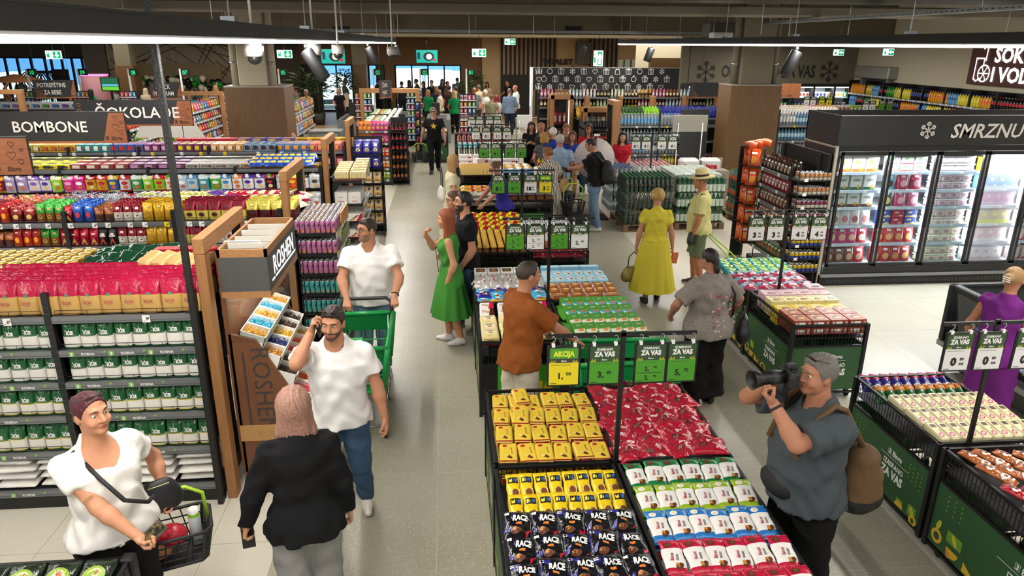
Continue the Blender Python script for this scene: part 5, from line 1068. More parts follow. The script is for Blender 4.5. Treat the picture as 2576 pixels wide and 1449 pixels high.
PKB=[P('pkb#%d'%s,lambda s=s:pillow(.2,.24,.07,[(-.5,film('#8a2a60')),(.5,film('#b83a5a')),(1,film('#6a9ab0'))],[(p_ell(0,.1,.5,.25),M('#e8d0d8',.35)),(p_ell(.1,-.4,.4,.25),M('#7a1c2c',.35)),(p_ell(-.3,.4,.15,.12),K_)],seed=s,lump=.2))for s in range(3)]
for j in range(3):
 for i in range(5):put('pink_snack_bag',PKB[(i+j)%3],(3.48+i*.165,7.58+j*.17,.80+.015*j),'pink and purple snack bag, %s row back, %s from the walkway'%(nth(j),nth(i)),'snack bag',None,random.uniform(-.4,.4)+.5,.2)
TLB=[P('tlb#%d'%s,lambda s=s:pillow(.12,.2,.04,[(-.4,film('#1f8a80')),(.5,film('#7ab83a')),(1,film('#1f9088'))],[(p_ell(0,.0,.5,.2),M('#e8d84a',.35)),(p_rect(-.5,.5,-.1,.1,2,1),M('#3a8a3a',.35))],seed=s,lump=.15))for s in range(3)]
for j in range(5):
 for i in range(6):
  for k in range(2):put('teal_snack_bag',TLB[(i+j)%3],(3.48+i*.135,8.08+j*.1,.80+.04*k+.01*j),'teal and lime snack bag, %s row back, %s from the walkway, %s'%(nth(j),nth(i),('under','on top')[k]),'snack bag',None,1.5+random.uniform(-.3,.3),.1)
  # ---------------------------------------------------------------- hanging price cards
CG=M('#4a9a24',.45);CW_=M('#e9e7e4',.5);CY=M('#e8d41e',.45);HG=M('#35502f',.5)
def card(x,y,zt,kind,price,lab,sup=True,two=False,w_=.205,h=.285,km=True):
 t=thing('price_card',lab,'price card',(x,y,zt));q=MB();q.rbox(-w_/2,w_/2,-.008,.008,-h,0,BLK,.008);q.build('frame',t)
 q=MB();body=dict(g=CG,w=CW_,y=CY)[kind];iw=w_/2-.013
 S=lambda u,v:(u,-.0095,v);S2=lambda u,v:(u,-.0105,v);S3=lambda u,v:(u,-.0115,v);zm=-h*.42
 q.print_(p_rect(-iw,iw,-h+.013,zm,2,2),body,S);q.print_(p_rect(-iw,iw,zm,-.013,2,2),M('#3a3b3a',.5)if kind=='y' else HG,S)
 for k in range(6):q.print_(p_rect(-iw+.005+k*.006,-iw+.009+k*.006,zm,zm+.008+.006*((k*7)%3),1,1),LY,S2);q.print_(p_rect(iw-.009-k*.006,iw-.005-k*.006,zm,zm+.008+.006*((k*5)%3),1,1),LY,S2)
 if kind=='y':
  q.print_(p_rect(-iw*.93,iw*.93,-.09,-.02,2,1),CG,S2);q.print_(p_text('AKCIJA',.036,0,-.056,.05,0,.82),M('#e6e63a',.45),S3)
 else:
  q.print_(p_text('IZABRANO',.017,0,-.034,.03,0,.9),W_,S2);q.print_(p_text('ZA VAS',.033,0,-.066,.06,0,.85),W_,S2)
 q.print_(p_text('Bingo',.011,0,zm+.014,.03),W_,S2)
 def pr(zc,s):
  a,b=price.split(',')if ',' in price else(price,'')
  if km:
   q.print_(p_text(a,s*1.35,-.018-.008*(len(a)-1),zc,.06),K_,S2);q.print_(p_text(b,s*.5,.038,zc+s*.4,.04),K_,S2);q.print_(p_text('KM',s*.4,.04,zc-s*.45,.05),K_,S2)
  else:q.print_(p_text(a+',',s,-.018-.004*len(a),zc,.03),K_,S2);q.print_(p_text(b,s*.55,.032,zc+s*.3,.03),K_,S2)
 if two:pr(-h*.62,.03);pr(-h*.84,.03);q.print_(p_rect(-iw+.01,iw-.02,-h*.735,-h*.72,1,1),M('#3a4a2a' if kind!='w' else '#8a8a8a',.5),S2)
 else:pr(-h*.73,.042)
 q.print_(p_rect(-iw+.012,iw-.05,-h*.475,-h*.465,1,1),M('#55603f',.5),S2);q.print_(p_rect(-iw+.01,-iw+.05,-h*.93,-h*.915,1,1),K_,S2);q.build('printed_sheet',t)
 for sx in(-w_*.32,w_*.32):
  q=MB();q.tube([(sx,0,-.005),(sx,0,.02),(sx+.012,0,.03),(sx+.012,0,.048),(sx,0,.058),(sx-.01,0,.05)],.0035,STEEL,5);q.box(sx-.01,sx+.01,-.01,.01,-.012,.012,W_);q.build('hook',t)
def sign_stand(x,y,z0,xb0,xb1,cards,lab,zt=1.715):
 t=thing('sign_stand',lab,'sign stand',(x,y,z0));q=MB();q.box(-.016,.016,-.008,.008,0,1.79-z0,BLK);q.build('pole',t);q=MB();q.box(xb0-x,xb1-x,-.008,.008,1.755-z0,1.779-z0,BLK);q.build('crossbar',t)
 for c in cards:card(c[0],y-.02,zt,*c[1:])
sign_stand(1.085,4.105,.6,.60,1.56,[(.705,'y','1,00','yellow price card reading one flat in front of the brown shirt man',0,0,.215,.285,False),(.965,'g','3,45','green price card reading 3,45 next to the yellow one',0,0,.215,.285,False),(1.265,'g','2,95','green price card with 2,95 printed twice above the red sweet bags',0,True,.215,.285,False),(1.47,'g','5,75','green price card reading 5,75 at the walkway end of the bar',0,0,.205,.285,False)],'black sign stand rising between the four nearest bins')
sign_stand(1.06,7.285,.6,.56,1.54,[(.695,'g','2,75','green price card with 2,75 twice, second sign stand back',0,True,.21,.285,False),(.91,'w','2,45','white price card with 2,45 twice, second sign stand back',0,True,.205,.285,False),(1.165,'g','1,65','green price card with 1,65 twice, past the pole of the second sign stand',0,True,.205,.285,False),(1.38,'w','2,45','white price card reading 2,45 once, end of the second sign stand',0,0,.205,.285,False)],'black sign stand between the croissant boxes and brown biscuits')
sign_stand(1.08,10.3,.6,.60,1.55,[(.73,'g','8,95','green price card with bold 8,95, third sign stand back'),(.965,'g','8,95','green price card with thin 8,95, third sign stand back',0,0,.205,.285,False),(1.2,'w','18,95','white price card reading 18,95 in front of the zebra dress'),(1.42,'y','3,45','yellow price card reading 3,45 in front of the zebra dress')],'black sign stand beside the white lidded tubs')
sign_stand(1.05,13.75,.6,.58,1.53,[(.70,'g','9,95','green price card reading 9,95 nearest the cart aisle, fourth stand back'),(.93,'g','9,95','green price card reading 9,95 beside the pole, fourth stand back'),(1.19,'g','5,95','green price card reading 5,95 just past the pole, fourth stand back'),(1.42,'g','5,95','green price card reading 5,95 at the bar end, fourth stand back')],'black sign stand behind the flour bags')
sign_stand(1.02,16.5,.6,.55,1.5,[(.66,'w','1,95','white price card reading 1,95 nearest the cart aisle, fifth stand back'),(.90,'w','0,95','white price card reading 0,95 beside the pole, fifth stand back'),(1.15,'w','1,45','white price card reading 1,45 right past the pole, fifth stand back'),(1.37,'w','0,90','white price card reading 0,90 at the bar end, fifth stand back')],'black sign stand in front of the white drink cartons')
sign_stand(1.0,19.2,.6,.55,1.5,[(.66,'w','5,95','white price card reading 5,95, first of the sixth stand back'),(.87,'w','3,95','white price card reading 3,95, second of the sixth stand back'),(1.13,'w','0,95','white price card reading 0,95, third of the sixth stand back'),(1.34,'w','1,95','white price card reading 1,95, last of the sixth stand back')],'black sign stand below the checkout counter')
sign_stand(3.62,4.12,.6,3.24,4.2,[(3.36,'w','0,80','white price card reading 0,80 nearest the photographer'),(3.59,'w','0,80','white price card reading 0,80 beside the pole by the purple outfit'),(3.86,'w','0,80','white price card reading 0,80 past the pole, cut by the frame edge')],'black sign stand behind the photographer over the cream biscuits')
sign_stand(3.76,7.47,.6,3.28,4.24,[(3.40,'w','3,95','white price card reading 3,95 at the walkway end of its bar'),(3.62,'w','3,95','white price card reading 3,95 beside the pole in front of the snack rack'),(3.90,'w','4,95','white price card reading 4,95 beside the pole in front of the cans'),(4.12,'w','4,95','white price card reading 4,95 at the freezer end of its bar')],'black sign stand in front of the snack rack')
# ---------------------------------------------------------------- upright freezers
t=thing('upright_freezer','long black upright freezer with four lit glass doors and snowflake fascia','freezer',(5.62,10.0,0));FX=9.6-5.62;q=MB()
q.box(0,.06,0,.95,0,2.13,BLK);q.box(.06,FX,.85,.95,.3,2.13,M('#d8dade',.5));q.box(.06,FX,0,.95,2.05,2.13,BLK);q.box(.06,FX,.05,.85,.2,.3,M('#c9ccd0',.4));q.box(FX,FX+.06,0,.95,0,2.13,BLK);q.build('cabinet_body',t)
q=MB();q.rbox(-.012,.03,-.02,.02,0,2.13,M('#b8b1a4',.4,.3),.004);q.box(-.02,0,-.02,.95,2.1,2.125,M('#b8b1a4',.4,.3));q.build('corner_trim',t)
q=MB();q.box(0,FX+.06,-.02,.06,0,.18,BLKM);q.box(.02,FX,-.075,-.02,.15,.185,GRY);q.box(0.06,FX,-.03,-.02,.2,.29,BLK)
for k in range(60):q.box(.15+k*.06,.19+k*.06,-.022,-.02,.03,.09,M('#2c2c2c',.5))
q.build('kick_plate',t);q=MB();q.box(-.01,FX,-.03,.0,2.14,2.56,M('#1b1b1a',.5));q.box(-.01,.02,0,.95,2.14,2.56,M('#1b1b1a',.5));q.box(-.01,FX,.92,.95,2.14,2.56,M('#1b1b1a',.5));q.box(-.01,FX,-.031,.0,2.555,2.565,GRY)
sk=M('#e8e2da',.5);S=lambda u,v:(u,-.033,v)
for ln in snow(1.33,2.35,.115):q.print_(p_line(ln,.015),sk,S)
co,fs=text2d('SMRZNUTO',.015);co=co*.205;q.print_((np.stack([2.42+co[:,0]+.2*co[:,1]+.02,2.245+co[:,1]],1),fs),sk,S)
q.build('fascia',t)
FZ=[1.735,1.465,1.205,.925,.64,.33]
for z in FZ:
 q=MB();q.box(.08,FX,.09,.84,z-.025,z-.015,M('#e4e7ea',.3));q.box(.08,FX,.075,.09,z-.045,z,M('#c8d4e2',.3))
 for k in range(9):q.box(.2+k*.37,.25+k*.37,.072,.075,z-.04,z-.005,PRICE)
 q.build('shelf',t)
LEDC=M('#f4f8ff',.5,emit=5.0,name='freezer_led')
for i in range(5):
 x0,x1=.10+i*.757,.10+i*.757+.735;d=thing('door','','',(0,0,0));d.parent=t;del d['label'],d['category']
 q=MB()
 for(a,b,z0,z1)in((x0,x0+.04,.3,2.04),(x1-.04,x1,.3,2.04),(x0,x1,.3,.345),(x0,x1,1.99,2.04)):q.rbox(a,b,-.02,.02,z0,z1,BLK,.004)
 q.build('door_frame',d);q=MB()
 if i==3:
  fm=bpy.data.materials.new('frosted_pane');fm.use_nodes=True;nt=fm.node_tree;nt.nodes.clear();oo=nt.nodes.new('ShaderNodeOutputMaterial');mx=nt.nodes.new('ShaderNodeMixShader');tr=nt.nodes.new('ShaderNodeBsdfTransparent');tl=nt.nodes.new('ShaderNodeBsdfTranslucent');tl.inputs[0].default_value=(.9,.95,1,1);mx.inputs[0].default_value=.16
  nt.links.new(tr.outputs[0],mx.inputs[1]);nt.links.new(tl.outputs[0],mx.inputs[2]);nt.links.new(mx.outputs[0],oo.inputs[0]);g_=fm
 else:g_=glass('#eef4f6',.035,.02)
 q.box(x0+.04,x1-.04,-.004,.0,.345,1.99,g_);q.build('frosted_pane' if i==3 else 'pane',d)
 q=MB();q.rbox(x1-.03,x1-.012,-.05,-.02,.9,1.5,BLKM,.004);q.build('handle',d)
 q=MB();q.box(x1-.004,x1+.012,.04,.06,.35,1.98,LEDC);q.build('door_led',d)
 area('freezer_light',(5.62+(x0+x1)/2,10.06,1.98),.6,.06,22,(.93,.97,1),(math.radians(-35),0,0))
 area('freezer_light',(5.62+x1+.004,10.09,1.2),.03,1.5,17,(.93,.97,1),(math.radians(90),0,0))
def fz(i,z,meshes,label,cat,name,n=None,dy=0.0,stack=1,hs=.09,x0=.14,step=None,rx=0):
 n=n or len(meshes);st=step or .64/n;b=5.62+.10+i*.757+x0-.09
 for k in range(n):
  for s in range(stack):put(name,meshes[k%len(meshes)],(b+st*(k+.5),10.2+dy,z-.012+s*hs*1.3),'%s, %s along%s'%(label,nth(k),', %s up'%nth(s)if stack>1 else ''),cat,None,random.uniform(-.04,.04),rx,sc=(1.08,1,1.3))
def fbox(c,c2,c3,w=.17,h=.17,txt=None):return P('fbox%s%s%s%s%g'%(c,c2,c3,txt,h),lambda:carton(w,.12,h,M(c,.4),fprints=[(p_rect(-1,1,0,.22,4,1),M(c2,.4)),(p_ell(.45,.22,.3,.12),M(c3,.4))]+([(p_text(txt,.16,0,.68,.03,0,.9),M('#3a4a40',.4))]if txt else[(p_rect(-.6,.1,.55,.8,1,1),M(c3,.4))])))
def fbag(c,c2,w=.16,h=.2):return P('fbag%s%s%g'%(c,c2,h),lambda:pouch(w,.1,h,[(1,film(c,.25))],[(p_ell(0,.35,.6,.2),M(c2,.35)),(p_rect(-.4,.4,.68,.8),W_)],rows=6,n=14))
def ftub(c,c2,w=.15,h=.085):return P('ftub%s%s'%(c,c2),lambda:(lambda mb:(mb.rbox(-w/2,w/2,-.06,.06,0,h*.8,M(c,.35),.015),mb.rbox(-w/2-.004,w/2+.004,-.064,.064,h*.78,h,M(c2,.35),.008),mb.print_(p_ell(0,h*.4,w*.28,h*.22),M('#b88a90',.4),lambda u,v:(u,-.0612,v)))[0]or mb)(MB()))
fz(0,FZ[0],[fbox('#ece6dc','#c2602a','#e0a030')],'white and orange frozen pastry box, first freezer door, top shelf','box','frozen_box',3)
fz(0,FZ[1],[fbox('#e9e6df','#2a6a4a','#e0a83a',txt='CREPES')],'white and green frozen crepe box, first door, second shelf','box','frozen_box',3)
fz(0,FZ[2],[fbox('#e9e6df','#5a3a2a','#d8a03a',txt='CREPES')],'white and brown frozen crepe box, first door, third shelf','box','frozen_box',3)
fz(0,FZ[3],[fbag('#e8dcd8','#b05a5a'),fbag('#e4dcd8','#c87a7a')],'white frozen dough bag, first door, fourth shelf','frozen bag','frozen_bag',4)
fz(0,FZ[4],[fbag('#c0306a','#e8c0a0'),fbag('#c0306a','#e0b090'),fbag('#c0306a','#e8c0a0'),fbag('#a81c2c','#e0d0c0')],'pink or red frozen bag, first door, fifth shelf','frozen bag','frozen_bag',4)
fz(0,FZ[5],[fbag('#7a3a24','#d8b090'),fbag('#6a3a28','#c8a080'),fbag('#7a3a24','#d8b090'),fbag('#b01c2c','#d0a080')],'brown or red bread bag, first door, bottom shelf','frozen bag','frozen_bag',4)
fz(1,FZ[0],[fbox('#ece4e0','#d8607a','#5a8a4a',.17,.085),fbox('#ece4e0','#c03a4a','#5a8a4a',.17,.085)],'small white dessert box, second door, top shelf','box','frozen_box',3,stack=2,hs=.087)
fz(1,FZ[1],[fbag('#6ab0c8','#3a2a2a'),fbag('#b8284a','#e8b0b8'),fbag('#b8284a','#d8a0a8')],'blue or red frozen bag, second door, second shelf','frozen bag','frozen_bag',3)
fz(1,FZ[2],[fbag('#1c4a34','#d8b070'),fbag('#c03a6a','#e8b0b8'),fbag('#d86a90','#f0d0d0')],'dark green or pink frozen bag, second door, third shelf','frozen bag','frozen_bag',3)
fz(1,FZ[3],[fbox('#2a4a9a','#d8b878','#e8d0a0',.17,.085),fbox('#a81c3c','#b82a4a','#e8c0c8',.17,.085),fbox('#2a4a9a','#d8b878','#e8d0a0',.17,.085)],'flat frozen strudel box, second door, fourth shelf','box','frozen_box',3,stack=2,hs=.087)
fz(1,FZ[4],[fbag('#b8242c','#d8a060'),fbag('#c03030','#e0b070')],'red frozen pastry bag, second door, fifth shelf','frozen bag','frozen_bag',4)
fz(1,FZ[5],[fbag('#b01c28','#c89050'),fbag('#a82020','#d8a868')],'red frozen pastry bag, second door, bottom shelf','frozen bag','frozen_bag',4)
for zi,st,nm in((0,2,'top'),(1,2,'second'),(2,2,'third')):fz(2,FZ[zi],[ftub('#e4cdd4','#eadfe2')],'pale pink ice cream tub, third door, %s shelf'%nm,'tub','ice_cream_tub',4,stack=st)
fz(2,FZ[3],[ftub('#e0d0c4','#e6dcd6')],'brown and white ice cream tub, third door, fourth shelf','tub','ice_cream_tub',4,stack=2)
fz(2,FZ[4],[ftub('#e8e0c4','#efead8')],'cream ice cream tub, third door, fifth shelf','tub','ice_cream_tub',4,stack=3);fz(2,FZ[5],[ftub('#e6ddbc','#efe9d2')],'cream ice cream tub, third door, bottom shelf','tub','ice_cream_tub',4,stack=2)
for zi,(c,c2,nm)in enumerate((('#d8c83a','#e8a0a0','yellow'),('#6aa8d8','#e0e8f0','sky blue'),('#c89ab8','#d0c0d8','lilac'),('#b8a890','#c8d84a','tan'),('#c8b0b8','#d8d8d8','rosy'),('#d0d0d4','#b8a8a8','pale grey'))):fz(3,FZ[zi],[fbox(c,c2,c2,.15,.16)],'%s frozen box behind the fogged fourth door, shelf %s'%(nm,('one','two','three','four','five','six')[zi]),'box','frozen_box',4)
for zi in range(6):fz(4,FZ[zi],[fbox('#c8b0a8','#b03a3a','#d8c0a0',.15,.15)],'frozen box behind the fifth freezer door, shelf %s'%('one','two','three','four','five','six')[zi],'box','frozen_box',3)
# chest freezer by the woman in purple
t=thing('chest_freezer','black glass sided chest freezer behind the woman in purple','freezer',(5.5,4.2,0));q=MB();L=2.85
q.rbox(.12,1.0,.04,L-.04,.06,.45,BLK,.02);q.box(.0,.12,.0,L,.3,.36,GRY);q.rbox(.04,1.04,0,.06,.4,1.0,BLK,.015);q.rbox(.0,1.06,L-.06,L,.36,1.02,BLK,.015)
for x in(.02,.96):q.rbox(x,x+.09,0,L,.95,1.02,BLK,.012)
q.build('cabinet_body',t);q=MB();q.add([(.1,.06,.45),(.1,L-.06,.45),(.04,L-.06,.97),(.04,.06,.97)],[(0,1,2,3)],glass('#e4eef0',.12));q.build('side_pane',t)
q=MB();q.box(.08,1.0,.06,L-.06,.985,.992,glass('#eef6f8',.2));q.build('lid_pane',t);q=MB();q.rbox(.3,.48,L-.95,L-.8,.995,1.03,BLK,.02);q.build('lid_handle',t);q=MB();q.box(.12,1.0,.06,L-.06,.44,.46,M('#c8d0d6',.4));q.build('inner_floor',t)
FSH=P('frozen_fish',lambda:pillow(.18,.26,.05,[(1,M('#5a7a98',.2,.1,(10,.8),spec=.7))],[(p_ell(0,0,.5,.4),M('#b8c8d4',.3))],lump=.2))
for j in range(9):
 for k in range(4):put('frozen_fish_pack',FSH,(5.76,4.45+j*.28,.47+k*.055),'blue grey frozen pack inside the chest freezer, %s from its far end, %s layer'%(nth(8-j),nth(k)),'frozen pack',None,random.uniform(-.3,.3))
 # ---------------------------------------------------------------- snack rack beside the freezer end
t=thing('snack_rack','tall black snack rack with slanting shelves at the freezer end','rack',(0,0,0));q=MB();q.box(5.56,5.6,10.05,11.55,0,2.0,BLKM);q.box(5.12,5.58,10.32,11.5,0,.1,BLK)
for y in(10.3,11.5):q.box(5.52,5.58,y-.03,y+.03,0,1.98,BLK)
q.build('frame',t)
SRZ=[1.62,1.36,1.1,.84,.58,.32];SRC=[('#2a1c18','#c8b090','black'),('#8a2a34','#e0d8d0','maroon'),('#6a4636','#c8a890','brown'),('#7a4a34','#d8b080','brown tan'),('#6a3a2a','#c8a080','chestnut'),('#4a6a34','#b03a2a','green red')]
for z in SRZ:
 q=MB();q.box(5.12,5.56,10.33,11.5,z-.02,z,BLK);s=q.build('shelf',t);q=MB();q.box(5.105,5.12,10.33,11.5,z-.045,z+.01,RAIL);q.box(5.1,5.105,11.2,11.26,z-.04,z+.005,PRICE);q.box(5.1,5.105,10.6,10.66,z-.04,z+.005,PRICE);q.build('price_rail',s)
for li,z in enumerate(SRZ):
 c,c2,nm=SRC[li];me=P('coffee_bag'+c,lambda:pouch(.11,.08,.2,[(1,film(c,.2))],[(p_ell(0,.35,.6,.18),M(c2,.35)),(p_rect(-.5,.5,.6,.72),M('#e8e0d0',.4))],rows=6,n=14))
 for i in range(9):put('snack_bag',me,(5.19,10.42+i*.12,z),'%s snack bag on the %s slanting rack shelf, %s from the can baskets'%(nm,nth(li),nth(i)),'snack bag',None,-PI/2+random.uniform(-.15,.15))
 if li==0:
  for i in range(9):put('snack_bag',me,(5.33,10.42+i*.12,z+.02),'black snack bag in the second rank of the top rack shelf','snack bag','second rank rack bags',-PI/2+random.uniform(-.2,.2))
BKZ=[1.62,1.41,1.21,1.02,.82,.62,.42,.22];BKC=[('#b07a4a','tan'),('#b07a4a','tan'),('#7a3a52','plum'),('#7a3a52','plum'),('#a8202a','red'),('#c8a82a','yellow'),('#c8a82a','yellow'),('#c8a82a','yellow')]
t=thing('can_basket_stand','black wire basket stand of small cans in front of the snack rack','rack',(0,0,0));q=MB()
for x in(5.12,5.66):
 for y in(10.0,10.27):q.tube([(x,y,0),(x,y,1.85)],.008,BLK,5)
q.build('frame',t)
for z in BKZ:
 q=MB();q.box(5.12,5.66,10.0,10.27,z-.01,z,BLK)
 for zz in(.05,.1):q.tube([(5.12,10.27,z+zz+.03),(5.12,10.0,z+zz-.04),(5.66,10.0,z+zz-.04),(5.66,10.27,z+zz+.03)],.0035,BLK,4)
 q.box(5.2,5.26,9.993,9.996,z-.01,z+.035,PRICE);q.build('wire_basket',t)
for li,z in enumerate(BKZ):
 c,nm=BKC[li];me=P('scan'+c,lambda:can(.033,.115,M(c,.3,.3),n=12,band=(.45,M('#d8d0c0' if nm!='yellow' else '#3a4a9a',.35))))
 for i in range(7):
  for j in range(3):put('small_can',me,(5.19+i*.069,10.045+j*.075,z),'%s small can, %s wire basket down, %s'%(nm,nth(li),'front rank, %s from the bag side'%nth(i)if j==0 else 'ranks behind'),'can',None if j==0 else 'small cans behind basket %d'%li)
OB=P('orange_bag',lambda:pouch(.2,.12,.27,[(1,film('#d8501c',.22))],[(p_ell(0,.4,.6,.2),M('#e08a2a',.35)),(p_rect(-.5,.5,.7,.82),M('#f0e0d0',.4))],rows=7))
wire_rack('black wire tower of orange snack bags at the far end of the snack rack',4.92,5.14,11.3,11.75,[1.62,1.3,.98,.66,.34],1.9)
for li,z in enumerate((1.625,1.305,.985,.665,.345)):
 for j in range(2):put('orange_snack_bag',OB,(5.03,11.42+j*.18,z),'orange snack bag on the %s level of the wire tower, %s rank'%(nth(li),('front','back')[j]),'snack bag',None,random.uniform(-.3,.3)-.5)
for i in range(3):put('orange_snack_bag',OB,(5.05+.13*i,11.45,1.93+.02*i),'orange snack bag lying across the rack top, %s from the walkway'%nth(i),'snack bag',None,.5*i,-1.4)
# ---------------------------------------------------------------- bottle pallets
def pallet(x0,x1,y0,y1,lab):
 t=thing('wood_pallet',lab,'pallet',(x0,y0,0));w_,d=x1-x0,y1-y0;PW=M('#7d6248',.8,0,None,0,(4,'#654e38',.25))
 for k in range(6):q=MB();a=w_*k/6;q.box(a+.01,a+w_/6-.01,0,d,.12,.142,PW);q.build('deck_board',t)
 for k in range(3):
  for j in range(3):q=MB();a=(w_-.1)*k/2;b=(d-.12)*j/2;q.box(a,a+.1,b,b+.12,.02,.12,PW);q.build('block',t)
 for k in range(3):q=MB();b=(d-.12)*k/2;q.box(0,w_,b,b+.12,0,.02,PW);q.build('bottom_board',t)
GLQ=M('#46564c',.07,0,None,0,None,.45);GLB=M('#22603a',.08,0,None,0,None,.4);CLR=M('#c8d4da',.06,0,None,0,None,.55);BLUW=M('#7ab0d0',.08,0,None,0,None,.5)
BDK=P('bdk',lambda:bottle(.041,.31,GLQ,M('#5e5a52',.2,0,None,0,None,.2),M('#3a7a4a',.4),12,(.42,.52),.62,.06));BDN=P('bdn',lambda:bottle(.043,.29,GLB,M('#c8d4c4',.45),M('#1f6a34',.4),12,(.12,.6),.7));BGR=P('bgr',lambda:bottle(.043,.31,GLB,GLB,M('#2a8a4a',.4),12,(.3,.5),.7));BOR=P('bor',lambda:bottle(.043,.29,M('#5a7a64',.1,0,None,0,None,.3),M('#c85a2a',.45),M('#2a7a4a',.4),12,(.35,.6),.7))
def crate(me,x0,y0,nx,ny,layers,lab,name='water_bottle',dx=.088,h=.315,z0=.145,showall=False):
 for k in range(layers):
  for j in range(ny):
   for i in range(nx):
    if k<layers-1 and not(j==0 or i==0):continue
    put(name,me,(x0+i*dx,y0+j*dx,z0+k*h),'%s, %s layer'%(lab,('bottom','middle','top')[k+3-layers]if layers==3 else('lower','upper')[k])+(' front, %s from the walkway'%nth(i)if j==0 else ' along the walkway side' if i==0 else ', inner ranks'),'bottle',None if j==0 else '%s l%d %s'%(lab,k,i==0))
pallet(3.42,4.42,13.45,14.65,'wooden pallet under dark bottles nearest the grey walkway');crate(BDK,3.47,13.52,11,9,3,'dark green bottle on the walkway pallet')
pallet(4.48,5.5,13.55,14.7,'wooden pallet under white label green bottles');crate(BDN,4.54,13.6,11,3,3,'white label green bottle on the second pallet',h=.295)
FLM=M('#c2ccc2',.2,0,(8,.6),spec=.7)
for i in range(5):
 for j in range(4):q=MB();q.rbox(-.09,.09,-.13,.13,-.02,.03,FLM,.02)if i+j==0 else 0;me=P('shrink_film',lambda:q);put('bottle_multipack',me,(4.6+i*.19,14.0+j*.27-.0,1.04),'film wrapped multipack on the second pallet, %s row back, %s from the dark bottles'%(nth(j),nth(i)),'multipack')
pallet(4.0,4.9,15.0,15.9,'wooden pallet behind the dark bottles under red capped jugs')
JG=P('jug',lambda:bottle(.05,.3,M('#e2e0dc',.25),M('#d8d4d0',.4),M('#b81c30',.4),12,(.2,.5),.66));JW=P('jugw',lambda:bottle(.045,.3,CLR,M('#d0d8e0',.4),M('#2a50a0',.4),12,(.35,.6),.7))
crate(JG,4.1,15.05,8,8,3,'white jug with red cap on the rear pallet','milk_jug',.105,.31);crate(JW,3.45,14.78,5,8,3,'clear blue capped water bottle','water_bottle',.1,.31)
for i in range(2):q=MB();q.rbox(0,.42,0,.28,0,.3,M('#e2dedb',.4,0,(8,.4)),.05);q.print_(p_text('jana',.12,.2,.15,.05),M('#c0203a',.4),lambda u,v:(u,-.002,v));o=q.build('bottle_multipack');o.location=(5.05+i*.48,15.15,.86+i*.0);tag(o,'white film wrapped multipack with red lettering, %s from the walkway'%nth(i),'multipack')
pallet(5.0,6.0,15.1,15.9,'wooden pallet carrying the red lettered multipacks');q=MB();q.rbox(5.02,5.98,15.12,15.88,.142,.85,M('#d5dadc',.25,0,(8,.5)),.03);tag(q.build('bottle_multipack'),'large film wrapped water block under the red lettered multipacks','multipack')
pallet(5.9,6.75,13.95,14.9,'wooden pallet at the column under orange label bottles');crate(BOR,5.98,14.02,5,8,3,'orange label green bottle by the column',h=.3)
for i in range(2):put('crisp_tub',P('crt',lambda:can(.06,.26,M('#a8141c',.35),M('#8a0f18',.4),14)),(5.75+.14*i,15.7,.86),'tall red snack tub behind the pallets, %s from the walkway'%nth(i),'tub')
CBD=M('#9a8f80',.8)
for k in range(3):q=MB();q.box(0,.38,0,.42,0,.27,CBD);q.print_(p_text('BRAZIL',.045,.25,.08,.03),M('#5a5046',.6),lambda u,v:(u,-.002,v));q.print_(p_ring(.25,.16,.025,.035,12),M('#5a5046',.6),lambda u,v:(u,-.002,v));o=q.build('cardboard_box');o.location=(5.95,15.6,.275*k);tag(o,'grey cardboard box stacked at the column, %s from the floor'%nth(k),'box')
q=MB();q.box(0,.02,0,.35,.82,1.1,CBD,T=TR(5.94,15.6,0));q.box(0,.36,0,.01,.82,1.06,CBD,T=TR(5.95,16.02,0));tag(q.build('carton_flap'),'open cardboard flaps standing above the stacked grey boxes','cardboard')
q=MB();q.rbox(6.0,6.72,18.25,18.3,0,1.95,CHAR,.01,T=TR(0,0,0));tag(q.build('leaning_board'),'dark grey board standing against the wood-clad column','board')
# frame stand with blank board among the pallets
t=thing('poster_stand','blank grey board on two white poles above the pallets','display stand',(5.05,15.95,0));q=MB();q.rbox(0,.8,0,.02,1.65,2.02,M('#8f8a80',.5),.005);q.build('board',t)
for x in(.12,.68):q=MB();q.tube([(x,-.02,.0),(x,-.02,1.85)],.012,W_,6);q.lathe([(.12,0),(.12,.015)],W_,14,T=TR(x,-.02,0));q.build('pole',t)
sign_stand(4.25,14.72,1.05,3.8,4.85,[(3.9,'w','0,90','white price card reading 0,90 at the walkway end above the pallets'),(4.12,'w','0,90','white price card reading 0,90 beside the pole above the pallets'),(4.45,'w','4,15','white price card reading 4,15 just past the pole above the pallets'),(4.68,'w','4,15','white price card reading 4,15 at the far bar end above the pallets')],'black sign stand rising from the bottle pallets')
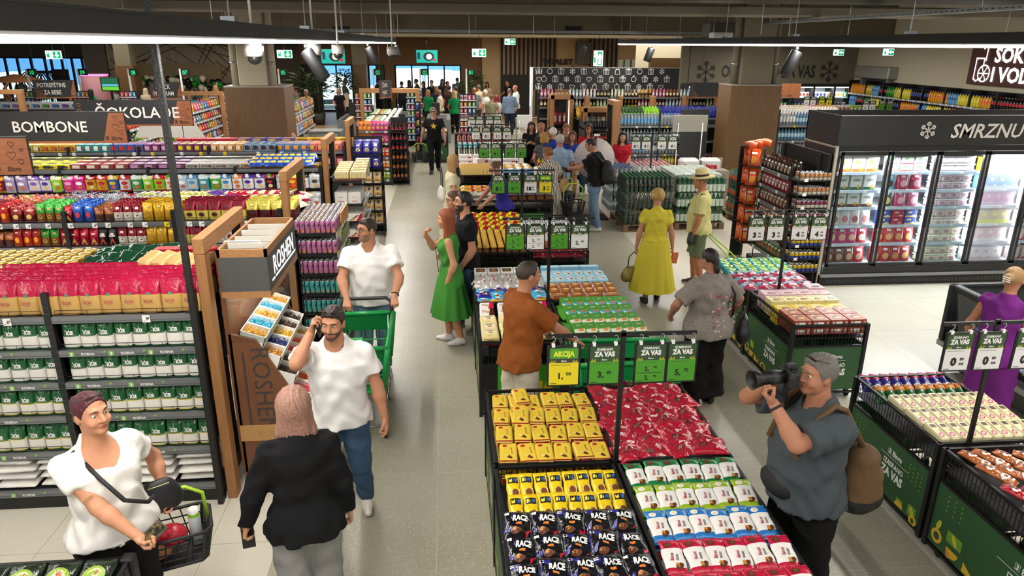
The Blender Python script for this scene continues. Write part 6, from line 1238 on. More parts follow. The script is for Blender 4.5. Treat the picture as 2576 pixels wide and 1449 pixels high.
# ---------------------------------------------------------------- water shelves and the drinks rows behind
gondola('water bottle gondola behind the pallets with dark shelves',4.5,9.9,18.75,19.5,[1.48,1.08,.74,.42],5,[tg(4.6,9.8,12)]*3,wires=(),up_top=1.9)
WBt=dict(blu=P('wb1',lambda:bottle(.042,.31,CLR,M('#6fa8d0',.45),M('#d8e4ec',.4),10,(.2,.6),.72)),clr=P('wb2',lambda:bottle(.042,.31,CLR,CLR,M('#9ab8c8',.4),10)),aqua=P('wb3',lambda:bottle(.045,.31,BLUW,M('#a8c8d8',.45),M('#3a6ab0',.4),10,(.3,.6),.72)),yel=P('wb4',lambda:bottle(.042,.3,M('#b8c04a',.1),M('#d8d870',.4),M('#3a8a3a',.4),10)),org=P('wb5',lambda:bottle(.042,.3,M('#d8702a',.1),M('#e0a060',.4),M('#d8602a',.4),10)),lab=P('wb6',lambda:bottle(.042,.3,CLR,M('#dfe3e0',.45),M('#c03a3a',.4),10,(.3,.75),.8)),grn=P('wb7',lambda:bottle(.042,.3,M('#3a9a6a',.1),M('#c8e0d0',.4),M('#2a8a4a',.4),10)))
WN=dict(blu='clear water bottle with blue label',clr='plain clear water bottle',aqua='blue tinted water bottle',yel='yellow soft drink bottle',org='orange soft drink bottle',lab='clear bottle with white label',grn='green flavoured bottle')
for z,nm,spec in((1.485,'top',[('blu',12),('clr',6),('org',3),('aqua',24),('lab',8),('aqua',6)]),(1.085,'second',[('clr',16),('lab',8),('aqua',34)]),(.745,'third',[('blu',8),('lab',6),('clr',4),('yel',3),('grn',2),('clr',36)]),(.425,'bottom',[('clr',8),('lab',5),('yel',4),('org',3),('aqua',38)])):
 x=4.58
 for k,n in spec:
  for i in range(n):
   if not 6.9<x<8.1:
    for j in range(2 if z>1.4 else 1):put('shelf_bottle',WBt[k],(x,18.83+j*.1,z),'%s on the %s water shelf'%(WN[k],nm),'bottle','%s %s water shelf'%(WN[k],nm))if(j==0 or x<6.9)else 0
   x+=.09
arch(18.5,19.3,'oak arch at the end of the water shelves',4.27,.2,2.13)
endcap('black end shelf of dark soda cans before the water shelves',18.55,19.4,3.55,4.15,[1.42,1.1,.8],top=1.6)
SDC=P('sdc',lambda:bottle(.035,.2,M('#3a1a14',.1),M('#a02a2a',.4),M('#d8c8b0',.4),10));SDB=P('sdb',lambda:bottle(.035,.2,M('#141414',.15),M('#2a2a2a',.4),M('#2a2a2a',.4),10))
for li,z in enumerate((1.43,1.11,.81)):
 for i in range(8):
  for j in range(3):put('soda_bottle',SDB if li==0 or j else SDC,(3.62+i*.072,18.6+j*.08,z),'small dark soda bottle on end shelf level %s by the oak arch'%('one','two','three')[li],'bottle','small soda bottles level %d'%li)
def block(label,x0,x1,y0,y1,h,name='gondola_shelf',cat='shelving'):
 t=thing(name,label,cat,(x0,y0,0));q=MB();q.box(0,x1-x0,0,y1-y0,0,.12,BLK);q.box(0,x1-x0,(y1-y0)/2-.02,(y1-y0)/2+.02,0,h+.1,BLKM);q.build('base',t);q=MB();q.box(0,x1-x0,0,y1-y0,h-.03,h,CHAR);q.box(0,x1-x0,-.012,0,h-.045,h+.004,RAIL);q.build('top_shelf',t);return t
block('long low drinks gondola with green, blue and yellow tops',3.7,12.6,20.6,21.5,1.5)
DB={}
def db(k,c,lab,cap,h=.28):return P('db'+k,lambda:bottle(.042,h,M(c,.15),M(lab,.4),M(cap,.4),10,(.25,.6),.72))
for seg,(n,k,c,lab,cap,nm)in enumerate(((5,'y','#d8a02a','#e8c040','#d88a2a','orange yellow drink bottle'),(16,'g','#2a4a24','#4a7a2a','#6ab02a','green iced tea bottle'),(5,'l','#8ac82a','#a8d84a','#5a9a1a','lime drink bottle'),(24,'b','#1c2a8a','#2a3aa8','#24349a','deep blue drink bottle'),(7,'n','#c8c02a','#e0d84a','#d8d03a','neon yellow drink bottle'),(6,'m','#8ac02a','#b8d84a','#9ac83a','light green drink bottle'),(22,'w','#d8d4cc','#e4e0d8','#c84a3a','pale drink carton bottle'))):
 x0=3.78+sum((5,16,5,24,7,6,22)[:seg])*.092
 for i in range(n):
  for j in range(3):put('drink_bottle',db(k,c,lab,cap),(x0+i*.092,20.7+j*.12,1.5+.03*j),'%s on the low drinks gondola'%nm,'bottle',nm+' low gondola')
  # black gift pattern panel over the spirits wall
gx0,gx1=2.78,7.55;GY=23.6
t=thing('gift_pattern_panel','long black panel with white outlined gifts above the spirits shelves','panel',(gx0,GY,0));q=MB();q.box(0,gx1-gx0,0,.06,2.12,2.78,BLKM);q.box(0,gx1-gx0,-.01,.06,2.78,2.8,M('#8a8a88',.5));q.build('panel_board',t)
q=MB();q.box(-.08,0,-.05,.1,0,2.8,W_);q.box(-.1,-.07,-.06,-.05,1.6,2.8,M('#ffffff',.5,emit=1.2));q.build('lit_end_strip',t);q=MB();S=lambda u,v:(u,-.004,v)
def gift(cx,cy,s):
 for ln,cl in(([(-.4,-.45),(.4,-.45),(.45,.15),(-.45,.15)],1),([(-.5,.15),(.5,.15),(.5,.32),(-.5,.32)],1),([(-.08,-.45),(-.08,.32)],0),([(.1,-.45),(.1,.32)],0),([(0,.32),(-.25,.6),(-.02,.5),(.25,.62),(0,.32)],0)):q.print_(p_line([(cx+x*s,cy+y*s)for x,y in ln],.013,bool(cl)),sk,S)
def bag_(cx,cy,s):
 for ln,cl in(([(-.4,-.45),(.4,-.45),(.3,.3),(-.3,.3)],1),([(-.15,.3),(-.12,.55),(.12,.55),(.15,.3)],0)):q.print_(p_line([(cx+x*s,cy+y*s)for x,y in ln],.013,bool(cl)),sk,S)
def ball_(cx,cy,s):q.print_(p_ring(cx,cy,s*.38,s*.38+.013,14),sk,S);q.print_(p_line([(cx,cy+s*.4),(cx,cy+s*.6)],.02),sk,S)
def hrt(cx,cy,s):q.print_(p_line(heart(cx,cy,s*.85),.013,True),sk,S)
def flk(cx,cy,s):
 for ln in snow(cx,cy,s*.45):q.print_(p_line(ln,.012),sk,S)
fun=[gift,hrt,gift,flk,gift,ball_,gift,bag_];
for r_ in range(3):
 for k in range(13):q=MB();fun[(k*3+r_*5)%8](.18+k*.365+(.18 if r_%2 else 0)if .18+k*.365+.18<gx1-gx0-.1 else .2,2.2+r_*.24,.19);q.build('gift_drawing',t)
gondola('spirits shelves with small lit oak dividers under the black gift panel',2.9,9.6,22.9,23.58,[1.92,1.62,1.28],6,[(),(),()],up_top=1.7)
LQ=[('#7a3a14','#e8d8b0','#2a1a10'),('#3a1c10','#d8c8a0','#1a1a1a'),('#d8d4cc','#e8e4dc','#8a1c24'),('#c86a8a','#e8c0cc','#c03a5a'),('#b8c8a0','#e0e4d0','#3a6a3a'),('#a8c4d0','#e4ecf0','#3a5a90'),('#c8902a','#3a2414','#c8902a'),('#1c1a18','#c8b080','#b02a2a')]
for z,nm in((1.925,'top'),(1.625,'middle')):
 for i in range(58):
  k=(i//4*5+(3 if z>1.8 else 0))%8;c=LQ[k];put('spirits_bottle',P('lq%d'%k,lambda:bottle(.036,.27,M(c[0],.1),M(c[1],.45),M(c[2],.4),10,(.2,.5),.66)),(3.0+i*.112,23.02,z),'spirits bottle on the %s shelf under the gift panel'%nm,'bottle','spirits '+nm)
for k in range(5):q=MB();q.rbox(-.06,.06,-.35,0,1.6,1.98,OAK,.01);q.box(-.05,-.045,-.33,0,1.95,1.97,M('#fff0d0',.5,emit=4.0));o=q.build('shelf_divider');o.location=(4.4+k*1.05,22.95,0);tag(o,'oak divider with a lit top edge on the spirits shelves, %s from the vitrine'%nth(k),'divider')
def vitrine(x0,x1,y0,y1,h,lab):
 t=thing('oak_vitrine',lab,'vitrine',(x0,y0,0));w_,d=x1-x0,y1-y0;q=MB()
 for x in(0,w_-.1):
  for y in(0,d-.1):q.rbox(x,x+.1,y,y+.1,0,h,OAK,.006)
 for y in(0,d-.1):q.rbox(0,w_,y,y+.1,h-.12,h,OAKH,.006)
 for x in(0,w_-.1):q.rbox(x,x+.1,0,d,h-.12,h,OAKH,.006)
 q.box(.02,w_-.02,.02,d-.02,h-.03,h-.02,M('#4a4238',.6));q.box(.02,w_-.02,d-.06,d-.04,0,h,BLKM);q.build('frame',t)
 for z in(.4,.85,1.3):q=MB();q.box(.05,w_-.05,.06,d-.06,z-.02,z,BLK);q.build('shelf',t)
 q=MB();q.box(.1,w_-.1,.03,.036,.1,h-.12,glass('#f0f4f4',.06));q.build('pane',t);q=MB();q.box(w_-.13,w_-.11,.06,.08,.1,h-.14,M('#ffe2b8',.5,emit=3));q.build('light_strip',t)
 return t
vitrine(3.0,3.65,20.9,21.6,2.12,'tall oak glass vitrine with a warm lit edge at the spirits corner');vitrine(3.75,4.6,19.75,20.3,1.86,'lower oak glass vitrine of silver gift bottles')
for x0,y0,nm in((3.08,21.05,'tall'),(3.85,19.88,'lower')):
 for li,z in enumerate((.4,.85,1.3)):
  for i in range(4):put('gift_bottle',boxm(.1,.1,.3,'#a82a30' if nm=='tall' and li==2 else '#b8b0a8' if nm=='lower' else '#6a3a24','#e8e0d8'),(x0+.1+i*.13,y0+.12,z),'boxed bottle on shelf %s of the %s vitrine'%(('one','two','three')[li],nm),'box','boxed bottles %s %d'%(nm,li))
  # hanging aisle signs
def aisle_sign(x,y,z0,z1,L,txt,lab,cut=.5,th=.22,rz=0,sx=1.0,lines=None,down=0,tc=.44):
 t=thing('hanging_sign',lab,'hanging sign',(x,y,z0),rz);h=z1-z0;q=MB();q.box(0,L,0,.03,0,h,M('#262626',.55));q.print_(p_poly([(L-cut,-.02),(L,-.02),(L,h-.02),(L-cut+.13,h-.02)]),COPPER,lambda u,v:(u,-.003,v));q.box(0,L,-.001,.031,-.03,0,COPPER)
 q.box(L-.002,L+.004,-.001,.031,-.03,h-.02,BLK);q.build('board',t);q=MB();S=lambda u,v:(u,-.0045,v);DK=M('#4a2a1c',.6)
 for(a,b,s)in((.55,.78,.1),(.78,.62,.06),(.5,.48,.15),(.72,.3,.1)):q.print_(p_line(heart(L-cut*(1-a*.95)+.04,h*b,s*h/.36*.6),.006,True),DK,S)
 q.print_(p_text('Bingo',h*.14,L-cut*.42,h*.1,.04,0,.85),DK,S);q.print_(p_rect(L-cut*.88,L-cut*.76,h*.04,h*.17,1,1),DK,S)
 for k,(a,b)in enumerate(((.12,.8),(.12,.55),(.12,.3),(.3,.3),(.12,.1),(.3,.1),(.48,.1))):q.print_(p_ring(a*h+.03,b*h,h*.055,h*.08,12),COPPER,S)if k%2==0 else q.print_(p_line([(a*h+.03-h*.07,b*h-h*.07),(a*h+.03+h*.07,b*h-h*.07),(a*h+.03+h*.07,b*h+h*.07),(a*h+.03-h*.07,b*h+h*.07)],h*.025,True),COPPER,S)
 for i,ln in enumerate(lines or[txt]):q.print_(p_text(ln,th,L*tc,h*(.5 if not lines else .72-.42*i),.012,0,sx),sk,S)
 q.build('lettering',t)
 for xx in(.1*L,.9*L):q=MB();q.tube([(xx,.015,h-.02),(xx,.015,(down or(5.0 if y<24 else 3.78))-z0)],.007 if down else .004,BLK,4);q.build('rod' if down else 'cable',t)
aisle_sign(7.42,22.0,2.0,2.42,3.5,'SOKOVI','black and copper hanging sign partly behind the dark wood column',.75,.16)
# ---------------------------------------------------------------- cream wall drinks shelf, wall fridges
t=thing('drinks_wall_shelf','long black drinks shelf along the cream side wall','shelving',(0,0,0));q=MB();q.box(14.4,14.85,15.0,25.3,0,.12,BLK);q.box(14.82,14.88,15.0,25.3,0,2.36,BLKM);q.build('back_panel',t)
for z in(1.93,1.52,1.1):
 q=MB();q.box(14.35,14.82,15.0,25.3,z-.03,z,CHAR);s=q.build('shelf',t);q=MB();q.box(14.335,14.35,15,25.3,z-.05,z+.004,M('#a8aaac',.4,.3))
 for k in range(40):q.box(14.33,14.335,15.1+k*.255,15.16+k*.255,z-.045,z+.002,PRICE if k%7 else YEL)
 q.build('price_rail',s)
for y in np.arange(15.0,25.4,1.03):q=MB();q.box(14.34,14.84,y-.02,y+.02,0,2.36,BLK);q.build('upright',t)
SD=[('#e09a1c','#e0801c','#d84a1c','orange soda'),('#d8b02a','#e0c84a','#3a8a3a','yellow soda'),('#141210','#b01c2c','#b81c2c','red label cola'),('#2a7a34','#4a9a3a','#2a7a2a','green soda'),('#d8d04a','#d0c83a','#c8c02a','lemon soda'),('#181618','#2438a0','#2438a0','blue label cola'),('#e0a03a','#e8702a','#2a50b0','peach soda'),('#6aa8d0','#2a6ab0','#2a50a0','blue soda'),('#e0d03a','#e8d850','#2a50b0','pale yellow soda'),('#1a1412','#a8162a','#d8d4d0','white cap cola')]
for z,nm,off in((1.935,'top',0),(1.525,'second',3)):
 for i in range(76):
  k=(0,0,1,7,2,3,4,8,5,5,0,6,7,8,8,6,2,9,2,9,2,2,2,2)[(i//4+off)%24];c=SD[k]
  put('soda_bottle',P('sd%d'%k,lambda:bottle(.047,.33,M(c[0],.12),M(c[1],.45),M(c[2],.4),10,(.38,.6),.72)),(14.42,25.2-i*.108,z),'%s bottle on the %s shelf of the cream wall'%(c[3],nm),'bottle','wall soda %s %d'%(nm,k))
t=thing('wall_fridge','lit wall fridge row under the taupe wall lettering','fridge',(0,0,0));q=MB();fx0=at(1716,240,25.9)[0];fx1=14.6
q.box(fx0,fx1,25.95,26.0,0,2.1,M('#d8dcdf',.5));q.box(fx0,fx1,25.3,26,2.12,2.2,BLK);q.box(fx0,fx1,25.3,26,0,.2,BLK)
for k in range(9):x=fx0+(fx1-fx0)*k/8;q.box(x-.03,x+.03,25.3,25.98,.2,2.12,BLK)
q.build('cabinet_body',t)
for z in(1.75,1.4,1.05,.7):q=MB();q.box(fx0,fx1,25.5,25.95,z-.03,z,M('#d8dee2',.4));q.build('shelf',t)
q=MB();q.box(fx0+.05,fx1-.05,25.36,25.42,2.08,2.12,LEDC);q.box(fx1-.06,fx1-.04,25.3,25.32,.3,2.05,LEDC);q.build('light_strip',t)
for k in range(4):area('fridge_light',(fx0+(fx1-fx0)*(k+.5)/4,25.45,2.06),1.4,.1,12,(.95,.98,1))
for z,nm in((1.755,'top'),(1.405,'second'),(1.055,'third')):
 for i in range(46):
  k=(i//5+int(z*3))%5;c=(('#2a3a8a','#e0e4ea'),('#e0e2e4','#b0342c'),('#c8ccd0','#2a3a8a'),('#e8e8e4','#c8a02a'),('#2a8a4a','#e0e8e0'))[k]
  put('dairy_tub',boxm(.11,.1,.17,c[0],c[1]),(fx0+.12+i*(fx1-fx0-.2)/46,25.62,z),'dairy pack on the %s lit fridge shelf'%nm,'carton','dairy packs '+nm)
aisle=block('low gondola of bright cartons before the wall fridges',8.3,13.6,22.6,23.4,1.45)
for i in range(40):
 for j in range(2):
  c=(('#c8c23a','#e8e0a0'),('#e0dcd4','#b83a3a'),('#8ac02a','#e8f0d0'),('#d8d4cc','#6a3a8a'),('#d0a03a','#f0e0b0'))[(i//3)%5]
  put('drink_carton',boxm(.11,.12,.22,c[0],c[1]),(8.4+i*.13,22.75+j*.2,1.45),'bright drink carton on the low gondola before the wall fridges','carton','bright cartons')
block('low water stack behind the freezer fascia',9.6,13.0,19.8,20.6,1.42)
for i in range(36):put('water_bottle',WBt[('aqua','lab')[i//6%2]],(9.7+i*.09,19.9,1.42),'water bottle showing over the freezer fascia','bottle','fascia water')
for i in range(4):q=MB();q.rbox(-.2,.2,-.15,.15,0,.22,M(('#8a2a4a','#5a9a2a','#d8602a','#c8b02a')[i],.5),.01);o=q.build('fruit_carton');o.location=(12.2+i*.45,20.2,1.42);tag(o,'%s fruit carton beyond the freezer fascia'%('plum coloured','green','orange red','mustard')[i],'carton')
sign_stand(12.0,23.0,1.45,11.55,12.6,[(11.66,'w','2,00','far white price card before the wall fridges, beside the first'),(11.88,'w','2,45','far white price card before the wall fridges, by the pole'),(12.17,'y','2,00','far yellow price card before the wall fridges, by the pole'),(12.42,'y','2,45','far yellow price card before the wall fridges, at the bar end')],'thin sign stand before the wall fridges',1.95)
block('low bottle display under the service door',12.4,13.7,20.9,21.6,1.4)
sign_stand(13.0,21.2,1.4,12.5,13.5,[(12.62,'w','2,00','far white price card before the service door, first'),(12.83,'w','2,45','far white price card before the service door, by the pole'),(13.13,'g','1,45','far green price card before the service door, by the pole'),(13.38,'g','1,95','far green price card before the service door, at the bar end')],'thin sign stand before the service door',1.95)
# ---------------------------------------------------------------- aisle signs on the sweets gondolas
aisle_sign(-6.97,11.3,2.09,2.52,2.22,'BOMBONE','black sign with white sweets lettering and copper heart end, in front',.34,.16,down=1.74,tc=.52)
aisle_sign(-6.9,8.55,2.09,2.49,2.22,'KAFA','black sign showing only its copper heart end at the frame edge',.44,.13,down=1.62)
aisle_sign(-6.72,14.0,2.05,2.49,2.05,'ČOKOLADE','black sign with white chocolate lettering behind the front one',.36,.2,down=1.62,tc=.53)
aisle_sign(-11.55,22.0,1.98,2.45,1.05,'','small tilted black sign with baby goods lettering near the entrance',.16,.12,rz=.15,sx=.72,lines=['POTREPŠTINE','ZA BEBE'])
aisle_sign(-7.65,20.0,2.1,2.5,.75,'','small black sign with snack lettering half hidden by the steel pole',.12,.11,rz=.1,sx=.7,lines=['SNACK','PROGRAM'])
aisle_sign(-1.82,20.9,2.05,2.5,.6,'','narrow hanging sign seen nearly edge-on over the crisps',.1,.1,rz=1.1,lines=['ČIPS','NIC'])
# ---------------------------------------------------------------- shelving that runs into the depth
PALX=[('#c8342c','#e8c060','red'),('#d8702a','#e8d080','orange'),('#b8283c','#e0b0a0','crimson'),('#5a8a34','#d8d080','green'),('#d8a83a','#c83a2a','gold'),('#c04a6a','#e8d0d0','rose'),('#d8d4ca','#b03a2a','white'),('#3a6ab0','#e0e4e8','blue'),('#6a9a3a','#e8e0b0','leaf green')]
def xface(label,xf,y0,y1,levels,nm,d=.85,sx=1,every=.16,w=.15,h=.22,top=True,pal=PALX,seed=1):
 t=thing('gondola_shelf',label,'shelving');q=MB();q.box(xf-d,xf,y0,y1,0,.14,BLK);q.box(xf-d/2-.02,xf-d/2+.02,y0,y1,0,levels[0]+.15,BLKM);q.build('base',t)
 for z in levels:
  q=MB();q.box(xf-d,xf,y0,y1,z-.03,z,CHAR);s=q.build('shelf',t);q=MB();q.box(xf,xf+.012,y0,y1,z-.055,z+.004,M('#b8babb',.4,.2))
  for k in range(int((y1-y0)/.3)):q.box(xf+.012,xf+.015,y0+.1+k*.3,y0+.18+k*.3,z-.05,z+.002,PRICE)
  q.build('price_rail',s)
 rr=random.Random(seed)
 for li,z in enumerate(levels):
  n=int((y1-y0)/every)
  for i in range(n):
   c=pal[(i//3*2+li*2+rr.randrange(2))%len(pal)]
   for j in range(3 if li==0 and top else 1):
    put('snack_packet',P('xb%s%g'%(c[0],h),lambda:pouch(w,.09,h,[(1,film(c[0],.25))],[(p_ell(0,.4,.6,.2),M(c[1],.4)),(p_rect(-.5,.5,.7,.8),W_)],rows=5,n=12)),(xf-.06-j*.15,y0+.08+i*every,z+.01*j),'%s snack packet on the %s'%(c[2],nm),'snack packet','%s bags on the %s'%(c[2],nm),PI/2+rr.uniform(-.15,.15))
 return t
xface('snack gondola running back beside the wood-clad column, facing the main aisle',-4.26,18.2,24.3,[1.6,1.3,1.0],'gondola right of the wood column',every=.2)
xface('snack gondola running back on the entrance side of the wood column',-7.15,17.2,24.2,[1.6,1.3,1.0,.7],'gondola left of the wood column',every=.22,seed=4)
arch(24.2,24.35,'thin oak arch over the snack gondola by the balloons',-7.3,.1,2.1)
t=thing('oak_arch','wide oak arch framing checkout people behind the chocolate sign','arch',(-8.35,22.8,0));q=MB();q.rbox(0,.1,0,.12,0,2.0,OAK,.006);q.build('post',t);q=MB();q.rbox(1.6,1.7,0,.12,0,2.0,OAK,.006);q.build('post',t);q=MB();q.rbox(0,1.7,0,.12,1.98,2.1,OAKH,.006);q.build('lintel',t)
# white household tops toward the entrance
WPAL=[('#e4e4e8','#8a7ab8','white and lilac'),('#dfe3e6','#3a7ac0','white and blue'),('#e6e2da','#5a9a4a','white and green'),('#d8d0e4','#6a4aa0','lavender'),('#e8e4e0','#c8503a','white and red')]
def topblock(label,x0,x1,y0,y1,h,nm,w=.26,l=.3,hh=.2,seed=0):
 block(label,x0,x1,y0,y1,h);rr=random.Random(seed);x=x0+w/2
 while x<x1-w/2:
  y=y0+l/2
  while y<y1-l/2+.01:
   c=WPAL[rr.randrange(5)];put('household_pack',boxm(w*.94,l*.94,hh,c[0],c[1]),(x,y,h),'%s household pack on the %s'%(c[2],nm),'pack','%s packs on the %s'%(c[2],nm),rr.uniform(-.05,.05));y+=l
  x+=w
topblock('low gondola of nappy packs behind the front hanging signs',-12.6,-6.9,16.2,17.0,1.5,'nappy gondola');topblock('low gondola of white packs further toward the entrance',-14.5,-8.6,19.6,20.4,1.5,'entrance side gondola',seed=3);topblock('gondola of packs at the checkout edge near the entrance',-15.5,-9.2,24.6,25.2,1.45,'checkout edge gondola',.3,.3,.18,5)
q=MB();q.loft([[(x,y,1.62)for x,y in((-6.4,15.6),(-5.0,15.6),(-5.0,15.62),(-6.4,15.62))],[(x,y,1.98)for x,y in((-6.2,15.6),(-5.2,15.6),(-5.2,15.62),(-6.2,15.62))]],M('#d8d2c8',.5),smooth=False);tag(q.build('display_topper'),'pale cut-out cardboard topper standing over the chocolate gondola','cardboard topper')
c0=at(0,226,18);c1=at(52,226,18);t=thing('oak_arch','oak arch cut by the frame edge near the entrance side','arch',(c0[0]-.8,18,0));L=c1[0]-c0[0]+.8;q=MB();q.rbox(L-.12,L,0,.12,0,c0[2]-.1,OAK,.006);q.build('post',t);q=MB();q.rbox(0,L,0,.12,c0[2]-.1,c0[2],OAKH,.006);q.build('lintel',t)
# crisps gondola at the main aisle
gondola('crisps gondola facing the camera at the main aisle',-2.25,-1.45,18.7,19.5,[1.38,1.08,.72,.44,.15],1,[tg(-2.2,-1.5,3)]*5,up_top=1.5)
CRP=[('#d87a2a','#8a3a1a','orange'),('#c8307a','#7a1a4a','pink'),('#3a8a2a','#e0d84a','green'),('#b8242c','#e8c8a0','red'),('#6aa83a','#f0f0d0','lime'),('#d8702a','#f0e0c0','tangerine')]
def crp(k):return P('crp%d'%k,lambda:pouch(.15,.1,.24,[(1,film(CRP[k][0],.22))],[(p_ell(0,.6,.6,.12),M(CRP[k][1]if k<2 or k==3 else '#f4f4ec',.4)),(p_ell(.1,.3,.4,.12),M('#e0b050',.4))],rows=6,n=14))
for li,(z,seq)in enumerate(((1.39,(0,0,0,1,1,1,1)),(1.09,(0,0,0,1,1,1,1)),(.73,(0,0,0,2,2,3,3)),(.45,(4,4,4,4,4,5,5)),(.16,(4,4,4,4,4,4,4)))):
 for i,k in enumerate(seq):put('crisps_bag',crp(k),(-2.18+i*.108,18.78,z),'%s crisps bag on the %s crisps shelf, %s from the aisle'%(CRP[k][2],nth(li),nth(6-i)),'crisps bag')
block('long table of bagged snacks and lidded pots behind the crisps',-2.25,-1.2,19.55,24.0,1.42)
for j in range(22):
 for i in range(5):
  if i<3:put('snack_bag',P('gb%d'%(i%2),lambda:pillow(.17,.17,.06,[(1,film('#7a9a3a' if i%2 else '#d8d4c8',.25))],[(p_ell(0,0,.5,.4),M('#b83050' if i%2 else '#5a8a3a',.4))],lump=.2)),(-2.15+i*.17,19.7+j*.19,1.44),'green and white snack bag on the long table behind the crisps','snack bag','long table bags',random.uniform(-.4,.4),.2)
  else:put('lidded_pot',P('pot',lambda:can(.055,.12,M('#c8c4bc',.4),M('#e4e4e2',.3,.2),12)),(-1.6+(i-3)*.16,19.65+j*.19,1.42),'white lidded pot on the aisle side of the long table','pot','long table pots')
t=thing('oak_arch','wide oak arch at the far end of the crisps table','arch',(-2.75,24.0,0));q=MB();q.rbox(0,.12,0,.12,0,2.0,OAK,.006);q.build('post',t);q=MB();q.rbox(1.8,1.92,0,.12,0,2.0,OAK,.006);q.build('post',t);q=MB();q.rbox(0,1.92,0,.12,1.98,2.12,OAKH,.006);q.build('lintel',t)
wire_rack('black wire basket stand of soda bottles beside the crisps',-1.42,-1.0,18.6,18.95,[1.36,1.12,.88,.64,.40,.16],1.7)
SBM=[P('sbm%d'%k,lambda:bottle(.036,.2,M(c[0],.12),M(c[1],.45),M(c[2],.4),10,(.3,.6),.7))for k,c in enumerate((('#1c1412','#a8202c','#b81c2c'),('#3a1c10','#b0602a','#c8b82a')))]
for li,z in enumerate((1.36,1.12,.88,.64,.40,.16)):
 for i in range(4):
  for j in range(2):put('soda_bottle',SBM[li>2],(-1.36+i*.098,18.68+j*.12,z),'%s soda bottle in basket level %s beside the crisps'%(('red capped','yellow capped')[li>2],('one','two','three','four','five','six')[li]),'bottle','crisps side sodas %d'%li)
  # purple bags' neighbour, checkout racks
def checkout_rack(x,y,lab,n=4,w=.55,seed=0):
 t=thing('checkout_rack',lab,'rack',(x,y,0));q=MB();q.box(0,w,.3,.33,0,1.9,BLKM);q.box(0,.02,0,.33,0,1.9,BLK);q.box(w-.02,w,0,.33,0,1.9,BLK);q.build('frame',t);rr=random.Random(seed)
 for li in range(8):
  z=.25+li*.21;q=MB();q.box(0,w,0,.3,z-.015,z,BLK);q.box(0,w,-.01,0,z-.03,z+.005,M('#d0d2d4',.4));q.build('shelf',t)
  for i in range(n):
   c=(('#c02a3a','#e8d0d0','red'),('#2a8ac0','#e0f0f8','blue'),('#d86a2a','#f0e0b0','orange'),('#5aa83a','#e8f0d0','green'),('#d8d4d0','#c03a6a','white'),('#c04a80','#f0d8e4','pink'))[(li*2+i//2+seed)%6]
   put('sweets_packet',boxm(.1,.12,.15,c[0],c[1]),(x+(i+.5)*w/n,y+.12,z),'%s sweets packet on the %s'%(c[2],lab.split(',')[0]),'packet','%s packets %s'%(c[2],lab))
for i,(px,Y,lab)in enumerate(((892,25.5,'checkout rack beside the wood cafe column, tall'),(1022,26,'checkout rack behind the starred shirt, tall'),(1156,24.5,'checkout rack behind the drink cartons, tall'),(525,26,'checkout rack by the balloons, tall'),(300,26,'checkout rack before the far entrance column, tall'),(180,26,'checkout rack near the pink kiosk, tall'),(40,26,'checkout rack at the frame edge, tall'))):checkout_rack(at(px,240,Y)[0],Y,lab,seed=i)
bin_('green bin with white lettering behind the starred shirt',-.75,22.3,front='art',H=.95);
for i in range(5):
 for j in range(3):put('cream_pot',P('crmp',lambda:jar(.06,.12,M('#d8c890',.4),M('#5a8a3a',.4),M('#e8e0c0',.4),10)),(-.65+i*.15,22.45+j*.2,.86),'cream lidded pot on the green bin behind the starred shirt','pot','cream pots')
wire_rack('black wire tower of soda cans past the crisps arch',-.95,-.78,22.4,22.9,[1.6,1.35,1.1,.85,.6,.35],1.8)
for li,z in enumerate((1.6,1.35,1.1,.85,.6,.35)):
 for j in range(4):put('soda_can',P('sc%d'%(li%3),lambda:can(.035,.16,M(('#2a50a0','#a81c2c','#d0a02a')[li%3],.35),n=10)),(-.87,22.48+j*.1,z),'%s soda can in the wire tower past the crisps arch'%('blue','red','amber')[li%3],'can','tower cans %d'%(li%3))
 # stepped drinks stand at the end of the middle row
t=thing('stepped_drinks_stand','black stepped stand of juice bottles and cartons at the end of the middle row','shelving',(.22,16.55,0));q=MB()
for k,(a,b,z)in enumerate(((0,.5,.62),(.5,1.5,.8),(1.5,2.6,1.0),(2.6,3.6,1.2))):q.box(0,1.45,a,b,0,z-.02,BLKM);q.box(0,1.45,a-.01,a+.01,z-.06,z+.06,BLK)
q.build('frame',t)
JB=P('jb',lambda:bottle(.045,.24,M('#4a2014',.12),M('#e0e0c8',.45),M('#5a9a3a',.4),10,(.35,.78),.8));JC=P('jc',lambda:bottle(.045,.26,M('#7a2430',.15),M('#d8a06a',.4),M('#d84a6a',.4),10,(.35,.65),.72))
for j in range(4):
 for i in range(11):put('juice_bottle',JB,(.32+i*.125,17.1+j*.13,.8+.03*j),'white label juice bottle on the lower step of the drinks stand','bottle','white label juices')
for j in range(4):
 for i in range(11):put('milk_carton',boxm(.09,.09,.2,'#3a9ab8','#d8e8d0'),(.32+i*.125,17.65+j*.1,.98),'blue and white milk carton in the middle of the drinks stand','carton','blue milk cartons')
for j in range(3):
 for i in range(11):put('juice_bottle',JC,(.32+i*.125,18.2+j*.14,1.0+.05*j),'pink capped juice bottle on the upper step of the drinks stand','bottle','pink capped juices')
WRB=P('wrb',lambda:carton(.3,.2,.12,M('#e4e0dc',.45),tprints=[(p_rect(.2,.8,-.7,-.2,1,1),M('#b02434',.4))],fprints=[(p_rect(.4,.9,.2,.7,1,1),M('#b02434',.4)),(p_rect(-.8,.2,.2,.8,1,1),M('#d8d0c4',.4))]))
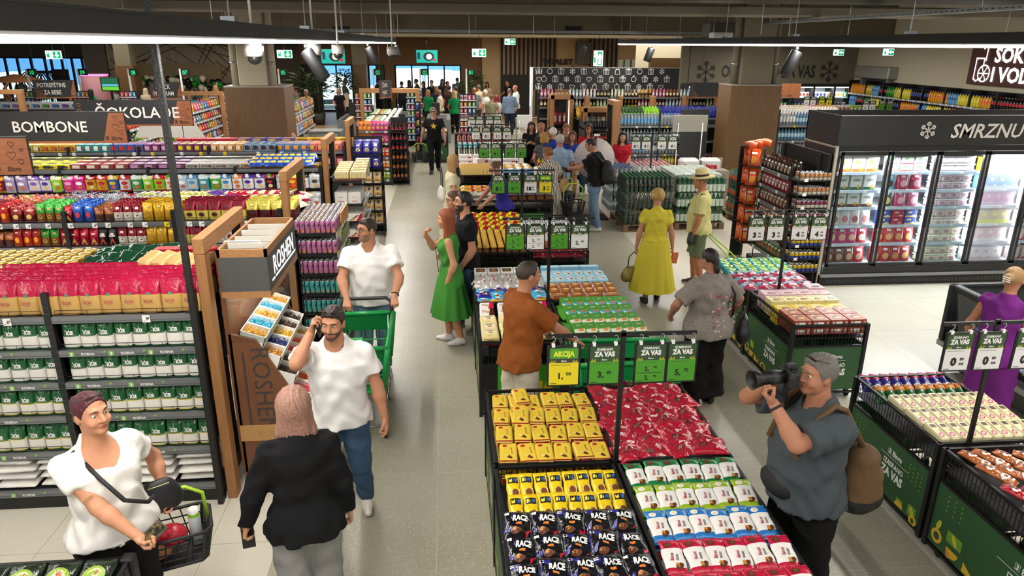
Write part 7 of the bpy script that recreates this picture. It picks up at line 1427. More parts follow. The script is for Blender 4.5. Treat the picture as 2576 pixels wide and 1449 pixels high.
for j in range(3):
 for i in range(4):put('white_red_box',WRB,(.42+i*.33,16.25+j*.24,.82+.06*j if not(i==1 and j==0)else .93),'white box with red corner behind the stick packs, %s row, %s from the aisle'%(nth(j),nth(i)),'box',None,random.uniform(-.05,.05)+(.5 if i==1 and j==0 else 0))
block('low platform under the white and red boxes',.26,1.7,16.28,16.5,.8,'platform','platform')
t=thing('promo_counter','white and red promotion counter with yellow bottles beside the crowd','counter',(1.85,14.9,0));q=MB();q.rbox(0,.5,0,.45,0,1.0,W_,.02);q.print_(p_poly([(.02,.1),(.48,.5),(.48,.85),(.02,.95)]),M('#c83420',.45),lambda u,v:(u,-.002,v));q.build('body',t)
for i in range(5):put('yellow_bottle',P('ylb',lambda:bottle(.035,.22,M('#d8c02a',.2),M('#c8302a',.4),M('#d8b02a',.4),10)),(1.93+i*.085,15.05,1.0),'yellow bottle on the white and red counter, %s from the bins'%nth(i),'bottle')
t=thing('poster_stand','white board on steel legs in front of the man in the blazer','display stand',(2.0,20.6,0));q=MB();q.rbox(0,.42,0,.02,1.25,1.6,W_,.004);q.build('board',t)
for x in(.06,.36):q=MB();q.tube([(x,-.015,0),(x,-.015,1.45)],.012,STEEL,6);q.lathe([(.1,0),(.1,.012)],STEEL,12,T=TR(x,-.015,0));q.build('leg',t)
t=thing('exit_gate','steel tube barrier gate at the way to the toilets','gate',(2.35,24.5,0));q=MB();q.tube([(0,0,0),(0,0,1.15),(1.0,0,1.15),(1.0,0,0)],.025,STEEL,8);q.tube([(0,0,.6),(1.0,0,.6)],.018,STEEL,6);q.build('rail',t)
# low glass freezer, checkout conveyor, pallets of bottles by the left column
t=thing('display_freezer','small glass topped white freezer beside the snack gondola','freezer',(-3.85,20.6,0));q=MB();q.rbox(0,.9,0,.7,0,.75,M('#d8d8d6',.4),.02);q.rbox(0,.9,0,.7,1.1,1.16,STEEL,.01);q.build('cabinet_body',t);q=MB();q.box(.03,.87,0,.01,.75,1.1,glass('#e8f0f0',.15));q.build('pane',t)
for i in range(5):put('cold_carton',boxm(.13,.3,.2,'#8a4a3a','#e0e0d0'),(-3.72+i*.16,20.9,.76),'brown cold carton in the small glass freezer','carton','small freezer cartons')
for i,px in enumerate((880,1105,690,420,150)):
 c=at(px,260,27);t=thing('checkout_counter','grey checkout counter with belt, %s'%('behind the wood cafe column','in the middle before the wide window','right of the pale wood column','by the balloons','near the pink kiosk')[i],'checkout',(c[0]-.5,27,0));q=MB();q.rbox(0,.9,0,2.4,0,.85,M('#8a8c8c',.4,.3),.03);q.build('body',t);q=MB();q.box(.15,.75,.1,1.6,.85,.87,BLK);q.build('belt',t);q=MB();q.rbox(.2,.5,1.9,2.1,.85,1.3,CHAR,.02);q.build('till',t)
BGN=M('#1fb86a',.5,emit=1.2)
for px,n_ in((80,'10'),(208,'09'),(335,'08'),(465,'07'),(712,'05'),(950,'03'),(1068,'02'),(1184,'01')):
 c=at(px,182,27.5);t=thing('checkout_number_sign','lit green checkout number %s, %s from the entrance side'%(n_,nth('10 09 08 07 05 03 02 01'.split().index(n_))),'checkout sign',(c[0]-.16,27.5,0));q=MB();q.box(-.03,.03,-.02,.02,0,c[2]+.12,W_);q.build('pole',t);q=MB();q.rbox(.03,.32,-.04,.04,c[2]-.1,c[2]+.12,BLKM,.01);q.print_(p_text(n_,.15,.17,c[2],.02,0,.8),BGN,lambda u,v:(u,-.045,v));q.build('display',t)
 # balloons
rb=random.Random(8)
for i in range(64):
 px=342+(i*3.35);py=203+rb.uniform(-6,18)+(6 if i>50 else 0);c=at(px,py,37+rb.uniform(-.2,.2));k=(i*2+i//5)%3;nm=('green','black','cream')[k]
 put('balloon',P('balloon'+nm,lambda:(lambda mb:(mb.lathe([(.001,-.19),(.03,-.17),(.1,-.1),(.145,0),(.14,.06),(.09,.13),(.001,.155)],M(('#1f8a34','#141414','#e0d8c4')[k],.2),14),mb.lathe([(.02,-.2),(.004,-.17)],M(('#1f8a34','#141414','#e0d8c4')[k],.2),8))[0]or mb)(MB())),c,'%s balloon in the garland under the crossing laths'%nm,'balloon',nm+' balloons')
q=MB();a=at(340,205,37.3);b=at(560,210,37.3);q.box(a[0],b[0],37.25,37.32,0,2.5,M('#8a7a5e',.8));tag(q.build('garland_board'),'low tan board carrying the balloon garland','board')
# plants, kiosk, umbrella, trolleys by the glass
LEAF=M('#2a3d22',.5);LEAF2=M('#3a5228',.5)
def plant(px,Y,hz,r,n,lab,big=False,pot='#3a3632'):
 c=at(px,240,Y);t=thing('potted_plant',lab,'plant',(c[0],Y,0));q=MB();q.lathe([(.2,0),(.28,.5),(.25,.5),(.24,.46),(.001,.46)],M(pot,.6),14);q.build('pot',t);q=MB();q.tube([(0,0,.4),(.03,0,hz*.7)],.03,M('#4a3a2a',.8),6);q.build('stem',t);q=MB();rr=random.Random(n)
 for k in range(n):
  a=rr.uniform(0,6.28);e=rr.uniform(-.4,1.3);d=r*rr.uniform(.3,1);s=(.3 if big else .11)*rr.uniform(.7,1.2);p=(d*math.cos(a)*math.cos(e)*.8,d*math.sin(a)*math.cos(e)*.8,hz*.72+d*math.sin(e)*1.1);T=TR(*p,a,rr.uniform(-.6,.6),-e*.5)
  q.add([(0,0,0),(s,-s*.3,.02),(s*2.2,0,-s*.3),(s,s*.3,.02)],[(0,1,2,3)],LEAF if k%3 else LEAF2,T=T)
 q.build('foliage',t)
plant(775,34,2.0,.9,60,'broad leaved potted plant before the dark cafe door',True);plant(800,33.5,2.2,.7,420,'round bushy potted tree at the cafe windows');plant(868,33.5,2.3,.65,420,'small leaved potted tree beside the wooden cafe column');plant(1172,35,1.7,.6,200,'potted plant by the wide cafe window');plant(1196,36,2.3,.5,240,'tall dry looking plant beside the slatted toilet wall')
c=at(243,225,33);t=thing('round_kiosk','round pink kiosk with a glowing violet rim near the entrance','kiosk',(c[0],33,0));q=MB();z1=at(243,186,33)[2];q.lathe([(.52,0),(.52,z1)],M('#a8727a',.5),24);q.build('body',t);q=MB();q.lathe([(.53,z1-.06),(.53,z1)],M('#e070e0',.5,emit=2),24,caps=False);q.build('light_rim',t)
c=at(277,212,32);q=MB();q.rbox(c[0]-.38,c[0]+.36,32,32.06,c[2]-.28,c[2]+.28,BLK,.01);S=lambda u,v:(c[0]+u,31.995,c[2]+v);q.print_(p_rect(-.33,.32,-.24,.24),M('#1f6a4a',.4,emit=.3),S);q.print_(p_rect(-.33,.32,-.08,.0),M('#5ab0d0',.4,emit=.5),lambda u,v:(c[0]+u,31.992,c[2]+v));q.print_(p_rect(-.33,.32,-.24,-.1),M('#6ac83a',.4,emit=.4),lambda u,v:(c[0]+u,31.992,c[2]+v));q.box(c[0]-.05,c[0]+.05,32.02,32.05,0,c[2]-.28,BLK);tag(q.build('information_screen'),'green lit information screen on a post before the entrance column','screen')
c=at(38,195,33);t=thing('parasol','brown parasol by the glazed entrance','parasol',(c[0],33,0));q=MB();q.lathe([(1.15,c[2]-.16),(.6,c[2]+.02),(.001,c[2]+.14)],M('#8a5a34',.8),10,caps=False);q.build('canopy',t);q=MB();q.tube([(0,0,0),(0,0,c[2]+.14)],.03,BLK,6);q.lathe([(.3,0),(.3,.08)],BLK,12);q.build('pole',t)
for i in range(8):c=at(80+i*7,203,36);q=MB();q.tube([(.42*math.cos(a),0,.42*math.sin(a))for a in np.linspace(0,2*PI,20,endpoint=False)],.03,BLK,6,closed=True);q.tube([(0,0,-.42),(0,0,-c[2])],.02,BLK,5);o=q.build('black_hoop');o.location=(c[0],36,c[2]);o.rotation_euler=(0,0,.5);tag(o,'black hoop standing in the row by the entrance glass','hoop','black hoops')
c=at(148,195,36);q=MB();q.rbox(c[0]-.3,c[0]+.3,36,36.4,0,c[2]+.35,BLKM,.02);tag(q.build('black_cabinet'),'tall black cabinet before the entrance glass','cabinet')
# crate of rice bags in the near corner
t=thing('rice_crate','black display crate of rice bags at the bottom corner','crate',(-3.05,2.62,0));q=MB();zc=.86
for a in((0,.02,0,.75),(1.28,1.3,0,.75)):q.box(a[0],a[1],a[2],a[3],.0,zc,BLK)
q.box(0,1.3,.73,.75,0,zc,BLK);q.box(0,1.3,0,.75,.6,.62,BLK)
for k in range(8):q.box(1.3,1.306,.05+k*.085,.08+k*.085,zc-.14,zc-.02,CHAR)
q.rbox(1.25,1.32,.7,.77,0,zc+.015,BLK,.01);q.rbox(1.25,1.32,-.02,.05,0,zc+.015,BLK,.01);q.build('crate_body',t)
RIZ=[P('riz%d'%s,lambda:pillow(.17,.27,.06,[(1,film('#1f2a1e',.2))],[(p_ell(0,.3,.7,.4),M('#8aa83a',.35)),(p_ell(.05,.35,.42,.24),M('#d8c8a0',.35)),(p_ell(.1,.4,.2,.1),M('#a85a3a',.35)),(p_ell(-.3,-.35,.4,.3),M('#d8d0b8',.35)),(p_text('RIZA',.22,.2,-.55,.05,.1,.6),W_)],seed=s,lump=.12))for s in range(2)]
for i in range(7):
 for j in range(2):put('rice_bag',RIZ[(i+j)%2],(-2.94+i*.178,3.18-j*.27,.82),'dark rice bag with green dish picture, %s crate row, %s along'%(('back','front')[j],nth(i)),'rice bag',None,random.uniform(-.05,.05),.35)
# ---------------------------------------------------------------- people: smooth blended bodies
def _n(v):v=np.asarray(v,float);return v/(np.linalg.norm(v)+1e-9)
class Field:
 """distance field on a grid; shapes melt into one skin, which is then meshed"""
 def __init__(s):s.p=[];s.bb=[];s.noise=None
 def cone(s,a,b,ra,rb,k=.03,cut=(),sub=False):a=np.asarray(a,float);b=np.asarray(b,float);r=max(ra,rb);s.p.append(('c',a,b,ra,rb,k,cut,sub));s.bb.append((np.minimum(a,b)-r,np.maximum(a,b)+r)if not sub else None)
 def ell(s,c,r,R=None,k=.03,cut=(),sub=False):c=np.asarray(c,float);r=np.asarray(r,float);s.p.append(('e',c,r,R,0,k,cut,sub));m=r.max();s.bb.append((c-m,c+m)if not sub else None)
 def body(s,P,R,L,tt,a,b,yo,k=.03,cut=()):s.p.append(('t',P,R,L,(tt,a,b,yo),k,cut,False));m=max(a.max(),b.max()+abs(yo).max());e=P+R[:,2]*L;s.bb.append((np.minimum(P,e)-m,np.maximum(P,e)+m))
 def mesh(s,res):
  bs=[b for b in s.bb if b is not None];lo=np.min([b[0]for b in bs],0)-res*3-.01;hi=np.max([b[1]for b in bs],0)+res*3+.01
  n=np.ceil((hi-lo)/res).astype(int)+1;D=np.full(n,.3,np.float32);ax=[lo[i]+res*np.arange(n[i])for i in range(3)]
  for(ty,A,B,C,E_,k,cut,sub),bb in zip(s.p,s.bb):
   if bb is None:m=np.abs(B).max()if ty=='e' else C;l0,h0=(A-m,A+m)if ty=='e' else(np.minimum(A,B)-m,np.maximum(A,B)+m)
   else:l0,h0=bb
   i0=np.maximum(0,((l0-k-res*2-lo)/res).astype(int));i1=np.minimum(n,((h0+k+res*2-lo)/res).astype(int)+2)
   if(i1<=i0).any():continue
   sl=tuple(slice(i0[q],i1[q])for q in range(3));X,Y,Z=(ax[q][sl[q]]for q in range(3));p=np.stack(np.meshgrid(X,Y,Z,indexing='ij'),-1)
   if ty=='c':
    ab=B-A;L2=ab@ab+1e-9;t=np.clip(((p-A)@ab)/L2,0,1);d=np.linalg.norm(p-A-t[...,None]*ab,axis=-1)-(C+(E_-C)*t)
   elif ty=='e':
    q=p-A
    if C is not None:q=q@C
    q0=np.linalg.norm(q/B,axis=-1);q1=np.linalg.norm(q/(B*B),axis=-1);d=q0*(q0-1)/(q1+1e-6)
   else:
    q=(p-A)@B;tt,a,b,yo=E_;t=q[...,2]/C;tc=np.clip(t,tt[0],tt[-1]);aa=np.interp(tc,tt,a);b2=np.interp(tc,tt,b);y=q[...,1]-np.interp(tc,tt,yo)
    d=(np.sqrt((q[...,0]/aa)**2+(y/b2)**2)-1)*np.minimum(aa,b2);e_=np.abs(t-tc)*C;d=np.where(e_>0,np.maximum(d,e_),d)
   for cp,cn in cut:d=np.maximum(d,(p-cp)@cn)
   o=D[sl]
   if sub:h=np.clip(.5-.5*(o+d)/k,0,1);D[sl]=o*(1-h)-d*h+k*h*(1-h)
   else:h=np.clip(.5+.5*(o-d)/k,0,1);D[sl]=o*(1-h)+d*h-k*h*(1-h)
  if s.noise:p=np.stack(np.meshgrid(*ax,indexing='ij'),-1);D=D+s.noise(p)
  return nets(D,lo,res)
def nets(D,lo,res):
 S=D<0;n=D.shape;c=np.zeros((n[0]-1,n[1]-1,n[2]-1),np.int8);off=[(i,j,k)for i in(0,1)for j in(0,1)for k in(0,1)]
 for i,j,k in off:c+=S[i:n[0]-1+i,j:n[1]-1+j,k:n[2]-1+k]
 I=np.argwhere((c>0)&(c<8));idx=np.full(c.shape,-1,np.int64);idx[tuple(I.T)]=np.arange(len(I))
 V=np.stack([D[I[:,0]+i,I[:,1]+j,I[:,2]+k]for i,j,k in off],1);O=np.array(off,float);pos=np.zeros((len(I),3));cnt=np.zeros(len(I))
 for a in range(8):
  for b in range(a+1,8):
   if np.abs(O[a]-O[b]).sum()==1:
    m=(V[:,a]<0)!=(V[:,b]<0);t=V[m,a]/(V[m,a]-V[m,b]);pos[m]+=O[a]+t[:,None]*(O[b]-O[a]);cnt[m]+=1
 v=lo+res*(I+pos/cnt[:,None]);F=[]
 for ax_ in range(3):
  u,w_=[(1,2),(2,0),(0,1)][ax_];sa=[slice(None)]*3;sb_=[slice(None)]*3;sa[ax_]=slice(0,-1);sb_[ax_]=slice(1,None);A,B=S[tuple(sa)],S[tuple(sb_)]
  for inside in(True,False):
   e=np.argwhere((A!=B)&(A==inside));ok=(e[:,u]>0)&(e[:,w_]>0)&(e[:,u]<n[u]-1)&(e[:,w_]<n[w_]-1);e=e[ok];q=[]
   for du,dw in((-1,-1),(0,-1),(0,0),(-1,0)):f=e.copy();f[:,u]+=du;f[:,w_]+=dw;q.append(idx[tuple(f.T)])
   q=np.stack(q,1);F.append(q if inside else q[:,::-1])
 return v,np.concatenate(F)
def ik(a,b,l1,l2,pole):
 d=b-a;L=min(np.linalg.norm(d),(l1+l2)*.995);u=_n(d);x=(l1*l1-l2*l2+L*L)/(2*L);h=math.sqrt(max(0,l1*l1-x*x));p=_n(np.asarray(pole,float)-u*(np.asarray(pole,float)@u));return a+u*x+p*h,a+u*L
def rotm(yaw,pitch,roll=0):return np.array(Matrix.Rotation(math.radians(yaw),3,'Z')@Matrix.Rotation(math.radians(pitch),3,'X')@Matrix.Rotation(math.radians(roll),3,'Y'))
SK={}
def skin(h):return M(h,.55,0,(40,.08),spec=.35)
def person(label,xy,face,H=1.72,fem=False,w=1.0,belly=0.0,lean=0,hands=((.24,.02,.80),(-.24,.02,.80)),poles=((.5,-.8,-.2),(-.5,-.8,-.2)),feet=((.1,.02),(-.1,-.02)),head=(0,0),sk='#c99372',hair=('short','#2a1d16'),top=None,bottom=None,dress=None,shoes='#2a2a2a',curl=(.5,.5),palm=(None,None),res=.012,beard=None,glasses=None,extra=None,hd=None,slv=None):
 s=H/1.75;t=thing('person',label,'person',(xy[0],xy[1],0),math.radians(face));far=res>.018
 P=np.array([0,0,.93*s]);R=rotm(0,-lean);L=.53*s;up=R[:,2];rt_=R[:,0];N=P+up*L
 tt=np.array([-.2,0,.25,.5,.75,.9,1.0,1.08])
 if fem:a=np.array([.13,.178,.135,.142,.158,.135,.07,.045])*s;b=np.array([.085,.122,.092,.1,.108,.082,.055,.045])*s
 else:a=np.array([.125,.165,.155,.165,.182,.155,.085,.055])*s;b=np.array([.085,.112,.108,.115,.122,.092,.06,.052])*s
 g=w**np.array([1,1,1.1,1,.9,.6,.3,.1]);a=a*g;b=b*g;yo=np.array([-.01,-.015,0,.005,.0,-.01,-.012,-.01])*s+np.array([.1,.35,.6,.45,.1,0,0,0])*belly;b=b+np.array([.1,.5,.7,.5,.1,0,0,0])*belly
 sw=(.158 if fem else .182)*s*w**.5;SH=[P+up*L*.86+rt_*sw*e for e in(1,-1)];HP=[P+np.array([.092*s*e*w**.4,0,-.02*s])for e in(1,-1)]
 EL,WR,KN,AN=[],[],[],[]
 for i in(0,1):
  e,wr=ik(SH[i],np.array(hands[i])*s,.285*s,.25*s,np.array(poles[i]));EL.append(e);WR.append(wr)
  f=feet[i];an=np.array([f[0]*s,f[1]*s-.03*s,.085*s+(f[2]if len(f)>2 else 0)]);k,an=ik(HP[i],an,.42*s,.41*s,(.05*(1-2*i),1,0));KN.append(k);AN.append(an)
 hs=s*(.97 if fem else 1.0);Rh=rotm(head[0],-lean*.5-head[1],head[2]if len(head)>2 else 0);HC=N+up*.04*s+np.array([0,.012,0])+Rh@np.array([0,.025,.135])*hs
 def hp(x,y,z):return HC+Rh@(np.array([x,y,z])*hs)
 F=Field();wa=w**.5;ra=(.043,.036,.027)if fem else(.05,.041,.03);ra=[q*s*wa for q in ra]
 F.body(P,R,L,tt,a-.012,b-.012,yo,.04);F.cone(N-up*.05*s,hp(0,-.02,-.06),(.05 if fem else .06)*s*w**.4,(.048 if fem else .057)*s*w**.3,.04)
 for i in(0,1):
  F.cone(SH[i],EL[i],ra[0]*1.08,ra[1]*.98,.035);F.cone(EL[i],EL[i]*.72+WR[i]*.28,ra[1],ra[1]*1.04,.03);F.cone(EL[i]*.72+WR[i]*.28,WR[i],ra[1]*1.04,ra[2]*.92,.03)
  F.cone(HP[i],KN[i],.085*s*w,.054*s*w**.6,.04);F.cone(KN[i],KN[i]*.68+AN[i]*.32+np.array([0,-.015*s,0]),.052*s*w**.6,.056*s*w**.6,.03);F.cone(KN[i]*.68+AN[i]*.32+np.array([0,-.015*s,0]),AN[i],.056*s*w**.6,.037*s,.03)
 V,Q=[],[];MI=[]
 def join(vf,mi=0):
  o=sum(len(x)for x in V);V.append(vf[0]);Q.append(vf[1]+o);MI.append(np.full(len(vf[1]),mi)if np.isscalar(mi)else mi)
 join(F.mesh(res))
 G=Field();E=lambda c,r,**k:G.ell(hp(*c),np.array(r)*hs,Rh,**k)
 E((0,-.012,.03),(.076,.094,.087));E((0,.022,-.035),(.06+.008*(w>1.2),.066,.082),k=.03);E((0,.066,-.09),(.026,.022,.02),k=.03);G.cone(hp(0,-.025,-.03),hp(0,-.03,-.13),.056*hs*w**.3,.05*hs*w**.3,.03)
 E((0,.078,.034),(.05,.016,.012),k=.02)
 for e in(1,-1):E((.032*e,.1,.011),(.018,.0145,.0085),k=.012,sub=True);E((.037*e,.064,-.03),(.026,.026,.025),k=.02);E((.076*e,-.008,-.005),(.011,.022,.032),k=.006)
 G.cone(hp(0,.086,.022),hp(0,.108,-.02),.0085*hs,.0125*hs,.012);E((.012,.096,-.026),(.008,.01,.007),k=.006);E((-.012,.096,-.026),(.008,.01,.007),k=.006)
 E((0,.082,-.0545),(.024,.012,.0055),k=.005);E((0,.081,-.065),(.02,.012,.007),k=.005);hv,hq=G.mesh(res*.5 if not far else .011)
 loc=((hv-HC)@Rh/hs)[hq].mean(1);mi=np.zeros(len(hq),int)
 mi[(np.abs(loc[:,0])<.023)&(loc[:,1]>.078)&(loc[:,2]>-.073)&(loc[:,2]<-.05)&(np.abs(loc[:,2]+.0605)<.0125*(1-np.abs(loc[:,0])/.028))]=1
 if beard:mi[(loc[:,2]<-.03-.25*(loc[:,1]-.02)*0-.0)&(loc[:,1]>.0)&(loc[:,2]>-.125)&(mi==0)&((loc[:,2]<-.07)|(np.abs(loc[:,0])>.04)|((loc[:,2]<-.036)&(loc[:,2]>-.05)&(loc[:,1]>.07)))]=2
 join((hv,hq),mi);mats=[skin(sk),M('#a8584e',.5),M(beard or sk,.8),M('#cfc6bc',.35),M('#2e2018',.2),M(hair[1],.7)]
 eb=MB()
 for e in(1,-1):eb.ball(hp(.032*e,.0757,.0102),.0109*hs,mats[3],10);eb.ball(hp(.032*e,.0822,.0094),(.0062*hs,)*3,mats[4],8);eb.tube([hp(.015*e,.0985,.034),hp(.032*e,.097,.041),hp(.05*e,.083,.036)],[.003*hs,.0036*hs,.002*hs],mats[5],5)
 # hands: palm, four fingers of their own length, thumb from the palm side
 for i in(0,1):
  sd=1-2*i;d=_n(hd[i]if hd and hd[i]is not None else WR[i]-EL[i]);nn=np.array(palm[i]if palm[i]is not None else(-sd,0,0),float);nn=_n(nn-d*(nn@d));lat=sd*np.cross(d,nn);hsz=s*(.9 if fem else 1.0);Hd=Field();c=curl[i];W0=WR[i]
  Hd.cone(W0-d*.03,W0+d*.01,ra[2]*.85,ra[2]*.8,.02)
  for f,(ln,lo_)in enumerate(((.074,.031),(.082,.010),(.076,-.011),(.06,-.03))):
   K=W0+(d*(.088-.006*abs(f-1))+lat*lo_)*hsz;Hd.cone(W0+d*.012+lat*lo_*.55*hsz,K,.0145*hsz,.0115*hsz,.014);p=K;an=0
   for g_,fr in enumerate((.45,.31,.24)):
    an+=c*(.75,1.0,.7)[g_]*(1+.12*f);dv=d*math.cos(an)+nn*math.sin(an)+lat*(.06*(1.5-f))*(1-min(1,c));q=p+_n(dv)*ln*fr*hsz;Hd.cone(p,q,(.0092-.0008*g_)*hsz,(.0086-.0009*g_)*hsz,.004);p=q
  tb=W0+(d*.03+lat*.026+nn*.006)*hsz;t1=tb+_n(d*.75+lat*(.75-.4*min(c,1))+nn*(.25+.5*min(c,1)))*.045*hsz;t2=t1+_n(d*(.9-.4*min(c,1))+lat*(.2-.5*min(c,1))+nn*(.2+.5*min(c,1)))*.034*hsz
  Hd.cone(tb,t1,.014*hsz,.0105*hsz,.01);Hd.cone(t1,t2,.0104*hsz,.0078*hsz,.004);join(Hd.mesh(.0042 if res<.014 else .0065 if not far else .009))
 v=np.concatenate(V);q=np.concatenate(Q);m_=np.concatenate(MI);b_=np_mesh('body',v,q,mats[:3],m_,parent=t)
 e_=eb.build('eyes_and_brows',t)
 # clothing
 fold=lambda amp:(lambda p:amp*(np.sin(p[...,2]*38+9*p[...,0]+4*np.sin(p[...,1]*21))*np.sin(p[...,0]*23-p[...,2]*9+2)+.6*np.sin(p[...,1]*41+p[...,2]*27+3*np.sin(p[...,0]*17))).astype(np.float32))
 zz=np.array([0,0,1.0])
 def torso(hem,ease,sl,se=.016,scoop=.0,tank=False,bust=True):
  C=Field();cut=[(np.array([0,0,hem*s]),-zz)];a2,b2=a+ease,b+ease;a2[0]=a2[1]*1.03+.006;b2[0]=b2[1]*1.05+.006;y2=yo.copy();y2[0]=yo[1];a2[1]+=.016;b2[1]+=.016;a2[0]+=.012;b2[0]+=.012;C.body(P,R,L,tt,a2,b2,y2,.03,cut)
  if fem and bust:
   for e in(1,-1):C.ell(P+up*L*.66+rt_*.072*e*s*w**.5+R[:,1]*(.075*s*w+belly*.2),np.array([.068,.062,.066])*s*w**.5,R,.04)
  for i in(0,1):
   if sl<=0:continue
   A,B=SH[i],EL[i];f=min(1,sl);e=A+(B-A)*f;dd=_n(B-A);C.cone(A,e+dd*.02,ra[0]*1.08+ease*.8+.004,ra[0]*(1.04 if sl<.7 else .95)+se,.04,[(e,dd)]if sl<=1 else[])
   if sl>1:e=B+(WR[i]-B)*(sl-1);dd=_n(WR[i]-B);C.cone(B,e+dd*.02,ra[1]*.95+se,ra[2]+se,.03,[(e,dd)])
  C.cone(N-up*(.02+scoop)*s+R[:,1]*(.02+scoop)*s,hp(0,.01,-.08),(.062+scoop*.8)*s*w**.3,.075*s,.01,(),True);C.noise=fold(.0065);return C
 if top:
  v,q=torso(top.get('hem',.82),top.get('ease',.014)*1.0,top.get('sl',.55),top.get('se',.016),top.get('scoop',0)).mesh(res);np_mesh(top.get('name','shirt'),v,q,[top['m']if 'm' in top else cloth(top['c'])],parent=t)
 if bottom:
  C=Field();e=bottom.get('ease',.014)*s;tb=bottom.get('top',.9)*s;fl=bottom.get('to',2.0);C.body(P,R,L,tt[:4],a[:4]+.008+e*.4,b[:4]+.008+e*.4,yo[:4],.03,[(np.array([0,0,tb]),zz)])
  for i in(0,1):
   f=min(1,fl);kk=HP[i]+(KN[i]-HP[i])*f;dd=_n(KN[i]-HP[i]);C.cone(HP[i],kk+dd*.02*(fl<=1),.095*s*w+e*.5+.003,(.06*w**.6+.03*(1-f))*s+.005+e*(1.4 if fl<=1 else 1),.035,[(kk,dd)]if fl<=1 else[])
   if fl>1:kk=KN[i]+(AN[i]-KN[i])*(fl-1);dd=_n(AN[i]-KN[i]);C.cone(KN[i],kk,.061*s*w**.6+.004+e,(.044+bottom.get('flare',.004))*s+e,.03,[(kk+dd*.01,dd)])
  C.noise=fold(.005);v,q=C.mesh(res);np_mesh(bottom.get('name','trousers'),v,q,[bottom['m']if 'm' in bottom else cloth(bottom['c'])],parent=t)
 if dress:
  dm=dress['m']if 'm' in dress else cloth(dress['c']);C=torso(.98,.012,dress.get('sl',0),.016,dress.get('scoop',.02));V,Q,MI=[],[],[];join(C.mesh(res));n=64;zt,zb=1.04*s,dress['hem']*s;rg=[]
  for j in range(15):
   f=j/14;z=zt+(zb-zt)*f;tq=(z-P[2])/L;ax_=np.interp(max(tq,0),tt,a)+.016;bx=np.interp(max(tq,0),tt,b)+.016;g_=dress.get('flare',.1)*max(0,f-.12)*s;cx_=(AN[0]+AN[1])/2*max(0,f-.3)*.8
   rg.append([(cx_[0]+(ax_+g_)*math.cos(u)*(1+.05*f*math.sin(11*u+2*f)),cx_[1]*.8+np.interp(tq,tt,yo)*(1-f)+(bx+g_)*math.sin(u)*(1+.06*f*math.sin(13*u)),z)for u in np.linspace(0,2*PI,n,endpoint=False)])
  fv=np.array([p for r in rg for p in r]);fq=np.array([(j*n+k,(j+1)*n+k,(j+1)*n+(k+1)%n,j*n+(k+1)%n)for j in range(14)for k in range(n)]);join((fv,fq[:,::-1]));np_mesh('dress',np.concatenate(V),np.concatenate(Q),[dm],parent=t)
 for i in(0,1):
  if shoes is None:break
  C=Field();A=AN[i]-np.array([0,0,.085*s]);ya=.25*(1 if i==1 else-1);fw=np.array([math.sin(-ya),math.cos(ya),0]);z0=A[2]+.002;C.cone(A-fw*.035*s+zz*.035*s,A+fw*.06*s+zz*.04*s,.036*s,.04*s,.03,[(np.array([0,0,z0]),-zz)]);C.cone(A+fw*.06*s+zz*.032*s,A+fw*.15*s+zz*.026*s,.04*s,.03*s,.03,[(np.array([0,0,z0]),-zz)]);C.cone(A+zz*.06*s,A+zz*.1*s,.04*s,.042*s,.03,[(A+zz*.105*s,zz)])
  v,q=C.mesh(max(.008,res*.8));zc=v[q].mean(1)[:,2]-z0;np_mesh('shoe',v,q,[M(shoes,.6),M('#e8e6e0',.6)if shoes not in('#141414','#1a1a1a')else BLKM],(zc<.018).astype(int),parent=t)
  # hair
 st,hc=hair[0],hair[1];hm=M(hc,.45,0,(55,.5,.4),spec=.45)
 if st!='bald':
  C=Field();v1=[(hp(0,.024,.0),Rh@_n((0,.9,-.43))),(hp(0,0,-.07),Rh@np.array([0,0,-1.0]))];th={'crop':.003,'short':.009,'bun':.005,'pony':.006}.get(st,.014);C.ell(hp(0,-.014,.032),np.array([.078+th,.096+th,.089+th])*hs,Rh,.02,v1)
  if st=='short' or st=='crop':C.ell(hp(0,.03,.085),np.array([.055,.045,.03+th])*hs,Rh,.02,[(hp(0,.07,.07),Rh@_n((0,.7,-.7)))])
  if st in('long','bob','pony','bun','curly'):
   if st not in('pony','bun'):C.ell(hp(0,.02,.08),np.array([.07,.06,.045])*hs,Rh,.03,[(hp(0,.075,.06),Rh@_n((0,.8,-.6)))])
   ln={'long':.42,'bob':.2}.get(st,0)*(hair[2]if len(hair)>2 else 1)
   if ln:
    C.ell(hp(0,-.06,-.02-ln*.3),np.array([.088,.056,.06+ln*.5])*hs,Rh,.04,[(hp(0,0,-ln),Rh@np.array([0,0,-1.0]))])
    for e in(1,-1):C.cone(hp(.07*e,.0,.05),hp(.083*e,-.015,-ln*.45),.026*hs,.034*hs,.035);C.cone(hp(.083*e,-.015,-ln*.45),hp((.095 if st=='bob' else .072)*e,-.02,-ln*.92),.034*hs,(.03 if st=='bob' else .016)*hs,.035)
   if st=='curly':[C.ell(hp(.07*math.cos(k),-.03+.075*math.sin(k),.03+.035*math.sin(3*k)),np.array([.04]*3)*hs,None,.02,v1)for k in np.arange(0,6.2,.7)]
   if st=='bun':C.ell(hp(0,-.115,.045),np.array([.042,.035,.042])*hs,Rh,.015)
   if st=='pony':C.cone(hp(0,-.1,.0),hp(0,-.115,-.09),.035*hs,.03*hs,.02);C.cone(hp(0,-.115,-.09),hp(0,-.1,-.2),.03*hs,.012*hs,.02)
  def strands(p):qx=(p-HC)@Rh;am=.4 if st in('bun','pony','crop')else 1.0;return am*(.0028*np.sin(np.arctan2(qx[...,0],-qx[...,1]-.01)*26+9*np.sin(qx[...,2]*14))+.0015*np.sin(qx[...,0]*210+qx[...,2]*30)).astype(np.float32)
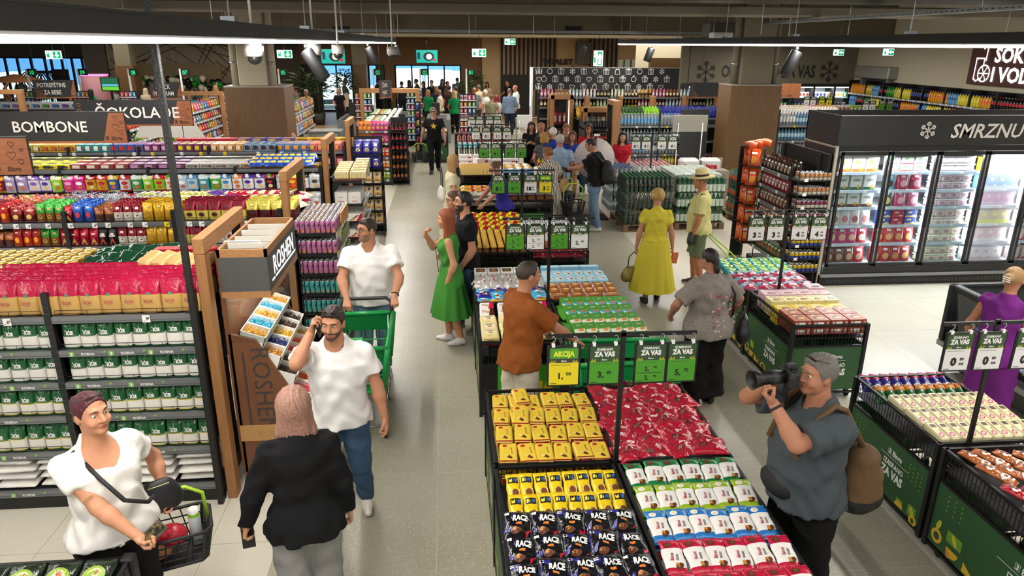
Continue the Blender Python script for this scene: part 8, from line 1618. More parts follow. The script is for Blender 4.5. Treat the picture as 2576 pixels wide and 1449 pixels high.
  C.noise=strands;v,q=C.mesh(res*.5 if not far else .013);np_mesh('hair',v,q,[hm],parent=t)
 if glasses:
  q=MB();gm=M(glasses[1],.3);g0=glasses[0];dz,dy,pt=(.011,.103,0)if g0 in('eye','sun')else(.118,.09,-.75)
  for e in(1,-1):
   rim=[hp(.034*e+.023*math.cos(u),dy-abs(.034*e+.023*math.cos(u))*.25+.017*math.sin(u)*math.sin(pt)*-1,dz+.018*math.sin(u)*math.cos(pt))for u in np.linspace(0,2*PI,14,endpoint=False)]
   q.tube(rim,.0022,gm,5,closed=True);q.tube([hp(.057*e,dy-.012,dz+.004),hp(.084*e,-.0,dz-.005-.01*(pt!=0))],.0025,gm,5)
   if g0!='eye':q.add([tuple(x)for x in rim],[tuple(range(14))],M('#15151a',.08))
  q.tube([hp(-.012,dy,dz+.004),hp(.012,dy,dz+.004)],.0022,gm,5);q.build('sunglasses' if g0!='eye' else 'glasses',t)
 J=dict(P=P,N=N,SH=SH,EL=EL,WR=WR,HC=HC,hp=hp,R=R,s=s,t=t,a=a,b=b,AN=AN,KN=KN,wpt=lambda p:np.array(Matrix.Translation(t.location)@rotz(math.radians(face))@Vector(p)))
 if extra:extra(J)
 return J
def kid(J,name,q):return q.build(name,J['t'])
def watch(J,i,c='#1a1a1a',band='#1a1a1a'):
 d=_n(J['WR'][i]-J['EL'][i]);o=J['WR'][i]-d*.03;u=_n(np.cross(d,(0,0,1.001)));v=np.cross(d,u);q=MB();r=.034*J['s'];q.tube([o+(u*math.cos(k)+v*math.sin(k))*r for k in np.linspace(0,2*PI,14,endpoint=False)],.008,M(band,.5),6,closed=True);f=o+u*r*(1 if u[1]>0 or abs(u[2])<.5 else-1);q.ball(f,.019,M(c,.3),10);kid(J,'watch',q)
def strap(J,pts,c,wd=.018,name='strap'):q=MB();q.tube([tuple(p)for p in pts],wd/2,M(c,.6),6);kid(J,name,q)
def hz(px,py,z):r=_R[:3,0]*(px-1288)/1800-_R[:3,1]*(py-724.5)/1800-_R[:3,2];t=(z-3.5)/r[2];return(r[0]*t,r[1]*t)
def phone(J,i,lab,off=(0,0,0),rx=0.0,c='#141416'):
 d=_n(J['WR'][i]-J['EL'][i]);p=J['wpt'](J['WR'][i]+d*.085+np.array(off));q=MB();q.rbox(-.036,.036,-.005,.005,-.075,.075,M(c,.25),.004);o=q.build('mobile_phone');o.location=p;o.rotation_euler=(rx,0,J['t'].rotation_euler.z);tag(o,lab,'phone')
def blob_bag(name,lab,p,size,c,rz=0,handle=.0,cat='bag',metal=False):
 t=thing(name,lab,cat,p,rz);F=Field();x,y,z=size;F.cone((-x*.3,0,z*.25),(x*.3,0,z*.25),z*.3,z*.3,.08);F.cone((-x*.22,0,z*.62),(x*.22,0,z*.62),z*.2,z*.2,.08);v,q=F.mesh(.012);v=v*np.array([1,y/(z*.6),1]);np_mesh('bag_body',v,q,[M(c,.5,.3 if metal else 0,(20,.3))],parent=t)
 if handle:q=MB();q.tube([(-x*.25,0,z*.75),(-x*.22,0,z*.75+handle*.7),(0,0,z*.75+handle),(x*.22,0,z*.75+handle*.7),(x*.25,0,z*.75)],.008,M('#2a2018',.5),6);q.build('handle',t)
 q=MB();q.tube([(-x*.3,-y*.28,z*.72),(x*.3,-y*.28,z*.72)],.004,M('#8a7a4a',.3,.7),5);q.build('zip',t);return t
LIME=M('#a8d02a',.4)
def basket(lab,p,rz=0,tilt=0.0,hup=1.0,goods=True):
 t=thing('shopping_basket',lab,'basket',p,rz);t.rotation_euler=(tilt,0,rz);q=MB();B=M('#1b1b1a',.5)
 def ring(z,x,y):return[(x*cx,y*cy,z)for cx,cy in((-1,-.7),(-.8,-1),(.8,-1),(1,-.7),(1,.7),(.8,1),(-.8,1),(-1,.7))]
 lv=[(0,.17,.11),(.06,.18,.117),(.12,.19,.125),(.18,.2,.132),(.24,.215,.145)]
 for z,x,y in lv:q.tube(ring(z,x,y),.011 if z in(0,.24)else .005,B,6,closed=True)
 lo,hi_=ring(0,.17,.11),ring(.24,.215,.145)
 for k in range(8):
  q.tube([lo[k],hi_[k]],.009,B,5);a_,b_,c_,d_=(np.array(z)for z in(lo[k],lo[(k+1)%8],hi_[k],hi_[(k+1)%8]))
  for f in(.2,.4,.6,.8):q.tube([a_+(b_-a_)*f,c_+(d_-c_)*(f+.18 if f<.75 else f)],.004,B,4)
 q.add(lo,[tuple(range(8))[::-1]],B);q.build('basket_body',t);q=MB();q.tube([(-.2,0,.23),(-.19,0,.23+.2*hup),(-.1,0,.23+.27*hup),(.1,0,.23+.27*hup),(.19,0,.23+.2*hup),(.2,0,.23)],.011,LIME,8);q.build('handle',t)
 return t
def fh(px,py,H):return hz(px,py,H)
JEAN=M('#2c4763',.85,0,(30,.3),0,(5,'#3a5878',.3));JEANL=M('#54708c',.85,0,(30,.3),0,(5,'#6a869c',.3))
def printed(c,c2,sc,thr,c3=None):
 m=bpy.data.materials.new('printed_cloth');m.use_nodes=True;nt=m.node_tree;b=nt.nodes['Principled BSDF'];b.inputs['Roughness'].default_value=.8;tc=nt.nodes.new('ShaderNodeTexCoord');n=nt.nodes.new('ShaderNodeTexNoise');n.inputs['Scale'].default_value=sc;n.inputs['Detail'].default_value=3;r=nt.nodes.new('ShaderNodeValToRGB');r.color_ramp.interpolation='CONSTANT'
 r.color_ramp.elements[0].color=lin(c);r.color_ramp.elements[1].color=lin(c2);r.color_ramp.elements[1].position=thr
 if c3:e=r.color_ramp.elements.new(thr+.07);e.color=lin(c3)
 nt.links.new(tc.outputs['Object'],n.inputs['Vector']);nt.links.new(n.outputs['Fac'],r.inputs[0]);nt.links.new(r.outputs[0],b.inputs['Base Color']);return m
def zebra():
 m=bpy.data.materials.new('zebra_cloth');m.use_nodes=True;nt=m.node_tree;b=nt.nodes['Principled BSDF'];b.inputs['Roughness'].default_value=.8;tc=nt.nodes.new('ShaderNodeTexCoord');wv=nt.nodes.new('ShaderNodeTexWave');wv.inputs['Scale'].default_value=9;wv.inputs['Distortion'].default_value=5;wv.inputs['Detail'].default_value=1.5;wv.inputs['Detail Scale'].default_value=.6;r=nt.nodes.new('ShaderNodeValToRGB');r.color_ramp.interpolation='CONSTANT';r.color_ramp.elements[0].color=lin('#161412');r.color_ramp.elements[1].color=lin('#e6dcc8');r.color_ramp.elements[1].position=.48
 nt.links.new(tc.outputs['Object'],wv.inputs['Vector']);nt.links.new(wv.outputs['Fac'],r.inputs[0]);nt.links.new(r.outputs[0],b.inputs['Base Color']);return m
 # woman with the basket, near left
x,y=fh(212,982,1.76)
def ex(J):
 sh=J['SH'];s=J['s'];q=J['b'];strap(J,[sh[0]+(-.06,.0,.06),sh[0]+(-.1,.17,-.06),J['P']+(.03,.31,.3),J['P']+(-.10,.27,.2),J['P']+(-.2,.12,.12)],'#1c1a1a',.024);b=MB();b.box(-.03,.03,-.001,.001,-.008,.008,M('#d0a070',.6));e=J['SH'][0]*.4+J['EL'][0]*.6;o=kid(J,'sticking_plaster',b);o.location=(e[0]+.02,e[1]+.075,e[2])
J=person('woman in white T-shirt with burgundy hair and sunglasses pushed up, beside the sugar shelves',(x,y),-132,1.75,True,1.2,.05,0,((.02,.36,1.02),(-.33,-.02,.93)),((.8,-.5,-.4),(-.6,-.7,0)),((.11,0),(-.11,.0)),(8,-4),'#c98d6c',('bun','#4a1724'),dict(c='#e9e4dc',hem=.90,sl=.5,scoop=.035,ease=.012),dict(c='#161514',top=.95),None,'#1a1a1a',(1.0,.9),res=.0105,glasses=('up','#15151a'),extra=ex,palm=((0,0,1),None))
p=J['wpt'](J['WR'][0]+(-.06,.03,-.01));q=MB();q.rbox(-.075,.075,-.037,.037,-.006,.006,M('#3a3226',.4),.005);q.print_(p_rect(-.068,.068,-.03,.03,6,3),M('#6a5a30',.35,.5,(90,.8),0,(45,'#1f1a12',.05)),lambda u,v:(u,v,.0065));o=q.build('mobile_phone');o.location=p;o.rotation_euler=(.5,-.25,1.0);tag(o,'phone in a quilted gold and black case held by the woman in white','phone')
p=J['wpt']((-.36,.08,.97));blob_bag('shoulder_bag','small black leather bag hanging at the side of the woman in white',(p[0]-.12,p[1],p[2]-.12),(.2,.1,.25),'#1a1a1c',.6)
p=J['wpt']((-.46,.0,.46))-np.array([.13,.0,.03]);basket('black wire basket with lime handle on the arm of the woman in white',tuple(p),.35,.1);c=Matrix.Translation(p)@rotz(.35)
q=MB();q.ball((0,0,0),(.1,.08,.07),M('#b81f30',.3,0,(14,.8)),14);o=q.build('tomato_bag');o.location=c@Vector((-.02,.0,.15));tag(o,'red produce in a clear bag inside the near basket','bag')
q=MB();q.lathe([(.035,0),(.037,.2),(.03,.22),(.03,.25),(.001,.25)],[M('#d8e0e4',.3),M('#8ac02a',.4),W_,W_],14);o=q.build('spray_can');o.location=c@Vector((.12,.02,.04));tag(o,'white spray can with green band standing in the near basket','can')
q=MB();q.ball((0,0,0),(.09,.07,.06),M('#c98a5a',.6),12);q.ball((-.05,.04,-.02),(.06,.05,.05),M('#d8cdb8',.4,0,(9,.5)),10);o=q.build('bread_roll');o.location=c@Vector((-.11,-.02,.08));tag(o,'brown bread in a clear bag at the bottom of the near basket','bread')
# woman in black blazer, from behind
x,y=fh(735,988,1.68)
J=person('woman with rose blonde bob in black blazer and grey trousers, seen from behind',(x,y),14,1.68,True,1.1,0,3,((.27,.06,.86),(-.34,.06,.88)),((.6,-.8,-.1),(-.7,-.7,-.1)),((.1,.05),(-.1,-.06)),(-6,-6),'#c99372',('bob','#9a7262',1.8),dict(c='#121214',hem=.84,sl=1.95,ease=.022,se=.02,name='blazer'),dict(c='#8e8c8a',ease=.03,flare=.03),None,'#2a2a2a',(.6,.9),res=.0105);phone(J,1,'dark phone in the hanging hand of the woman in the blazer',(.02,.02,-.02))
# man on the phone
x,y=fh(835,765,1.76)
def ex(J):
 n=J['N'];s=J['s'];P=J['P']
 for e in(1,-1):strap(J,[n+(.062*e,-.05,.03),n+(.07*e,.055,-.02),n+(.055*e,.125,-.12),n+(.004*e,.15,-.34)],'#1a2236',.02,'lanyard')
 q=MB();q.rbox(-.045,.045,-.002,.002,-.06,.0,W_,.002);q.box(-.03,.03,.002,.003,-.03,-.02,M('#3a5a8a',.5));o=kid(J,'name_badge',q);o.location=n+(0,.158,-.36)
J=person('man in white T-shirt with lanyard talking on the phone beside the sweets stand',(x,y),176,1.76,False,1.12,.02,0,((.135,.10,1.58),(-.33,.03,.86)),((.45,.5,-1.2),(-.6,-.8,0)),((.1,.12),(-.12,-.1)),(-4,6,-4),'#b98263',('crop','#2e211a'),dict(c='#e6e3de',hem=.84,sl=.6,ease=.022,se=.03),dict(m=JEAN,ease=.014),None,'#dcd6c8',(.9,.55),res=.0105,beard='#5a4030',glasses=('up','#15151a'),extra=ex,hd=((-.25,.1,1),None),palm=((-1,-.1,0),None))
p=J['wpt'](J['HC']+(.098,.02,-.02));q=MB();q.rbox(-.005,.005,-.036,.036,-.075,.075,M('#1a1a1c',.25),.004);o=q.build('mobile_phone');o.location=p;o.rotation_euler=(-.2,.12,math.radians(176));tag(o,'dark phone held to the ear of the man with the lanyard','phone')
# man pushing the cart
x,y=fh(925,546,1.80)
def ex(J):
 watch(J,1,'#e8e4da','#1a1a1a');q=MB();S=lambda u,v:(-.085+u*-1*-1,.0,v);c=J['P']+J['R'][:,2]*.53*.74
 f=lambda u,v:(-.09-u,.152+.0*u,c[2]+v);q.print_(p_text('NIKE',.022,0,.012,.05,0,.8),K_,f);q.print_(p_poly([(-.035,-.005),(-.01,-.022),(.04,.004),(-.008,-.010)]),K_,f);q.print_(p_text('AIR',.02,.02,-.022,.05,0,.8),K_,f);kid(J,'shirt_print',q)
J=person('man in white sports T-shirt pushing the green cart down the cart aisle',(x,y),184,1.80,False,1.2,.05,4,((.23,.40,1.03),(-.23,.40,1.03)),((.9,-.4,-.3),(-.9,-.4,-.3)),((.1,.05),(-.1,-.05)),(-52,-4),'#b98263',('crop','#2c201a'),dict(c='#e9e6e1',hem=.86,sl=.62,ease=.024,se=.034),dict(m=JEANL),None,'#d8d4cc',(1.1,1.1),res=.0115,glasses=('eye','#1a1a1a'),extra=ex,beard='#93705a',palm=((0,-.3,-1),(0,-.3,-1)),hd=((0,.6,-.5),(0,.6,-.5)))
CARTG=M('#0f8a42',.35)
def cart(lab,p,rz):
 t=thing('shopping_cart',lab,'shopping cart',p,rz);q=MB();lo=lambda z,f:[(-.19-.05*f,-.40-.05*f),(.19+.05*f,-.40-.05*f),(.22+.05*f,.40+.06*f),(-.22-.05*f,.40+.06*f)]
 a,b=lo(0,0),lo(1,1);z0,z1=.48,.93
 for i in range(4):
  A0,A1,B0,B1=(np.array(v)for v in(a[i]+(z0,),a[(i+1)%4]+(z0,),b[i]+(z1,),b[(i+1)%4]+(z1,)))
  q.tube([B0,B1],.024,CARTG,6);q.tube([A0,A1],.02,CARTG,6);q.tube([A0,B0],.03,CARTG,6);n=12 if i%2 else 7
  for k in range(1,n):f=k/n;q.tube([A0+(A1-A0)*f,A0+(A1-A0)*f+(B0-A0+(B1-B0-A1+A0)*f)*.62],.006,CARTG,4)
  for f in(.2,.4):q.tube([A0+(B0-A0)*f,A1+(B1-A1)*f],.006,CARTG,4)
  u0,u1=A0+(B0-A0)*.62,A1+(B1-A1)*.62;q.add([tuple(v)for v in(u0,u1,B1,B0)],[(0,1,2,3),(3,2,1,0)],CARTG)
 q.box(-.19,.19,-.4,.4,z0-.01,z0+.004,CARTG);q.build('basket_body',t);q=MB();G=STEEL
 for e in(-1,1):q.tube([(.22*e,.46,.95),(.2*e,.42,.3),(.2*e,.38,.14),(.17*e,-.38,.12),(.15*e,-.40,.48)],.012,G,6)
 q.tube([(-.2,.38,.14),(.2,.38,.14)],.012,G,6);q.tube([(-.17,-.38,.12),(.17,-.38,.12)],.012,G,6);q.build('chassis',t)
 q=MB();q.tube([(-.26,.44,.93),(-.25,.54,1.02),(-.2,.57,1.05),(.2,.57,1.05),(.25,.54,1.02),(.26,.44,.93)],.018,BLK,8);q.build('handle',t)
 for e in(-1,1):
  for yy in(.38,-.38):q=MB();q.lathe([(.02,-.014),(.06,-.014),(.06,.014),(.02,.014)],BLKM,12,T=TR(.18*e,yy,.06,0,0,PI/2));q.box(.18*e-.018,.18*e+.018,yy-.012,yy+.012,.06,.14,GRY);q.build('caster',t)
 return t
cx_,cy_=x+.0,y-.96;cart('green plastic shopping cart with toilet paper inside, pushed by the man in white',(cx_,cy_,0),.04)
t=thing('toilet_paper_pack','pink and green wrapped toilet paper pack lying in the green cart','toilet paper',(cx_-.09,cy_-.05,.5),.1);q=MB();q.rbox(-.13,.13,-.26,.24,0,.3,M('#3a9a54',.3,0,(8,.5)),.05);q.rbox(-.134,-.02,-.1,.22,.02,.304,M('#d8a0b8',.3),.04);q.rbox(-.12,.12,-.275,-.22,.01,.27,M('#e6e2dc',.5),.03);q.print_(p_text('TOALETNI',.05,0,0,.04,PI/2,.7),W_,lambda u,v:(.05+u,v,.306));q.print_(p_text('PAPIR',.05,0,0,.04,PI/2,.7),W_,lambda u,v:(.1+u,v-.05,.306));q.build('wrapped_rolls',t)
q=MB();q.rbox(-.09,.09,-.1,.1,0,.1,M('#2a2622',.3,0,(20,.6)),.03);q.rbox(-.085,.085,-.08,.08,.1,.2,M('#4a2a1a',.25,0,(20,.6)),.03);q.box(-.03,.04,-.081,-.08,.12,.18,W_);o=q.build('food_tray');o.location=(cx_+.13,cy_-.05,.5);tag(o,'dark clear lidded food trays stacked in the green cart','food tray')
# red haired woman in green dress
x,y=fh(1128,528,1.67)
def ex(J):strap(J,[J['SH'][0]+(0,-.0,.055),J['SH'][0]*.5+J['SH'][1]*.5+(.05,.17,-.12),J['P']+(-.16,.12,.08)],'#5a4438',.01)
J=person('woman with long red hair in a sleeveless green dress, hand at her mouth',(x,y),86,1.67,True,1.06,0,0,((.10,.30,1.42),(-.20,.02,.88)),((.5,.4,-1),(-.4,-.9,0)),((.07,.06),(-.08,-.1)),(0,0),'#c08a68',('long','#8a4524',1.15),None,None,dict(c='#3f8132',hem=.42,flare=.14,scoop=.03),'#e4e1dc',(1.2,.5),res=.0115,extra=ex,palm=((-.3,-1,0),None),hd=((-.3,-.3,1),None))
# couple behind her
x,y=fh(1170,484,1.80);person('man in black T-shirt and glasses standing behind the red haired woman',(x,y),100,1.80,False,1.05,0,0,((.2,.22,.98),(-.2,.1,.9)),feet=((.1,.1),(-.1,-.1)),head=(0,-4),sk='#b98263',hair=('short','#17120f'),top=dict(c='#141416',hem=.86,sl=.6,ease=.02,se=.024),bottom=dict(m=JEAN),shoes='#8a7458',res=.0125,glasses=('eye','#1a1a1a'),beard='#3a2a20')
x,y=fh(1147,482,1.66);person('brown haired woman with glasses in a blue floral top beside the man in black',(x,y),110,1.66,True,hands=((.15,.2,1.05),(-.15,.2,1.0)),sk='#c99372',hair=('long','#5a3c28',.8),top=dict(m=printed('#d8dce4','#3a5a98',22,.5),hem=.85,sl=.5),bottom=dict(m=JEANL),res=.0125,glasses=('eye','#1a1a1a'))
# blonde woman with the white bag
x,y=fh(1136,390,1.68);J=person('blonde woman in cream dress with a white bag by the gold flour bags',(x,y),-84,1.68,True,1.08,hands=((.2,.2,.95),(-.22,.02,.86)),sk='#c99070',hair=('long','#a8804a',.85),dress=dict(c='#d8ccaa',hem=.3,sl=.55,flare=.1),shoes='#d8d0c0',res=.0135,glasses=('eye','#6a4a3a'));p=J['wpt']((-.12,-.17,.86));blob_bag('shoulder_bag','quilted white shoulder bag on the back of the blonde woman in cream',tuple(p),(.34,.14,.32),'#dcd8ce',-1.4,.36)
# man with the star shirt
x,y=fh(1090,270,1.82)
def ex(J):
 q=MB();c=J['P']+J['R'][:,2]*.53*.68;pts=[((.1 if k%2==0 else .042)*math.cos(PI/2+k*PI/5),(.1 if k%2==0 else .042)*math.sin(PI/2+k*PI/5))for k in range(10)]
 q.print_(p_poly(pts),M('#e0b42a',.5),lambda u,v:(u,.165-abs(u)*.12,c[2]+v));kid(J,'star_print',q)
J=person('man in black T-shirt with yellow star walking with a black basket',(x,y),178,1.82,False,1.05,.0,0,((.36,.06,.86),(-.30,.1,.86)),((.8,-.6,0),(-.8,-.6,0)),((.08,.22),(-.08,-.2,.03)),(0,0),'#b9826a',('crop','#6a625a'),dict(c='#121214',hem=.86,sl=.6,ease=.02,se=.03),dict(c='#161618',ease=.012),None,'#1a1a1a',(1.2,.9),res=.014,glasses=('sun','#15151a'),extra=ex);p=J['wpt'](J['WR'][0]+(.04,.02,-.58));basket('black wire basket with lime handle carried by the star shirt man',tuple(p),.3);phone(J,1,'dark phone in the hand of the star shirt man')
# man in brown with his cart
x,y=fh(1298,670,1.76);y=min(max(y,5.6),5.85)
J=person('man in brown T-shirt and pale shorts reaching for his cart between the bins',(.60,5.72),-66,1.76,False,1.08,.03,3,((.22,.46,1.02),(-.26,.4,1.0)),((.9,-.5,-.4),(-.9,-.5,-.4)),((.1,.0),(-.1,-.1)),(-6,0),'#b07a5c',('crop','#3a3029'),dict(c='#8a4c1e',hem=.83,sl=.72,ease=.024,se=.034),dict(c='#c9c0ac',to=.98,ease=.02),None,'#e4e1dc',(1.0,1.0),res=.0105,palm=((0,-.3,-1),(0,-.3,-1)))
cart('green plastic shopping cart behind the hanging price cards',(1.52,5.70,0),PI/2)
for i in range(4):put('red_sweet_bag',RB[i],(1.25+.17*i,5.66+.06*(i%2),.5+.03*i),'red sweet bag lying in the cart behind the price cards, %s from the handle'%nth(i),'sweet bag',None,.4*i)
# photographer with backpack seen from behind
def backpack(lab,J,c,c2=None,side=0.0,z=-.12,sc=1.0,accent='#b01c34'):
 P=J['P']+J['R'][:,2]*.53*.6;p=J['wpt'](P+np.array([side,-.21*sc-.02,z]));t=thing('backpack',lab,'backpack',tuple(p),J['t'].rotation_euler.z);F=Field();F.cone((0,0,-.1*sc),(0,0,.14*sc),.115*sc,.095*sc,.06);F.cone((0,-.08*sc,-.12*sc),(0,-.07*sc,.04*sc),.085*sc,.07*sc,.04);F.noise=lambda p:(.004*np.sin(p[...,2]*40)*np.sin(p[...,0]*30)).astype(np.float32);v,q=F.mesh(.011);zc=v[q].mean(1);np_mesh('pack_body',v,q,[M(c,.75,0,(22,.3)),M(c2 or c,.75,0,(22,.3))],((zc[:,2]>-.08*sc)).astype(int)if c2 else None,parent=t)
 q=MB();q.tube([(.06*sc,-.16*sc,.02),(.07*sc,-.165*sc,-.14*sc)],.006,M(accent,.5),5);q.tube([(-.07*sc,-.15*sc,-.02),(.07*sc,-.15*sc,-.0)],.004,BLK,5);q.build('zip',t)
 for e in(1,-1):S_=J['SH'][0 if e>0 else 1]*.7+J['N']*.3;fy=J['b'][3]+.045;strap(J,[P+(.08*e+side*.5,-fy-.02,z+.2),S_+(0,-.07,.06),S_+(0,.01,.095),S_+(0,.1,.03),P+(.12*e,fy,-.03),P+(.17*e,.02,-.16)],c2 or c,.04,'backpack_strap')
 return t
def camera_(lab,p,rz,lens=.2,sc=1.0,pitch=0):
 t=thing('photo_camera',lab,'camera',p,rz);t.rotation_euler=(pitch,0,rz);q=MB();B=M('#161617',.45);q.rbox(-.07*sc,.07*sc,-.035*sc,.035*sc,-.05*sc,.045*sc,B,.015);q.rbox(-.028*sc,.028*sc,-.04*sc,.03*sc,.04*sc,.075*sc,B,.012);q.rbox(-.078*sc,-.04*sc,.0,.05*sc,-.05*sc,.03*sc,B,.014);q.lathe([(.011,0),(.011,.012),(.001,.012)],B,10,T=TR(-.05*sc,.01,.045*sc));q.build('camera_body',t);r=.04*sc;T=TR(0,0,0,0,-PI/2)
 q=MB();q.lathe([(r,.03*sc),(r,lens*.35),(r*1.06,lens*.37),(r*1.06,lens*.5),(r,lens*.52),(r*1.02,lens*.8)],[B,CHAR,CHAR,B,B],18,T=T);q.build('lens',t);q=MB();q.lathe([(r*1.05,lens*.78),(r*1.45,lens),(r*1.38,lens),(r*.98,lens*.8)],B,18,T=T,caps=False);q.build('lens_hood',t);return t
x,y=fh(1502,348,1.80);J=person('man in black T-shirt and jeans with black backpack, camera in hands',(x,y),62,1.80,False,1.05,.0,4,((.16,.44,1.20),(-.12,.46,1.18)),((.9,.1,-.5),(-.9,.1,-.5)),((.1,.06),(-.1,-.1)),(10,14),'#b07a60',('crop','#2a1e18'),dict(c='#131315',hem=.88,sl=.6,ease=.02,se=.026),dict(m=JEANL),None,'#d8d4cc',(1,1),res=.0125);backpack('black backpack with red zip worn by the man before the bottle pallets',J,'#18181a',sc=1.05);camera_('black camera held low by the man with the backpack',tuple(J['wpt']((.02,.55,1.16))),math.radians(62),.14,.9)
# big photographer, near right
x,y=fh(2085,893,1.80)
def ex(J):
 n=J['N'];strap(J,[n+(.06,-.07,.02),n+(.1,.04,-.0),n+(.08,.16,-.06),J['HC']+(.05,.17,-.06)],'#1a1416',.03,'camera_strap');watch(J,1);P=J['P'];q=MB();q.ball(P+(.03,.2,.0),(.15,.075,.085),M('#141414',.7,0,(20,.3)),14);q.tube([P+(-.12,.15,.04),P+(.1,.21,.05)],.004,M('#3a3a3a',.5),5);kid(J,'waist_bag',q)
J=person('grey haired photographer in slate T-shirt aiming a camera beside the side row bins',(x,y),100,1.80,False,1.22,.07,2,((.12,.25,1.56),(-.05,.36,1.52)),((.9,.3,-.9),(-.7,.6,-.9)),((.12,.05),(-.12,-.05)),(0,-2),'#b27a5e',('short','#6e6a64'),dict(c='#474e52',hem=.82,sl=.78,ease=.03,se=.045),dict(c='#131313',ease=.03,flare=.02),None,'#1a1a1a',(1.1,1.1),res=.0105,extra=ex,hd=((-.3,.5,.8),(.25,.55,.6)),palm=((-.9,.3,0),(0,-.4,1)),glasses=('up','#15151a'))
hc=J['HC'];p=J['wpt'](hc+(.03,.17,.0));camera_('large black camera with long hooded lens held up by the grey haired photographer',tuple(p),math.radians(100),.25,1.0,.0);backpack('brown and black sling backpack on the grey haired photographer',J,'#1a1918','#5e4426',-.15,-.26,1.05,'#c87a1c')
# woman in yellow, man in the hat
x,y=fh(1657,476,1.63)
J=person('blonde older woman in long yellow dress with a gold bag',(x,y),-8,1.63,True,1.12,0,0,((.28,.04,.84),(-.27,.03,.84)),feet=((.1,.12),(-.1,-.08)),head=(-8,0),sk='#b98264',hair=('curly','#b08c4c'),dress=dict(c='#c9b93a',hem=.2,sl=.5,flare=.15),shoes='#1a1a1a',curl=(1.1,1.1),res=.012);p=J['wpt'](J['WR'][1]+(-.03,.0,-.5));blob_bag('handbag','woven gold handbag hanging from the hand of the woman in yellow',tuple(p),(.34,.15,.27),'#8a7a3a',.3,.22,metal=True);p=J['wpt'](J['WR'][0]+(.03,0,-.24));q=MB();q.rbox(-.07,.07,-.01,.01,-.0,.16,M('#b0542a',.5),.01);o=q.build('clutch_bag');o.location=p;o.rotation_euler=(0,.2,.6);tag(o,'small orange purse in the far hand of the woman in yellow','purse')
x,y=fh(1772,436,1.73)
def ex(J):
 hp=J['hp'];q=MB();T=Matrix.Translation(hp(0,-.01,.06))@Matrix.Rotation(-.12,4,'X');HM=M('#d8c48a',.8,0,(60,.3));q.lathe([(.185,.0),(.19,.006),(.11,.012),(.1,.02)],HM,28,T=T,caps=False);q.lathe([(.102,.012),(.1,.05)],M('#2a211a',.7),28,T=T,caps=False);q.lathe([(.1,.05),(.092,.11),(.07,.125),(.03,.112),(.001,.11)],HM,28,T=T,caps=False);kid(J,'straw_hat',q)
 strap(J,[J['SH'][1]*.75+J['N']*.25+(0,.0,.06),J['P']+(.0,.19,.33),J['P']+(.2,.1,.05),J['P']+(.18,-.06,.06),J['N']+(-.06,-.14,-.2),J['SH'][1]*.75+J['N']*.25+(0,-.02,.06)],'#1a1a1a',.03)
J=person('man in straw hat, pale yellow shirt and green shorts beside the bottle pallets',(x,y),72,1.73,False,1.1,.04,0,((.3,-.12,.84),(-.24,.1,.86)),((.8,-.5,0),(-.8,-.6,0)),((.1,.05),(-.1,-.05)),(0,0),'#a87050',('crop','#6a5a4a'),dict(c='#c8c282',hem=.86,sl=.72,ease=.024,se=.034),dict(c='#5f6a4e',to=.97,ease=.022),None,'#3a3028',(1.2,.8),res=.012,extra=ex);p=J['wpt']((-.24,.12,.72));blob_bag('shoulder_bag','small dark pouch at the hip of the man in the straw hat',tuple(p),(.2,.1,.22),'#1f1b18',1.2)
w0=J['wpt'](J['WR'][0]+np.array([.0,0,-.08]));bx,by=w0[0]+.42,w0[1]-.95;t=basket('black wheeled basket pulled by the man in the straw hat',(bx,by,.12),.4)
q=MB();d=np.array(w0)-np.array((bx,by,.12));d2=np.array(Matrix.Rotation(-.4,3,'Z')@Vector(d));[q.tube([(e*.08,.1,.22),d2*.6+(e*.05,0,.1),d2+(e*.02,0,0)],.011,LIME,6)for e in(-1,1)];q.build('pull_handle',t)
# woman in grey floral shirt
x,y=fh(1800,628,1.64)
def ex(J):strap(J,[J['SH'][0]+(-.02,.06,.05),J['SH'][0]+(-.01,-.02,.06),J['SH'][0]+(.04,-.12,-.1),J['P']+(.24,-.06,.08)],'#161414',.02)
J=person('dark haired woman in grey shirt with pink blossoms and wide black trousers',(x,y),16,1.64,True,1.28,.03,2,((.36,.1,.95),(-.34,.2,1.0)),((.9,-.5,0),(-.9,-.5,0)),((.1,0),(-.1,.0)),(8,8),'#a8745a',('pony','#211815'),dict(m=printed('#7d746c','#8a8078',60,.5),hem=.83,sl=.85,ease=.03,se=.04),dict(c='#141312',ease=.045,flare=.06,to=1.9),None,'#1a1a1a',(.8,.8),res=.0115,extra=ex)
q=MB();rr=random.Random(4);PK=[M('#c98a8a',.7),M('#a83a3c',.7),M('#d8c4bc',.7)];P=J['P']
for k in range(34):
 u=rr.uniform(-.14,.08);v=rr.uniform(-.1,.42);u=u+(.06-v*.2);yy=-J['b'][2]*1.0-.075+.35*u*u*4-.02*(v>.3)
 q.print_(p_ell(u,v,rr.uniform(.008,.02),rr.uniform(.006,.012),8,rr.uniform(0,3)),PK[k%3],lambda a_,b_:(P[0]+a_,yy-(.0 if b_>.0 else .0)-.012+.9*a_*a_,P[2]+b_))
kid(J,'blossom_print',q);p=J['wpt']((.34,-.1,.7));blob_bag('shoulder_bag','black leather shoulder bag of the woman in grey floral shirt',tuple(p),(.3,.13,.34),'#131212',1.3,.1)
